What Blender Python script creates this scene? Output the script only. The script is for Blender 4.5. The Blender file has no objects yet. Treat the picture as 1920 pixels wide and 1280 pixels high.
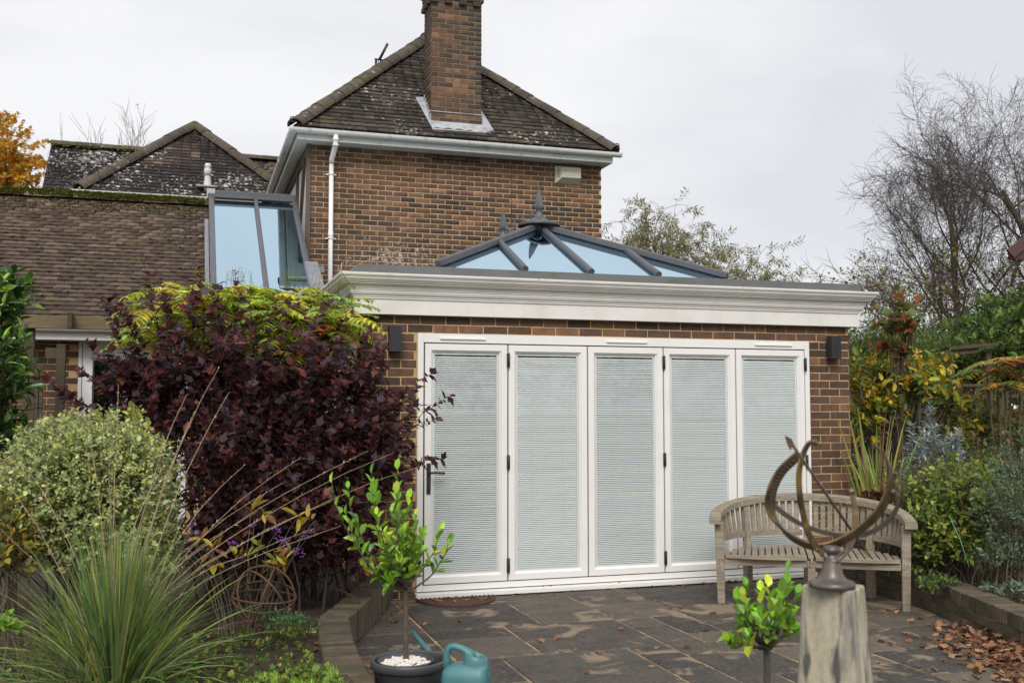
import bpy, math, random
import numpy as np
from mathutils import Vector, Matrix

R = random.Random(7)
NR = np.random.RandomState(11)
SC = bpy.context.scene
COL = SC.collection
rad = math.radians

# ------------------------------------------------------------------ camera
FPX, CX, CY, CAMH = 1931.0, 960.0, 640.0, 1.617
PITCH, YAW = math.atan(123 / FPX), rad(-17.4)
cam = bpy.data.cameras.new('camera')
cam.sensor_width = 36.0
cam.lens = 36.0 * FPX / 1920.0
cam.clip_start, cam.clip_end = 0.05, 2000.0
cam.dof.use_dof = True
cam.dof.focus_distance = 9.3
cam.dof.aperture_fstop = 4.5
camo = bpy.data.objects.new('camera', cam)
camo.location = (0, 0, CAMH)
camo.rotation_euler = (math.pi / 2 + PITCH, 0, YAW)
COL.objects.link(camo)
SC.camera = camo

# ------------------------------------------------------------------ sky and sun (overcast)
SUN_EL, SUN_AZ = rad(42), rad(200)          # azimuth clockwise from +Y
world = bpy.data.worlds.new('World')
SC.world = world
world.use_nodes = True
wt = world.node_tree
wt.nodes.clear()
w_out = wt.nodes.new('ShaderNodeOutputWorld')
w_bg = wt.nodes.new('ShaderNodeBackground')
w_bg.inputs['Strength'].default_value = 0.076
w_sky = wt.nodes.new('ShaderNodeTexSky')
w_sky.sky_type = 'NISHITA'
w_sky.sun_disc = False
w_sky.sun_elevation = SUN_EL
w_sky.sun_rotation = SUN_AZ
w_tc = wt.nodes.new('ShaderNodeTexCoord')
w_map = wt.nodes.new('ShaderNodeMapping')
w_map.inputs['Scale'].default_value = (1.0, 1.0, 2.6)
w_n = wt.nodes.new('ShaderNodeTexNoise')
w_n.inputs['Scale'].default_value = 2.3
w_n.inputs['Detail'].default_value = 5.0
w_n.inputs['Roughness'].default_value = 0.5
w_n.inputs['Distortion'].default_value = 0.35
w_r = wt.nodes.new('ShaderNodeValToRGB')
w_r.color_ramp.elements[0].position = 0.36
w_r.color_ramp.elements[0].color = (5.75, 5.87, 6.22, 1)
w_r.color_ramp.elements[1].position = 0.60
w_r.color_ramp.elements[1].color = (7.2, 7.2, 7.3, 1)
w_mix = wt.nodes.new('ShaderNodeMix')
w_mix.data_type = 'RGBA'
w_mix.inputs['Factor'].default_value = 0.96
L = wt.links.new
L(w_tc.outputs['Generated'], w_map.inputs['Vector'])
L(w_map.outputs['Vector'], w_n.inputs['Vector'])
L(w_n.outputs['Fac'], w_r.inputs['Fac'])
L(w_sky.outputs['Color'], w_mix.inputs[6])
L(w_r.outputs['Color'], w_mix.inputs[7])
L(w_mix.outputs[2], w_bg.inputs['Color'])
L(w_bg.outputs[0], w_out.inputs['Surface'])

sun = bpy.data.lights.new('sun', 'SUN')
sun.energy = 1.5
sun.angle = rad(28)
sun.color = (1.0, 0.965, 0.92)
suno = bpy.data.objects.new('sun', sun)
sd = Vector((math.sin(SUN_AZ) * math.cos(SUN_EL), math.cos(SUN_AZ) * math.cos(SUN_EL), math.sin(SUN_EL)))
suno.rotation_euler = sd.to_track_quat('Z', 'Y').to_euler()
suno.location = (0, 0, 30)
COL.objects.link(suno)
SC.view_settings.view_transform = 'Standard'
SC.view_settings.look = 'None'
SC.view_settings.gamma = 1.0
SC.view_settings.exposure = 0.80
SC.view_settings.use_curve_mapping = False
SC.cycles.max_bounces = 8
SC.cycles.transparent_max_bounces = 12

# ------------------------------------------------------------------ survey helpers: a sight line of the photo turned into a place
_f = np.array([math.sin(-YAW) * math.cos(PITCH), math.cos(-YAW) * math.cos(PITCH), math.sin(PITCH)])
_r = np.array([math.cos(-YAW), -math.sin(-YAW), 0.0])
_u = np.cross(_r, _f)
_c = np.array([0, 0, CAMH])
def ray(x, y): return _f + _r * (x - CX) / FPX - _u * (y - CY) / FPX
def onY(x, y, Y): d = ray(x, y); return _c + d * (Y / d[1])
def onX(x, y, X): d = ray(x, y); return _c + d * (X / d[0])
def onZ(x, y, Z=0.0): d = ray(x, y); return _c + d * ((Z - CAMH) / d[2])
def at(x, y, D): return _c + ray(x, y) * D
def seen(p):
    v = np.asarray(p, float) - _c
    z = v @ _f
    if z < 0.3: return 0.0
    x, y = CX + FPX * (v @ _r) / z, CY - FPX * (v @ _u) / z
    return (1.0 if (-10 < x < 1930 and -10 < y < 1290) else 0.01) / z

# ------------------------------------------------------------------ materials
MATS = {}
def newmat(name):
    m = bpy.data.materials.new(name)
    m.use_nodes = True
    nt = m.node_tree
    b = nt.nodes['Principled BSDF']
    MATS[name] = m
    return m, nt, b
def N(nt, t, **kw):
    n = nt.nodes.new(t)
    for k, v in kw.items():
        if k in n.inputs: n.inputs[k].default_value = v
        else: setattr(n, k, v)
    return n
def pos(nt, scale=(1, 1, 1), coord='W'):
    if coord == 'W':
        g = nt.nodes.new('ShaderNodeNewGeometry'); o = g.outputs['Position']
    else:
        g = nt.nodes.new('ShaderNodeTexCoord'); o = g.outputs['Object']
    mp = nt.nodes.new('ShaderNodeMapping')
    mp.inputs['Scale'].default_value = scale
    nt.links.new(o, mp.inputs['Vector'])
    return mp.outputs['Vector']
def noise(nt, vec, scale, detail=4, rough=.55, dist=0.0):
    n = N(nt, 'ShaderNodeTexNoise')
    n.inputs['Scale'].default_value = scale
    n.inputs['Detail'].default_value = detail
    n.inputs['Roughness'].default_value = rough
    n.inputs['Distortion'].default_value = dist
    nt.links.new(vec, n.inputs['Vector'])
    return n.outputs['Fac']
def ramp(nt, fac, stops, interp='LINEAR'):
    r = nt.nodes.new('ShaderNodeValToRGB')
    cr = r.color_ramp
    cr.interpolation = interp
    while len(cr.elements) < len(stops): cr.elements.new(0.5)
    for e, (p, c) in zip(cr.elements, stops):
        e.position = p
        e.color = (c, c, c, 1) if not hasattr(c, '__len__') else (*c[:3], 1)
    nt.links.new(fac, r.inputs['Fac'])
    return r.outputs['Color']
def mix(nt, fac, a, b, mode='MIX'):
    m = nt.nodes.new('ShaderNodeMix')
    m.data_type = 'RGBA'
    m.blend_type = mode
    for s, v in ((m.inputs['Factor'], fac), (m.inputs[6], a), (m.inputs[7], b)):
        if isinstance(v, (int, float)): s.default_value = v
        elif isinstance(v, (tuple, list)): s.default_value = (*v[:3], 1)
        else: nt.links.new(v, s)
    return m.outputs[2]
def math_(nt, op, a, b=None):
    m = nt.nodes.new('ShaderNodeMath'); m.operation = op
    for s, v in zip(m.inputs, (a, b)):
        if v is None: continue
        if isinstance(v, (int, float)): s.default_value = v
        else: nt.links.new(v, s)
    return m.outputs[0]
def bump(nt, b, h, strength=.3, dist=.01):
    n = nt.nodes.new('ShaderNodeBump')
    n.inputs['Strength'].default_value = strength
    n.inputs['Distance'].default_value = dist
    nt.links.new(h, n.inputs['Height'])
    nt.links.new(n.outputs['Normal'], b.inputs['Normal'])
def tone(nt):
    a = N(nt, 'ShaderNodeAttribute', attribute_type='OBJECT', attribute_name='tone')
    g = N(nt, 'ShaderNodeAttribute', attribute_type='GEOMETRY', attribute_name='tone')
    return math_(nt, 'ADD', a.outputs['Fac'], g.outputs['Fac'])
def simple(name, col, rough=.6, var=.12, scale=6, bmp=.0, bscale=60, metal=0., spec=.5, dirt=None, dscale=3, dth=(.5, .7), coat=0):
    m, nt, b = newmat(name)
    v = pos(nt)
    n1 = noise(nt, v, scale, 5, .6)
    c = mix(nt, ramp(nt, n1, [(.25, 0), (.75, 1)]), tuple(x * (1 - var) for x in col), tuple(min(1, x * (1 + var)) for x in col))
    if dirt:
        n2 = noise(nt, v, dscale, 6, .65, .4)
        c = mix(nt, ramp(nt, n2, [(dth[0], 0), (dth[1], 1)]), c, dirt)
    nt.links.new(c, b.inputs['Base Color'])
    b.inputs['Roughness'].default_value = rough
    b.inputs['Metallic'].default_value = metal
    b.inputs['Specular IOR Level'].default_value = spec
    if coat: b.inputs['Coat Weight'].default_value = coat
    if bmp: bump(nt, b, noise(nt, v, bscale, 4, .6), bmp, .004)
    return m

def brick_mat(name, stops, speck=.35, moss=None, efflo=None, grime=None):
    m, nt, b = newmat(name)
    v = pos(nt)
    c = ramp(nt, tone(nt), stops, 'LINEAR')
    n1 = noise(nt, v, 9, 5, .7)
    c = mix(nt, .75, c, ramp(nt, n1, [(.3, .62), (.7, 1.28)]), 'MULTIPLY')
    n2 = noise(nt, v, 120, 3, .7)
    c = mix(nt, ramp(nt, n2, [(.55, 0), (.75, speck)]), c, (.03, .022, .02))
    n2b = noise(nt, pos(nt, (1, 1, 1.7)), 55, 4, .7)
    c = mix(nt, ramp(nt, n2b, [(.58, 0), (.72, .35)]), c, (.38, .25, .16))
    if efflo:
        (cx, cy, cz, rx, rz, s) = efflo
        g = nt.nodes.new('ShaderNodeNewGeometry')
        sub = nt.nodes.new('ShaderNodeVectorMath'); sub.operation = 'SUBTRACT'; sub.inputs[1].default_value = (cx, cy, cz)
        nt.links.new(g.outputs['Position'], sub.inputs[0])
        dv = nt.nodes.new('ShaderNodeVectorMath'); dv.operation = 'MULTIPLY'; dv.inputs[1].default_value = (1 / rx, .2, 1 / rz)
        nt.links.new(sub.outputs[0], dv.inputs[0])
        ln = nt.nodes.new('ShaderNodeVectorMath'); ln.operation = 'LENGTH'
        nt.links.new(dv.outputs[0], ln.inputs[0])
        n3 = noise(nt, v, 22, 5, .75)
        f = math_(nt, 'SUBTRACT', n3, math_(nt, 'MULTIPLY', ln.outputs['Value'], .16))
        c = mix(nt, ramp(nt, f, [(.44, 0), (.58, s)]), c, (.6, .53, .45))
    st_ = noise(nt, pos(nt, (5, 5, .55)), 1.6, 4, .6)
    c = mix(nt, ramp(nt, st_, [(.52, 0), (.68, .45)]), c, (.055, .045, .036))
    if grime:
        n4 = noise(nt, v, 2.2, 5, .6)
        c = mix(nt, ramp(nt, n4, [(.42, 0), (.62, .6)]), c, grime)
    if moss:
        n5 = noise(nt, v, 7, 6, .7)
        c = mix(nt, ramp(nt, n5, [(.5, 0), (.62, .7)]), c, moss)
    nt.links.new(c, b.inputs['Base Color'])
    b.inputs['Roughness'].default_value = .88
    b.inputs['Specular IOR Level'].default_value = .25
    bump(nt, b, noise(nt, v, 90, 5, .75), .55, .004)
    return m
brick_mat('brick_orangery', [(0, (.048, .036, .038)), (.35, (.074, .048, .046)), (.6, (.102, .056, .046)), (.74, (.112, .068, .052)), (.86, (.27, .095, .062)), (1, (.30, .13, .085))], .5)
brick_mat('brick_house', [(0, (.062, .046, .040)), (.2, (.108, .066, .046)), (.7, (.148, .084, .055)), (.9, (.205, .108, .064)), (1, (.265, .145, .088))], .45,
          efflo=(2.9, 14.8, 3.75, 1.0, .45, .75))
brick_mat('brick_chimney', [(0, (.060, .048, .041)), (.5, (.088, .066, .052)), (1, (.125, .088, .064))], .5, grime=(.06, .05, .042))
brick_mat('brick_garden', [(0, (.06, .050, .040)), (.5, (.105, .082, .058)), (1, (.16, .115, .08))], .5, moss=(.075, .085, .03), grime=(.07, .065, .05))
simple('mortar_sand', (.50, .33, .165), .95, .18, 14, .5, 140, dirt=(.40, .24, .11), dscale=3)
simple('mortar_house', (.50, .35, .20), .95, .22, 6, .4, 100, dirt=(.42, .25, .12), dscale=1.5)
simple('mortar_grey', (.22, .175, .115), .95, .2, 10, .4, 100)

def tile_mat(name, stops, lichen=.5, lth=.62, moss=.5, mossth=.56, mosscol=(.10, .11, .02)):
    m, nt, b = newmat(name)
    v = pos(nt)
    c = ramp(nt, tone(nt), stops)
    c = mix(nt, .8, c, ramp(nt, noise(nt, v, 14, 5, .7), [(.3, .6), (.7, 1.3)]), 'MULTIPLY')
    big = noise(nt, v, .9, 3, .5)
    for sc_, keep, col_, st_ in ((13.0, .60, (.56, .54, .50), .9), (27.0, .56, (.50, .48, .43), .8)):
        dn = nt.nodes.new('ShaderNodeTexNoise'); dn.inputs['Scale'].default_value = sc_ * 2.2; dn.inputs['Detail'].default_value = 3
        nt.links.new(v, dn.inputs['Vector'])
        ad = nt.nodes.new('ShaderNodeVectorMath'); ad.operation = 'MULTIPLY_ADD'; ad.inputs[1].default_value = (.09, .09, .05)
        nt.links.new(dn.outputs['Color'], ad.inputs[0]); nt.links.new(v, ad.inputs[2])
        vo = nt.nodes.new('ShaderNodeTexVoronoi'); vo.inputs['Scale'].default_value = sc_
        nt.links.new(ad.outputs[0], vo.inputs['Vector'])
        rnd = N(nt, 'ShaderNodeSeparateColor'); nt.links.new(vo.outputs['Color'], rnd.inputs[0])
        thr = math_(nt, 'MULTIPLY', math_(nt, 'SUBTRACT', math_(nt, 'ADD', rnd.outputs[0], math_(nt, 'MULTIPLY', math_(nt, 'SUBTRACT', big, .5), 1.6)), keep + (lth - .62) * 2), .95)
        spot = math_(nt, 'SUBTRACT', thr, vo.outputs['Distance'])
        c = mix(nt, ramp(nt, spot, [(-.02, 0), (.10, lichen * st_)]), c, col_)
    n3 = noise(nt, v, 4.5, 6, .72)
    c = mix(nt, ramp(nt, n3, [(mossth, 0), (mossth + .07, moss)]), c, mosscol)
    nt.links.new(c, b.inputs['Base Color'])
    b.inputs['Roughness'].default_value = .92
    b.inputs['Specular IOR Level'].default_value = .2
    bump(nt, b, noise(nt, v, 70, 5, .7), .5, .005)
    return m
tile_mat('tile_main', [(0, (.030, .025, .023)), (.5, (.052, .042, .035)), (1, (.09, .072, .055))], .9, .665, .45, .58)
tile_mat('tile_rear', [(0, (.026, .022, .022)), (.6, (.046, .036, .034)), (.85, (.09, .062, .048)), (1, (.17, .125, .09))], .95, .585, .35, .62)
tile_mat('tile_low', [(0, (.060, .043, .034)), (.5, (.100, .070, .054)), (.85, (.15, .11, .085)), (1, (.23, .18, .135))], .5, .73, .75, .585, (.085, .10, .018))
tile_mat('ridge_clay', [(0, (.068, .056, .046)), (1, (.11, .09, .07))], .5, .68, .6, .55)
m, nt, b = newmat('moss')
v = pos(nt)
c = ramp(nt, noise(nt, v, 18, 5, .7), [(.3, (.10, .09, .035)), (.5, (.21, .23, .03)), (.7, (.34, .38, .05))])
nt.links.new(c, b.inputs['Base Color']); b.inputs['Roughness'].default_value = 1
bump(nt, b, noise(nt, v, 60, 5, .7), 1, .02)

simple('lead', (.40, .41, .43), .55, .22, 9, .3, 30, metal=.0, dirt=(.24, .24, .26), dscale=6)
simple('white_upvc', (.80, .785, .755), .32, .02, 2, 0, dirt=(.72, .70, .66), dscale=1.5, dth=(.5, .9))
simple('white_upvc_dirty', (.66, .65, .615), .45, .06, 9, .1, 30, dirt=(.30, .29, .26), dscale=8, dth=(.55, .75))
m = simple('cornice_white', (.74, .715, .68), .45, .02, 3, 0, dirt=(.58, .55, .50), dscale=2.6, dth=(.45, .85))
nt = m.node_tree; b = nt.nodes['Principled BSDF']; src = b.inputs['Base Color'].links[0].from_socket
nt.links.new(mix(nt, ramp(nt, noise(nt, pos(nt, (14, 14, .7)), 1.3, 4, .65), [(.56, 0), (.76, .22)]), src, (.50, .48, .42)), b.inputs['Base Color'])
simple('black_gasket', (.03, .028, .028), .6, .1)
simple('hinge_dark', (.045, .04, .05), .4, .15, 20, metal=.4)
simple('grey_coated', (.085, .088, .098), .42, .08, 8, .05, 90, dirt=(.13, .12, .12), dscale=5, dth=(.5, .8))
simple('lamp_graphite', (.028, .03, .034), .55, .1, 8, .1, 200)
simple('flashing_grey', (.115, .118, .12), .6, .18, 5, .15, 40, dirt=(.09, .10, .05), dscale=2.3, dth=(.52, .66))
simple('render_white', (.70, .69, .68), .9, .06, 3, .3, 60)
simple('timber_brown', (.11, .08, .06), .8, .2, 12, .3, 50)
simple('cream_plastic', (.62, .57, .42), .4, .04, 4)
simple('alarm_under_shade', (.36, .33, .24), .5, .05)  # the cover's cream darkened, shade painted into the colour
simple('green_print', (.10, .50, .30), .5, .03)
simple('lead_dark', (.20, .205, .22), .6, .2, 9, .3, 30)
simple('flue_white', (.62, .62, .60), .5, .06, 8)
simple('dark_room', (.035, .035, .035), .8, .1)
simple('aerial_metal', (.06, .058, .055), .5, .2, metal=.5)
simple('soil', (.030, .021, .015), .95, .5, 22, 1.0, 45, dirt=(.075, .045, .026), dscale=17, dth=(.45, .62))
simple('pot_plastic', (.060, .060, .066), .42, .12, 6, .15, 120, dirt=(.085, .078, .07), dscale=9, dth=(.5, .8))
simple('can_teal', (.060, .185, .20), .42, .10, 5, .25, 180, dirt=(.13, .20, .19), dscale=14, dth=(.52, .75))
simple('rusty_iron', (.10, .055, .035), .75, .35, 25, .3, 90, metal=.25)
simple('string_grey', (.4, .38, .33), .8, .1)
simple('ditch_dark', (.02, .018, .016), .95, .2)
simple('coir_mat', (.085, .042, .03), .95, .4, 60, .9, 120)
simple('green_wire', (.10, .25, .14), .5, .1)
simple('maroon_board', (.08, .03, .03), .6, .2)
simple('pebble_white', (.68, .64, .57), .6, .15, 40, .2, 90)

# weathered teak and fence wood (grain stretched along each piece's own long axis)
def wood(name, a, bb, rough=.85, gs=(2, 26, 26), green=None, bm=.35, coord='O'):
    m, nt, b = newmat(name)
    v = pos(nt, gs, coord)
    n = noise(nt, v, 1.6, 6, .65, .3)
    c = mix(nt, ramp(nt, n, [(.3, 0), (.7, 1)]), a, bb)
    c = mix(nt, .6, c, ramp(nt, noise(nt, pos(nt, (1, 1, 1)), 7, 4, .6), [(.3, .7), (.7, 1.2)]), 'MULTIPLY')
    sp = noise(nt, pos(nt), 95, 3, .7)
    c = mix(nt, ramp(nt, sp, [(.6, 0), (.7, .5)]), c, tuple(x * .45 for x in a))
    if green:
        c = mix(nt, ramp(nt, noise(nt, pos(nt), 3.5, 5, .7), [(.48, 0), (.65, .6)]), c, green)
    nt.links.new(c, b.inputs['Base Color'])
    b.inputs['Roughness'].default_value = rough
    b.inputs['Specular IOR Level'].default_value = .25
    bump(nt, b, n, bm, .004)
    return m
wood('teak_grey', (.19, .155, .112), (.37, .32, .245), .8)
wood('fence_wood', (.060, .046, .032), (.105, .082, .058), .9, green=(.075, .075, .035))
wood('pergola_wood', (.12, .088, .05), (.22, .17, .10), .9, green=(.12, .115, .06))

# stone slabs
m, nt, b = newmat('slab_stone')
v = pos(nt)
t = tone(nt)
c = ramp(nt, t, [(0, (.038, .034, .032)), (.35, (.056, .049, .044)), (.65, (.086, .072, .058)), (1, (.13, .105, .078))])
c = mix(nt, .8, c, ramp(nt, noise(nt, v, 3.2, 6, .7), [(.28, .6), (.72, 1.5)]), 'MULTIPLY')
pv_ = nt.nodes.new('ShaderNodeVectorMath'); pv_.operation = 'MULTIPLY_ADD'; pv_.inputs[1].default_value = (17, 11, 5)
cb = nt.nodes.new('ShaderNodeCombineXYZ')
for q_ in range(3): nt.links.new(t, cb.inputs[q_])
nt.links.new(cb.outputs[0], pv_.inputs[0]); nt.links.new(pos(nt, (1, 1.2, 1)), pv_.inputs[2])
n = noise(nt, pv_.outputs[0], 2.3, 6, .60, 1.0)
n_ = noise(nt, v, 1.0, 2, .5)
f = math_(nt, 'ADD', n, math_(nt, 'MULTIPLY', math_(nt, 'SUBTRACT', n_, .5), .55))
c = mix(nt, ramp(nt, f, [(.575, 0), (.60, .3), (.64, .7), (.72, .9)]), c, (.29, .215, .145))
c = mix(nt, ramp(nt, noise(nt, v, 34, 4, .75), [(.50, 0), (.68, .6)]), c, (.19, .16, .115))
c = mix(nt, ramp(nt, noise(nt, v, 5.5, 5, .7), [(.6, 0), (.72, .45)]), c, (.02, .019, .018))
nt.links.new(c, b.inputs['Base Color'])
nt.links.new(ramp(nt, noise(nt, v, 6, 4, .6), [(.3, .5), (.7, .8)]), b.inputs['Roughness'])
b.inputs['Specular IOR Level'].default_value = .3
bump(nt, b, math_(nt, 'ADD', math_(nt, 'MULTIPLY', ramp(nt, f, [(.57, 1), (.61, 0)]), .35), noise(nt, v, 26, 6, .7)), .5, .006)
m, nt, b = newmat('joint_mortar')
v = pos(nt)
c = ramp(nt, noise(nt, v, 5, 5, .75), [(.34, (.08, .065, .045)), (.50, (.24, .18, .10)), (.64, (.46, .35, .21))])
nt.links.new(c, b.inputs['Base Color']); b.inputs['Roughness'].default_value = .95
bump(nt, b, noise(nt, v, 80, 4, .7), .5, .006)

# streaked pedestal stone
m, nt, b = newmat('pedestal_stone')
v = pos(nt, (1, 1, .22))
c = ramp(nt, noise(nt, v, 16, 6, .6, .2), [(.30, (.09, .09, .09)), (.40, (.28, .255, .21)), (.55, (.46, .40, .30)), (.75, (.52, .47, .38))])
c = mix(nt, ramp(nt, noise(nt, pos(nt, (1, 1, .5)), 5, 4, .6), [(.5, 0), (.7, .5)]), c, (.27, .25, .10))
c = mix(nt, ramp(nt, noise(nt, pos(nt, (1, 1, .2)), 21, 3, .5), [(.57, 0), (.66, .9)]), c, (.06, .063, .07))
c = mix(nt, .5, c, ramp(nt, noise(nt, pos(nt), 55, 5, .7), [(.3, .7), (.7, 1.25)]), 'MULTIPLY')
nt.links.new(c, b.inputs['Base Color']); b.inputs['Roughness'].default_value = .85
bump(nt, b, noise(nt, pos(nt), 90, 5, .7), .4, .003)
# aged bronze
m, nt, b = newmat('aged_bronze')
v = pos(nt)
c = ramp(nt, noise(nt, v, 13, 5, .65), [(.34, (.085, .062, .05)), (.5, (.17, .12, .07)), (.62, (.38, .23, .08))])
nt.links.new(c, b.inputs['Base Color']); b.inputs['Roughness'].default_value = .45; b.inputs['Metallic'].default_value = .55
bump(nt, b, noise(nt, v, 140, 4, .7), .4, .002)
simple('dark_bronze', (.15, .12, .105), .40, .3, 16, .2, 90, metal=.45, dirt=(.09, .085, .10), dscale=12)

# glass: coated roof glass and clear door glass, both real panes
def glass(name, tint, refl, mincoat, body, rough=.0):
    m, nt, b = newmat(name)
    nt.nodes.remove(b)
    out = nt.nodes['Material Output']
    gl = N(nt, 'ShaderNodeBsdfGlossy'); gl.inputs['Color'].default_value = (*refl, 1); gl.inputs['Roughness'].default_value = rough
    tr = N(nt, 'ShaderNodeBsdfTransparent'); tr.inputs['Color'].default_value = (*body, 1)
    fr = N(nt, 'ShaderNodeLayerWeight'); fr.inputs['Blend'].default_value = .5
    f = math_(nt, 'ADD', math_(nt, 'MULTIPLY', math_(nt, 'POWER', fr.outputs['Facing'], 5.0), 1 - mincoat), mincoat)
    ms = N(nt, 'ShaderNodeMixShader')
    nt.links.new(f, ms.inputs[0]); nt.links.new(tr.outputs[0], ms.inputs[1]); nt.links.new(gl.outputs[0], ms.inputs[2])
    nt.links.new(ms.outputs[0], out.inputs['Surface'])
    return m
glass('glass_solar', None, (.62, .815, .955), .82, (.10, .20, .20))
glass('glass_clear', None, (.90, .95, 1.0), .035, (.95, .965, .965))
glass('glass_window', None, (.8, .88, 1.0), .22, (.35, .40, .42))

m, nt, b = newmat('blind_slat')
b.inputs['Base Color'].default_value = (.77, .775, .76, 1); b.inputs['Roughness'].default_value = .5

def leafmat(name, trans=.3, rough=.5, var=.35, spec=.35):
    m, nt, b = newmat(name)
    a = N(nt, 'ShaderNodeAttribute', attribute_type='GEOMETRY', attribute_name='col')
    ao = N(nt, 'ShaderNodeAttribute', attribute_type='OBJECT', attribute_name='leafcol')
    base = mix(nt, 1.0, a.outputs['Color'], ao.outputs['Color'], 'ADD')
    c = mix(nt, .8, base, ramp(nt, noise(nt, pos(nt), 30, 3, .6), [(.3, 1 - var), (.7, 1 + var)]), 'MULTIPLY')
    c = mix(nt, ramp(nt, noise(nt, pos(nt), 75, 3, .6), [(.62, 0), (.70, .45)]), c, (.16, .10, .04))
    nt.links.new(c, b.inputs['Base Color'])
    b.inputs['Roughness'].default_value = rough
    b.inputs['Specular IOR Level'].default_value = spec
    t = N(nt, 'ShaderNodeBsdfTranslucent')
    nt.links.new(c, t.inputs['Color'])
    ms = N(nt, 'ShaderNodeMixShader'); ms.inputs[0].default_value = trans
    nt.links.new(b.outputs[0], ms.inputs[1]); nt.links.new(t.outputs[0], ms.inputs[2])
    nt.links.new(ms.outputs[0], nt.nodes['Material Output'].inputs['Surface'])
    return m
leafmat('leaf', .42, .50)
leafmat('leaf_glossy', .2, .28, .25, .5)
leafmat('leaf_dry', .15, .8, .3, .2)
leafmat('blade', .25, .5, .2)
simple('bark_brown', (.10, .075, .055), .9, .35, 14, .6, 60, dirt=(.09, .10, .05), dscale=6)
simple('bark_birch', (.095, .07, .052), .9, .3, 5, .3, 40, dirt=(.07, .07, .035), dscale=4)
simple('twig_purple', (.085, .062, .054), .9, .2)
simple('twig_dark', (.045, .028, .024), .9, .3)
m, nt, b = newmat('grass_ground')
v = pos(nt)
c = ramp(nt, noise(nt, v, 6, 6, .7), [(.3, (.035, .045, .015)), (.5, (.06, .085, .022)), (.7, (.10, .115, .035))])
nt.links.new(c, b.inputs['Base Color']); b.inputs['Roughness'].default_value = 1
bump(nt, b, noise(nt, v, 50, 5, .7), 1, .03)
M = MATS

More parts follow.
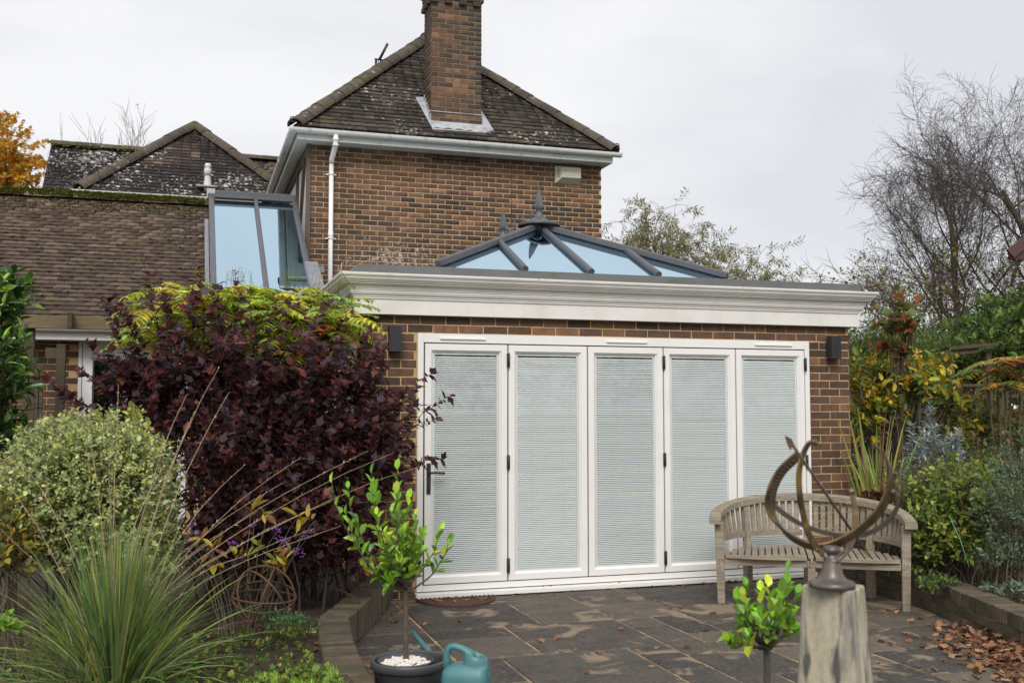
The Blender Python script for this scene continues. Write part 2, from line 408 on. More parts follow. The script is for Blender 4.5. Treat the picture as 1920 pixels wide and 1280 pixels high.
# ------------------------------------------------------------------ mesh helpers
def obj(name, me, mat=None, parent=None, mw=None):
    o = bpy.data.objects.new(name, me)
    COL.objects.link(o)
    if mat is not None and len(me.materials) == 0: me.materials.append(M[mat])
    if parent is not None: o.parent = parent
    if mw is not None: o.matrix_world = mw
    return o
def tag(o, label=None, cat=None, group=None, kind=None):
    if label: o['label'] = label
    if cat: o['category'] = cat
    if group: o['group'] = group
    if kind: o['kind'] = kind
    return o
def empty(name, loc=(0, 0, 0), rz=0, **k):
    o = bpy.data.objects.new(name, None)
    COL.objects.link(o)
    o.location = [float(q) for q in loc]; o.rotation_euler = (0, 0, rz)
    o.empty_display_size = .1
    o['loc0'] = 0
    del o['loc0']
    return tag(o, **k)
class MB:
    """collects shapes and links them as one mesh; coordinates are world ones, the parent's place is taken off in build()"""
    def __init__(s): s.v = []; s.f = []; s.sm = []; s.T = None
    def add(s, vs, fs, sm=False):
        b = len(s.v)
        for p in vs:
            p = Vector([float(q) for q in p])
            s.v.append(tuple(s.T @ p) if s.T is not None else tuple(p))
        for f in fs:
            s.f.append(tuple(b + i for i in f)); s.sm.append(sm)
        return s
    def box(s, x0, x1, y0, y1, z0, z1):
        return s.add([(x0, y0, z0), (x1, y0, z0), (x1, y1, z0), (x0, y1, z0), (x0, y0, z1), (x1, y0, z1), (x1, y1, z1), (x0, y1, z1)],
                     [(0, 3, 2, 1), (4, 5, 6, 7), (0, 1, 5, 4), (1, 2, 6, 5), (2, 3, 7, 6), (3, 0, 4, 7)])
    def hexa(s, p): return s.add(p, [(0, 3, 2, 1), (4, 5, 6, 7), (0, 1, 5, 4), (1, 2, 6, 5), (2, 3, 7, 6), (3, 0, 4, 7)])
    def bar(s, a, b, w, h, up=(0, 0, 1)):
        a, b = Vector([float(q) for q in a]), Vector([float(q) for q in b]); d = (b - a).normalized()
        side = d.cross(Vector(up))
        side = side.normalized() if side.length > 1e-6 else Vector((1, 0, 0))
        n = side.cross(d).normalized()
        q = []
        for e in (a, b):
            for i, j in ((-1, -1), (1, -1), (1, 1), (-1, 1)): q.append(e + side * i * w / 2 + n * j * h / 2)
        return s.hexa([q[0], q[1], q[2], q[3], q[4], q[5], q[6], q[7]])
    def tube(s, pts, r, n=8, caps=True, sm=True):
        pts = [Vector([float(q) for q in p]) for p in pts]
        rs = r if hasattr(r, '__len__') else [r] * len(pts)
        k = len(pts); vs = []
        t0 = (pts[1] - pts[0]).normalized()
        ref = Vector((0, 0, 1)) if abs(t0.z) < .9 else Vector((1, 0, 0))
        nrm = t0.cross(ref).normalized()
        for i in range(k):
            t = (pts[min(k - 1, i + 1)] - pts[max(0, i - 1)]).normalized()
            nrm = (nrm - t * nrm.dot(t))
            nrm = nrm.normalized() if nrm.length > 1e-6 else t.orthogonal().normalized()
            bn = t.cross(nrm)
            for j in range(n):
                a = 2 * math.pi * j / n
                vs.append(pts[i] + (nrm * math.cos(a) + bn * math.sin(a)) * rs[i])
        fs = [(i * n + j, i * n + (j + 1) % n, (i + 1) * n + (j + 1) % n, (i + 1) * n + j) for i in range(k - 1) for j in range(n)]
        if caps: fs += [tuple(range(n))[::-1], tuple((k - 1) * n + j for j in range(n))]
        return s.add(vs, fs, sm)
    def lathe(s, prof, c, n=32, sm=True, caps=False):
        vs = [(c[0] + r * math.cos(2 * math.pi * j / n), c[1] + r * math.sin(2 * math.pi * j / n), c[2] + z) for r, z in prof for j in range(n)]
        k = len(prof)
        fs = [(i * n + j, i * n + (j + 1) % n, (i + 1) * n + (j + 1) % n, (i + 1) * n + j) for i in range(k - 1) for j in range(n)]
        if caps: fs += [tuple(range(n))[::-1], tuple((k - 1) * n + j for j in range(n))]
        return s.add(vs, fs, sm)
    def sweep(s, path, prof, closed=False, sm=False):
        """path: list of (origin, xdir, ydir); prof: list of (a, b)"""
        n = len(prof); k = len(path); vs = []
        for o, xd, yd in path:
            for a, b in prof: vs.append(Vector([float(q) for q in o]) + Vector(xd) * a + Vector(yd) * b)
        fs = [(i * n + j, i * n + (j + 1) % n, (i + 1) * n + (j + 1) % n, (i + 1) * n + j) for i in range(k - 1) for j in range(n)]
        fs += [tuple(range(n))[::-1], tuple((k - 1) * n + j for j in range(n))]
        return s.add(vs, fs, sm)
    def mesh(s, name, off=None):
        me = bpy.data.meshes.new(name)
        vs = s.v if off is None else [tuple(off @ Vector(p)) for p in s.v]
        me.from_pydata(vs, [], s.f)
        me.polygons.foreach_set('use_smooth', s.sm)
        me.update()
        return me
    def build(s, name, mat, parent=None, world=True, bevel=0):
        off = None
        if parent is not None and world:
            bpy_m = wmat(parent)
            off = bpy_m.inverted()
        o = obj(name, s.mesh(name, off), mat, parent)
        if bevel:
            md = o.modifiers.new('bevel', 'BEVEL'); md.width = bevel; md.segments = 2; md.limit_method = 'ANGLE'; md.angle_limit = rad(40)
        return o
def wmat(o):
    m = Matrix.LocRotScale(o.location, o.rotation_euler, o.scale)
    return (wmat(o.parent) @ m) if o.parent else m

def npmesh(name, V, F, col=None, tn=None, smooth=False):
    """V (n,3) array, F (m,k) array of one face size"""
    me = bpy.data.meshes.new(name)
    V = np.ascontiguousarray(V, dtype=np.float32); F = np.ascontiguousarray(F, dtype=np.int32)
    me.vertices.add(len(V)); me.vertices.foreach_set('co', V.ravel())
    k = F.shape[1]
    me.loops.add(F.size); me.loops.foreach_set('vertex_index', F.ravel())
    me.polygons.add(len(F))
    me.polygons.foreach_set('loop_start', np.arange(0, F.size, k, dtype=np.int32))
    me.polygons.foreach_set('loop_total', np.full(len(F), k, dtype=np.int32))
    if smooth: me.polygons.foreach_set('use_smooth', np.ones(len(F), dtype=bool))
    me.update(calc_edges=True)
    if col is not None:
        a = me.color_attributes.new('col', 'FLOAT_COLOR', 'POINT')
        c4 = np.ones((len(V), 4), np.float32); c4[:, :3] = col
        a.data.foreach_set('color', c4.ravel())
    if tn is not None:
        a = me.attributes.new('tone', 'FLOAT', 'POINT')
        a.data.foreach_set('value', np.asarray(tn, np.float32))
    return me

# pieces: individual objects for the largest seen, the rest joined per parent
def place_pieces(items, name, mat, limit=300):
    """items: (parent, mesh, matrix, tone)"""
    items = sorted(items, key=lambda it: -seen(it[2].translation))
    inv = {}
    for par, me, mw, tn in items[:limit]:
        if len(me.materials) == 0: me.materials.append(M[mat])
        if par not in inv: inv[par] = wmat(par).inverted()
        o = bpy.data.objects.new(name, me)
        COL.objects.link(o)
        o.parent = par
        o.matrix_local = inv[par] @ mw
        o['tone'] = float(tn)
    rest = {}
    for it in items[limit:]: rest.setdefault(it[0], []).append(it)
    for par, its in rest.items():
        iv = wmat(par).inverted()
        Vs, Fs, Ts, b = [], [], [], 0
        cache = {}
        for _, me, mw, tn in its:
            if me.name not in cache:
                v = np.empty(len(me.vertices) * 3, np.float32); me.vertices.foreach_get('co', v)
                cache[me.name] = (v.reshape(-1, 3), np.array([list(p.vertices) for p in me.polygons]))
            v, f = cache[me.name]
            A = np.array(iv @ mw)
            Vs.append(v @ A[:3, :3].T + A[:3, 3]); Fs.append(f + b); Ts.append(np.full(len(v), tn)); b += len(v)
        o = obj(name + '_remainder', npmesh(name + '_remainder', np.vstack(Vs), np.vstack(Fs), tn=np.concatenate(Ts)), mat, par)
        o['kind'] = 'stuff'
def quadmesh(name, V, F):
    me = bpy.data.meshes.new(name); me.from_pydata([tuple(v) for v in V], [], F); me.update(); return me

# brick with a chamfered, slightly uneven face; unit size 1x1 in x/z, front at y=0 facing -y
def brick_variant(i):
    rr = random.Random(100 + i)
    j = lambda s: rr.uniform(-s, s)
    o = [(-.5, -.5), (.5, -.5), (.5, .5), (-.5, .5)]
    V = []
    for x, z in o: V.append((x + j(.006), .045, z + j(.03)))
    for x, z in o: V.append((x + j(.006), .004, z + j(.03)))
    for x, z in o: V.append((x * .965 + j(.008), 0.0 + j(.0012), z * .90 + j(.03)))
    F = [(8, 9, 10, 11)]
    for a in range(4):
        b = (a + 1) % 4
        F += [(4 + a, 4 + b, 8 + b, 8 + a), (a, b, 4 + b, 4 + a)]
    return quadmesh('brick', V, F)
BRICKS = [brick_variant(i) for i in range(6)]
def brick_item(parent, cx, y, cz, L_, H_, tn, rz=0.0, proud=0.0):
    mw = Matrix.Translation((cx, y, cz)) @ Matrix.Rotation(rz, 4, 'Z') @ Matrix.Rotation(R.gauss(0, .004), 4, 'Y') @ Matrix.Diagonal((L_, 1, H_, 1))
    return (parent, R.choice(BRICKS), mw, tn)
def brick_run(items, parent, a0, a1, z0, z1, fixed, axis, pitch=.075, start=.0, tonef=None, L_=.214, joint=.011, hole=None, header=False):
    """stretcher bond. axis 'x': wall along x, facing -y at y=fixed.  axis 'y-': wall along y facing -x at x=fixed; 'y+': facing +x"""
    n = int(round((z1 - z0) / pitch))
    unit = L_ + joint
    for k in range(n):
        zc = z0 + (k + .5) * pitch
        off = (start + (k % 2) * .5) % 1.0
        a = a0 - off * unit
        while a < a1 - .02:
            s, e = max(a, a0), min(a + unit, a1)
            a += unit
            if e - s < .045: continue
            lx = e - s - joint
            cxx = (s + e) / 2
            if hole and hole(cxx, zc): continue
            tn = tonef(cxx, zc) if tonef else R.random()
            d = R.uniform(-.0015, .0015)
            if axis == 'x': items.append(brick_item(parent, cxx, fixed + d, zc, lx, pitch - joint, tn))
            elif axis == 'y-': items.append(brick_item(parent, fixed + d, cxx, zc, lx, pitch - joint, tn, -math.pi / 2))
            else: items.append(brick_item(parent, fixed + d, cxx, zc, lx, pitch - joint, tn, math.pi / 2))

# ------------------------------------------------------------------ roofs
def tile_variant(i, g):
    rr = random.Random(i * 7 + 3)
    j = lambda s: rr.uniform(-s, s)
    V = []
    for y, zt, th in ((0, .026, .016), (g + .035, .006, .004)):
        for x, cz in ((-.5, -.002), (0, .002), (.5, -.002)):
            V.append((x, y + (j(.004) if y == 0 else 0), zt + cz + j(.0015)))
        for x, cz in ((-.5, -.002), (0, .002), (.5, -.002)):
            V.append((x, y, zt + cz - th))
    F = [(0, 1, 7, 6), (1, 2, 8, 7), (3, 4, 1, 0), (4, 5, 2, 1), (3, 0, 6, 9), (2, 5, 11, 8)]
    return quadmesh('tile', V, F)
def tile_slope(items, parent, O, ex, es, length, gauge, width, xr, tonef, skip=None):
    O, ex, es = Vector(O), Vector(ex).normalized(), Vector(es).normalized()
    n = ex.cross(es)
    Rm = Matrix((ex, es, n)).transposed().to_4x4()
    var = [tile_variant(i, gauge) for i in range(5)]
    rows = int(length / gauge) + 1
    for k in range(rows):
        s = k * gauge
        if s > length - .02: break
        xl, xrr = xr(min(length, s + gauge * .5))
        a = xl - ((k % 2) * .5) * width - 0.0
        while a < xrr - .02:
            b0, b1 = max(a, xl), min(a + width, xrr)
            a += width
            if b1 - b0 < .03: continue
            c = (b0 + b1) / 2
            p = O + ex * c + es * s
            if skip and skip(p): continue
            mw = Matrix.Translation(p + n * R.uniform(0, .004)) @ Rm @ Matrix.Rotation(R.gauss(0, .006), 4, 'Z') @ Matrix.Rotation(R.gauss(0, .004), 4, 'X') @ Matrix.Diagonal(((b1 - b0) - .003, 1, 1, 1))
            items.append((parent, R.choice(var), mw, tonef(p)))
def ridge_run(parent, a, b, r, seg, mat, name='hip_tile', squash=.8, tr=None):
    a, b = Vector(a), Vector(b)
    Lg = (b - a).length; k = max(1, int(round(Lg / seg))); d = (b - a).normalized()
    side = d.cross(Vector((0, 0, 1))).normalized(); up = side.cross(d)
    for i in range(k):
        p0 = a + d * (Lg * i / k); p1 = a + d * (Lg * (i + 1) / k + .012)
        mb = MB(); n = 9
        jz = R.uniform(-.006, .006)
        prof = [(math.cos(math.pi * t / (n - 1)) * r, math.sin(math.pi * t / (n - 1)) * r * squash + jz) for t in range(n)]
        prof += [(x * .86, (z - jz) * .86 + jz) for x, z in prof[::-1]]
        s1 = 1.04
        mb.sweep([(p0, side * s1, up * s1), (p1, side * .97, up * .97)], prof)
        o = mb.build(name, mat, parent); o['tone'] = R.random()
def gutter(mb, a, b, r, out, drop=0):
    """half round gutter, out = horizontal unit vector pointing away from the wall"""
    a, b, out = Vector(a), Vector(b), Vector(out)
    n = 9
    prof = [(-math.cos(math.pi * t / (n - 1)) * r, -math.sin(math.pi * t / (n - 1)) * r) for t in range(n)]
    prof = [(-r, .006)] + prof + [(r, .006)] + [(x * .93, z * .93) for x, z in prof[::-1]]
    mb.sweep([(a, out, Vector((0, 0, 1))), (b, out, Vector((0, 0, 1)))], prof)
    return mb

# ================================================================== main brick house
HX0, HX1, HY, HEZ = 1.57, 6.11, 14.8, 5.38
house = tag(empty('brick_house', (HX0, HY, 0)), 'tall brown brick house with hipped mossy roof and big chimney behind the extension', 'house')
h_wall = MB().box(HX0 + .012, HX1 - .012, HY + .0055, HY + .3, 0, HEZ).build('wall', 'mortar_house', house)
MB().box(HX1 - .29, HX1 - .012, HY + .31, 24, 0, HEZ).build('side_wall', 'brick_house', house)
HB = []
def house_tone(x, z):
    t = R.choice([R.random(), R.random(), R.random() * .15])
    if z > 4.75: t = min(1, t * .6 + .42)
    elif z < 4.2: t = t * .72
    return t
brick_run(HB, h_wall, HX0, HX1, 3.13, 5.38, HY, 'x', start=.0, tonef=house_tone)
# chimney
CHX0, CHX1, CHY0, CHY1 = 3.372, 4.158, 14.80, 15.30
chim = MB().box(CHX0 + .0055, CHX1 - .012, CHY0 + .0055, CHY1, 5.3, 8.35).build('chimney', 'mortar_grey', house)
CB = []
brick_run(CB, chim, CHX0 + .01, CHX1 - .01, 5.72, 6.02, CHY0 + .001, 'x', start=.5)
brick_run(CB, chim, CHX0, CHX1, 6.035, 7.76, CHY0, 'x')
brick_run(CB, chim, CHY0, CHY1, 6.035, 7.76, CHX0, 'y-', start=.5)
brick_run(CB, chim, CHX0 - .03, CHX1 + .03, 7.76, 7.91, CHY0 - .03, 'x', start=.5)
brick_run(CB, chim, CHY0 - .03, CHY1 + .03, 7.76, 7.91, CHX0 - .03, 'y-')
brick_run(CB, chim, CHX0 - .055, CHX1 + .055, 7.91, 8.21, CHY0 - .055, 'x')
brick_run(CB, chim, CHY0 - .055, CHY1 + .055, 7.91, 8.21, CHX0 - .055, 'y-', start=.5)
MB().box(CHX0 - .018, CHX1 + .018, CHY0 - .018, CHY1 + .02, 7.765, 7.905).box(CHX0 - .043, CHX1 + .043, CHY0 - .043, CHY1 + .05, 7.915, 8.2).build('corbel_core', 'mortar_grey', chim)
for k in range(4):
    xx = CHX0 - .02 + k * .22
    MB().box(xx, xx + .11, CHY0 - .05, CHY0 + .01, 7.69, 7.758).build('dentil', 'brick_chimney', chim)
for k in range(3):
    yy = CHY0 + .05 + k * .18
    MB().box(CHX0 - .05, CHX0 + .01, yy, yy + .1, 7.69, 7.758).build('dentil', 'brick_chimney', chim)
MB().box(CHX0 - .014, CHX1 + .014, CHY0 - .014, CHY0 + .1, 6.021, 6.033).box(CHX0 - .014, CHX0 + .1, CHY0 + .101, CHY1, 6.021, 6.033).build('damp_course', 'lead', chim)
for k in range(2):
    MB().lathe([(.13, 0), (.12, .02), (.1, .25), (.115, .27), (.1, .29), (.085, .29), (.085, 0)], (CHX0 + .2 + .38 * k, CHY0 + .25, 8.3), 16).build('chimney_pot', 'ridge_clay', chim)
place_pieces(HB, 'brick', 'brick_house', 190)
place_pieces(CB, 'brick', 'brick_chimney', 110)

# main roof: eaves rectangle EX0..EX1 x EY0..back, all slopes 43.6 degrees
EX0, EX1, EY0, EZ = 1.355, 6.205, 14.5, 5.555
HW = (EX1 - EX0) / 2; RISE = .957
roof = MB()
aA = (EX0 + HW, EY0 + HW, EZ + HW * RISE); aB = (EX0 + HW, 24, EZ + HW * RISE)
roof.add([(EX0, EY0, EZ), (EX1, EY0, EZ), aA, (EX0, 24, EZ), (EX1, 24, EZ), aB], [(0, 1, 2), (0, 2, 5, 3), (1, 4, 5, 2), (0, 3, 4, 1)])
h_roof = roof.build('roof', 'tile_main', house)
HT = []
es = Vector((0, 1, RISE)).normalized(); sl = HW * math.hypot(1, RISE)
def in_chim(p):
    return CHX0 - .09 < p[0] < CHX1 + .09 and CHY0 - .1 < p[1] < CHY1 + .05
tile_slope(HT, h_roof, (EX0, EY0, EZ), (1, 0, 0), es, sl, .114, .165, lambda s: (s / sl * HW - .02, 2 * HW - s / sl * HW + .02), lambda p: R.random(), in_chim)
es2 = Vector((1, 0, RISE)).normalized()
tile_slope(HT, h_roof, (EX0, 21.0, EZ), (0, -1, 0), es2, sl, .114, .165, lambda s: (0, 6.5 - s / sl * HW + .02), lambda p: R.random())
place_pieces(HT, 'tile', 'tile_main', 300)
ridge_run(h_roof, (EX0 + .0, EY0 + .0, EZ + .005), (aA[0], aA[1], aA[2] + .015), .135, .30, 'ridge_clay', 'hip_tile')
ridge_run(h_roof, (EX1 - .0, EY0 + .0, EZ - .01), (aA[0], aA[1], aA[2] + .0), .14, .30, 'ridge_clay', 'hip_tile')
ridge_run(h_roof, (aA[0], aA[1], aA[2] + .05), (aB[0], aB[1], aB[2] + .05), .125, .30, 'ridge_clay', 'ridge_tile')
for x, s in ((EX0 - .02, -1), (EX1 + .01, 1)):      # hip irons
    mb = MB(); cc = Vector((x + s * .02, EY0 - .03, EZ + .085))
    mb.tube([cc + Vector((s * .035 * math.cos(t), 0, .035 * math.sin(t))) for t in [(-2.6 + .5 * q) for q in range(12)]], .008, 6)
    mb.bar(cc + Vector((-s * .035, 0, -.02)), cc + Vector((-s * .14, .05, -.07)), .012, .006)
    mb.build('hip_iron', 'aerial_metal', h_roof)
# lead flashings round the chimney
def rz(y): return EZ + (y - EY0) * RISE
mb = MB()
mb.box(CHX0 - .02, CHX1 + .02, CHY0 - .022, CHY0 - .006, rz(CHY0) - .01, 5.86)
mb.hexa([(CHX0 - .02, EY0 + .13, rz(EY0 + .13) + .024), (CHX1 + .12, EY0 + .15, rz(EY0 + .15) + .024), (CHX1 + .06, CHY0 - .008, rz(CHY0) + .03), (CHX0 - .02, CHY0 - .008, rz(CHY0) + .03),
         (CHX0 - .02, EY0 + .13, rz(EY0 + .13) + .034), (CHX1 + .12, EY0 + .15, rz(EY0 + .15) + .034), (CHX1 + .06, CHY0 - .008, rz(CHY0) + .04), (CHX0 - .02, CHY0 - .008, rz(CHY0) + .04)])
mb.build('lead_apron', 'lead', chim)
for sx, x in ((-1, CHX0), (1, CHX1)):
    mb = MB()
    y0, y1 = CHY0 - .1, CHY1 + .02
    w0, w1 = (.03, .13) if sx < 0 else (.16, .06)
    mb.add([(x + sx * .012, y0, rz(y0) + .03), (x + sx * w0, y0, rz(y0) + .03), (x + sx * w1, y1, rz(y1) + .03), (x + sx * .012, y1, rz(y1) + .03),
            (x + sx * .012, y0, rz(y0) + .05), (x + sx * w0, y0, rz(y0) + .04), (x + sx * w1, y1, rz(y1) + .04), (x + sx * .012, y1, rz(y1) + .05)],
           [(0, 3, 2, 1), (4, 5, 6, 7), (0, 1, 5, 4), (1, 2, 6, 5), (2, 3, 7, 6), (3, 0, 4, 7)])
    for k in range(6):      # stepped pieces
        a0 = CHY0 - .01 + k * .083
        mb.box(*sorted((x + sx * .004, x + sx * .012)), a0, a0 + .08, rz(a0) - .02, rz(a0) + .16)
    mb.build('lead_soaker', 'lead', chim)

# fascia, soffit, gutters
mb = MB()
mb.box(EX0 + .03, EX1 - .03, 14.50, 14.52, 5.372, 5.535)
mb.box(EX0 + .03, EX0 + .05, 14.522, 24, 5.372, 5.535)
mb.box(EX1 - .05, EX1 - .03, 14.522, 24, 5.372, 5.535)
mb.build('fascia', 'white_upvc_dirty', house)
MB().box(EX0 + .052, EX1 - .052, 14.523, 14.81, 5.385, 5.393).box(EX0 + .052, HX0, 14.812, 24, 5.385, 5.393).box(HX1, EX1 - .052, 14.812, 24, 5.385, 5.393).build('soffit', 'white_upvc_dirty', house)
g = gutter(MB(), (EX0 - .085, 14.44, 5.505), (EX1 + .085, 14.44, 5.505), .058, (0, -1, 0))
for x in (EX0 + .45, 2.2, 2.9, 3.9, 4.9, 5.7):
    gutter(g, (x, 14.44, 5.503), (x + .02, 14.44, 5.503), .064, (0, -1, 0))
g.build('gutter', 'white_upvc_dirty', house)
g = gutter(MB(), (EX0 - .028, 14.44, 5.505), (EX0 - .028, 24, 5.505), .058, (-1, 0, 0))
for y in (14.8, 15.2, 15.75, 16.3, 16.36, 17.2, 18.1):
    gutter(g, (EX0 - .028, y, 5.503), (EX0 - .028, y + .03, 5.503), .066, (-1, 0, 0))
g.build('gutter', 'white_upvc_dirty', house)
mb = MB()
dx = 1.895
mb.tube([(dx + .02, 14.44, 5.47), (dx + .02, 14.45, 5.36), (dx + .02, 14.47, 5.31), (dx, 14.7, 5.17), (dx, 14.73, 5.12)], .038, 14)
mb.tube([(dx, 14.735, 5.16), (dx, 14.735, 2.4)], .034, 14)
for z in (5.40, 5.32): mb.tube([(dx + .02, 14.445, z), (dx + .02, 14.447, z - .02)], .046, 14)
for z in (4.97, 4.04, 3.1):
    mb.tube([(dx, 14.735, z), (dx, 14.735, z - .025)], .041, 14)
    mb.box(dx - .075, dx + .075, 14.77, 14.798, z - .02, z - .002)
mb.tube([(dx, 14.735, 4.12), (dx, 14.735, 4.02)], .0385, 14)
mb.build('downpipe', 'white_upvc', house)
# thin crack/cable down the wall
MB().tube([(4.62, 14.792, 5.3), (4.63, 14.792, 4.7), (4.61, 14.792, 4.2), (4.62, 14.792, 3.6)], .004, 5).build('cable', 'black_gasket', house)
# timber framed left flank
MB().box(HX0 + .02, HX0 + .3, HY + .31, 24, 0, 5.38).build('render_panel', 'render_white', house)
for a, b, w in (((HX0 + .005, HY - .004, 0), (HX0 + .005, HY - .004, 5.38), .07), ((HX0 + .008, 16.3, 2.5), (HX0 + .008, 16.3, 5.3), .10), ((HX0 + .008, 18.2, 2.5), (HX0 + .008, 18.2, 5.3), .12),
                ((HX0 + .006, 16.4, 3.4), (HX0 + .006, 15.25, 5.3), .10), ((HX0 + .007, 17.9, 5.2), (HX0 + .007, 16.4, 3.4), .12)):
    MB().bar(a, b, w, .06, (1, 0, 0)).build('timber', 'timber_brown', house)
MB().box(HX0 - .02, HX0 + .02, HY + .05, 24, 5.26, 5.379).build('timber', 'timber_brown', house)

# TV aerial
ae = tag(empty('tv_aerial', onY(706, 140, 17.0)), 'thin grey television aerial sticking up behind the left hip of the tall roof', 'aerial')
q = lambda x, y, d=0: onY(x, y, 17.0 + d)
MB().tube([q(705, 112), q(705, 160)], .022, 6).build('mast', 'aerial_metal', ae)
mb = MB().tube([q(703, 111), q(737, 116, .3)], .015, 5)
for x in (714, 720, 726, 731, 735): mb.tube([q(x, 113 + (x - 714) * .12 - 3, .1 + (x - 714) * .01), q(x, 119 + (x - 714) * .12, .1 + (x - 714) * .01)], .005, 4)
mb.build('boom', 'aerial_metal', ae)
mb = MB().tube([q(711, 113), q(727, 82, -.1)], .024, 5).tube([q(708, 112), q(716, 133, -.1)], .008, 5).tube([q(712, 113), q(723, 130, -.1)], .008, 5)
for t in (.25, .5, .75): mb.tube([q(708 + 8 * t, 112 + 21 * t, -.1 * t), q(712 + 11 * t, 113 + 17 * t, -.1 * t)], .005, 4)
mb.build('reflector', 'aerial_metal', ae)

# alarm box
al = tag(empty('alarm_box', (5.53, 14.79, 5.2)), 'cream burglar alarm box with faded green lettering high on the brick house wall', 'alarm box')
ax0, ax1, az0, az1, ay, af = 5.33, 5.74, 5.06, 5.335, 14.79, 14.70
mb = MB()
bk = [(ax0, ay, az0), (ax1, ay, az0), (ax1, ay, az1), (ax0, ay, az1)]
fr = [(ax0 + .09, af, az0 + .085), (ax1 - .015, af, az0 + .085), (ax1 - .015, af, az1 - .03), (ax0 + .09, af, az1 - .03)]
mb.add(bk + fr, [(4, 5, 6, 7), (0, 4, 7, 3), (3, 7, 6, 2), (1, 2, 6, 5), (0, 3, 2, 1)])
mb.build('cover', 'cream_plastic', al)
MB().add([bk[0], bk[1], fr[1], fr[0]], [(0, 1, 2, 3)]).build('base', 'alarm_under_shade', al)  # sloping underside of the cover, its shade painted as a darker cream
mb = MB()
for k in range(5):
    z = az0 + .10 + k * .027
    mb.bar((ax0 + .03, ay - .032, z), (ax0 + .065, ay - .066, z), .004, .007)
mb.build('vent_slot', 'black_gasket', al)
def text(body, size, loc, mat, parent, name='lettering', rot=(math.pi / 2, 0, 0), ext=.001, sx=1):
    cu = bpy.data.curves.new(name, 'FONT'); cu.body = body; cu.size = size; cu.extrude = ext; cu.resolution_u = 2
    tmp = bpy.data.objects.new(name, cu); COL.objects.link(tmp)
    dg = bpy.context.evaluated_depsgraph_get(); dg.update()
    me = bpy.data.meshes.new_from_object(tmp.evaluated_get(dg))
    bpy.data.objects.remove(tmp)
    o = bpy.data.objects.new(name, me); COL.objects.link(o)
    me.materials.clear(); me.materials.append(M[mat])
    o.parent = parent
    o.matrix_local = wmat(parent).inverted() @ (Matrix.Translation(loc) @ Matrix.Rotation(rot[2], 4, 'Z') @ Matrix.Rotation(rot[0], 4, 'X') @ Matrix.Diagonal((sx, 1, 1, 1)))
    return o
for xs_, zs_, n_, h_, w_ in ((ax0 + .165, az1 - .085, 13, .016, .0095), (ax0 + .15, az0 + .112, 14, .010, .0085)):   # the faded print is too small to read in the photo
    mb = MB()
    for k in range(n_):
        x_ = xs_ + k * (w_ + .0035)
        mb.box(x_, x_ + w_ * R.uniform(.6, 1), af - .0012, af - .0002, zs_, zs_ + h_ * R.uniform(.6, 1))
    mb.build('lettering', 'green_print', al)['kind'] = 'stuff'
MB().lathe([(0.0, 0), (.014, .004), (.0, .016)], (0, 0, 0), 8)
mb = MB(); cc = Vector((ax0 + .135, af - .002, az1 - .08))
mb.add([cc + Vector((.024 * math.cos(t), 0, .018 * math.sin(t))) for t in [i * math.pi / 3 for i in range(6)]], [tuple(range(6))])
mb.build('logo', 'green_print', al)

# ================================================================== rear tiled wing (hip end and long range)
wing = tag(empty('rear_wing', (0, 19.4, 0)), 'rear wing with white lichen spotted hipped tile roofs behind the mossy ridge', 'house wing')
RX0, RX1, RY, REZ = -1.90, 1.90, 19.2, onY(250, 360.5, 19.13)[2]
rw = (RX1 - RX0) / 2; RR = .925
ap = (0, RY + rw, REZ + rw * RR)
w_roof = MB().add([(RX0, RY, REZ), (RX1, RY, REZ), ap, (RX0, 24, REZ), (RX1, 24, REZ), (0, 24, ap[2])], [(0, 1, 2), (0, 2, 5, 3), (1, 4, 5, 2), (0, 3, 4, 1)]).build('hip_roof', 'tile_rear', wing)
WT = []
sl2 = rw * math.hypot(1, RR)
fl = Vector((0, 1, RR)).normalized()
tn_rear = lambda p: (R.random() * .5 + .5) if (-.95 < p[0] < .1 and 19.9 < p[1] < 20.6) else R.random() * .62
tile_slope(WT, w_roof, (RX0, RY, REZ), (1, 0, 0), fl, sl2, .114, .165, lambda s: (s / sl2 * rw - .02, 2 * rw - s / sl2 * rw + .02), tn_rear)
gx0, gy0, gz0, gyr, gzr = -2.69, 20.55, 5.32, 22.0, 6.78
w_rng = MB().add([(gx0, gy0, gz0), (5, gy0, gz0), (5, gyr, gzr), (gx0, gyr, gzr), (gx0, 2 * gyr - gy0, gz0), (5, 2 * gyr - gy0, gz0)], [(0, 1, 2, 3), (3, 2, 5, 4), (0, 3, 4)]).build('range_roof', 'tile_rear', wing)
fr_ = Vector((0, gyr - gy0, gzr - gz0)); sl3 = fr_.length
tile_slope(WT, w_rng, (gx0, gy0, gz0), (1, 0, 0), fr_, sl3, .114, .165, lambda s: (-.02, 5.0), lambda p: R.random() * .55 + (.45 if p[0] > 1 else 0),
           skip=lambda p: -1.2 < p[0] < 1.2 and p[2] < REZ + (rw - abs(p[0])) * RR - .2)
place_pieces(WT, 'tile', 'tile_rear', 300)
ridge_run(w_roof, (RX0, RY, REZ + .01), (ap[0], ap[1], ap[2] + .02), .14, .4, 'ridge_clay')
ridge_run(w_roof, (RX1, RY, REZ + .01), (ap[0], ap[1], ap[2] + .02), .14, .4, 'ridge_clay')
ridge_run(w_rng, (gx0 - .02, gyr, gzr + .03), (3.2, gyr, gzr + .03), .125, .45, 'ridge_clay', 'ridge_tile')
mb = MB()
for k in range(90):
    t = R.random() ** 1.6
    x = gx0 + t * 2.0; mb.add([(x + R.uniform(-.06, .06), gyr - .09 + R.uniform(-.04, .04) + a, gzr + .03 + R.uniform(0, .04) + b) for a, b in ((0, -.05), (.02, .03), (0, .05))] + [(x + .09, gyr - .1, gzr + .04)], [(0, 1, 3), (1, 2, 3)])
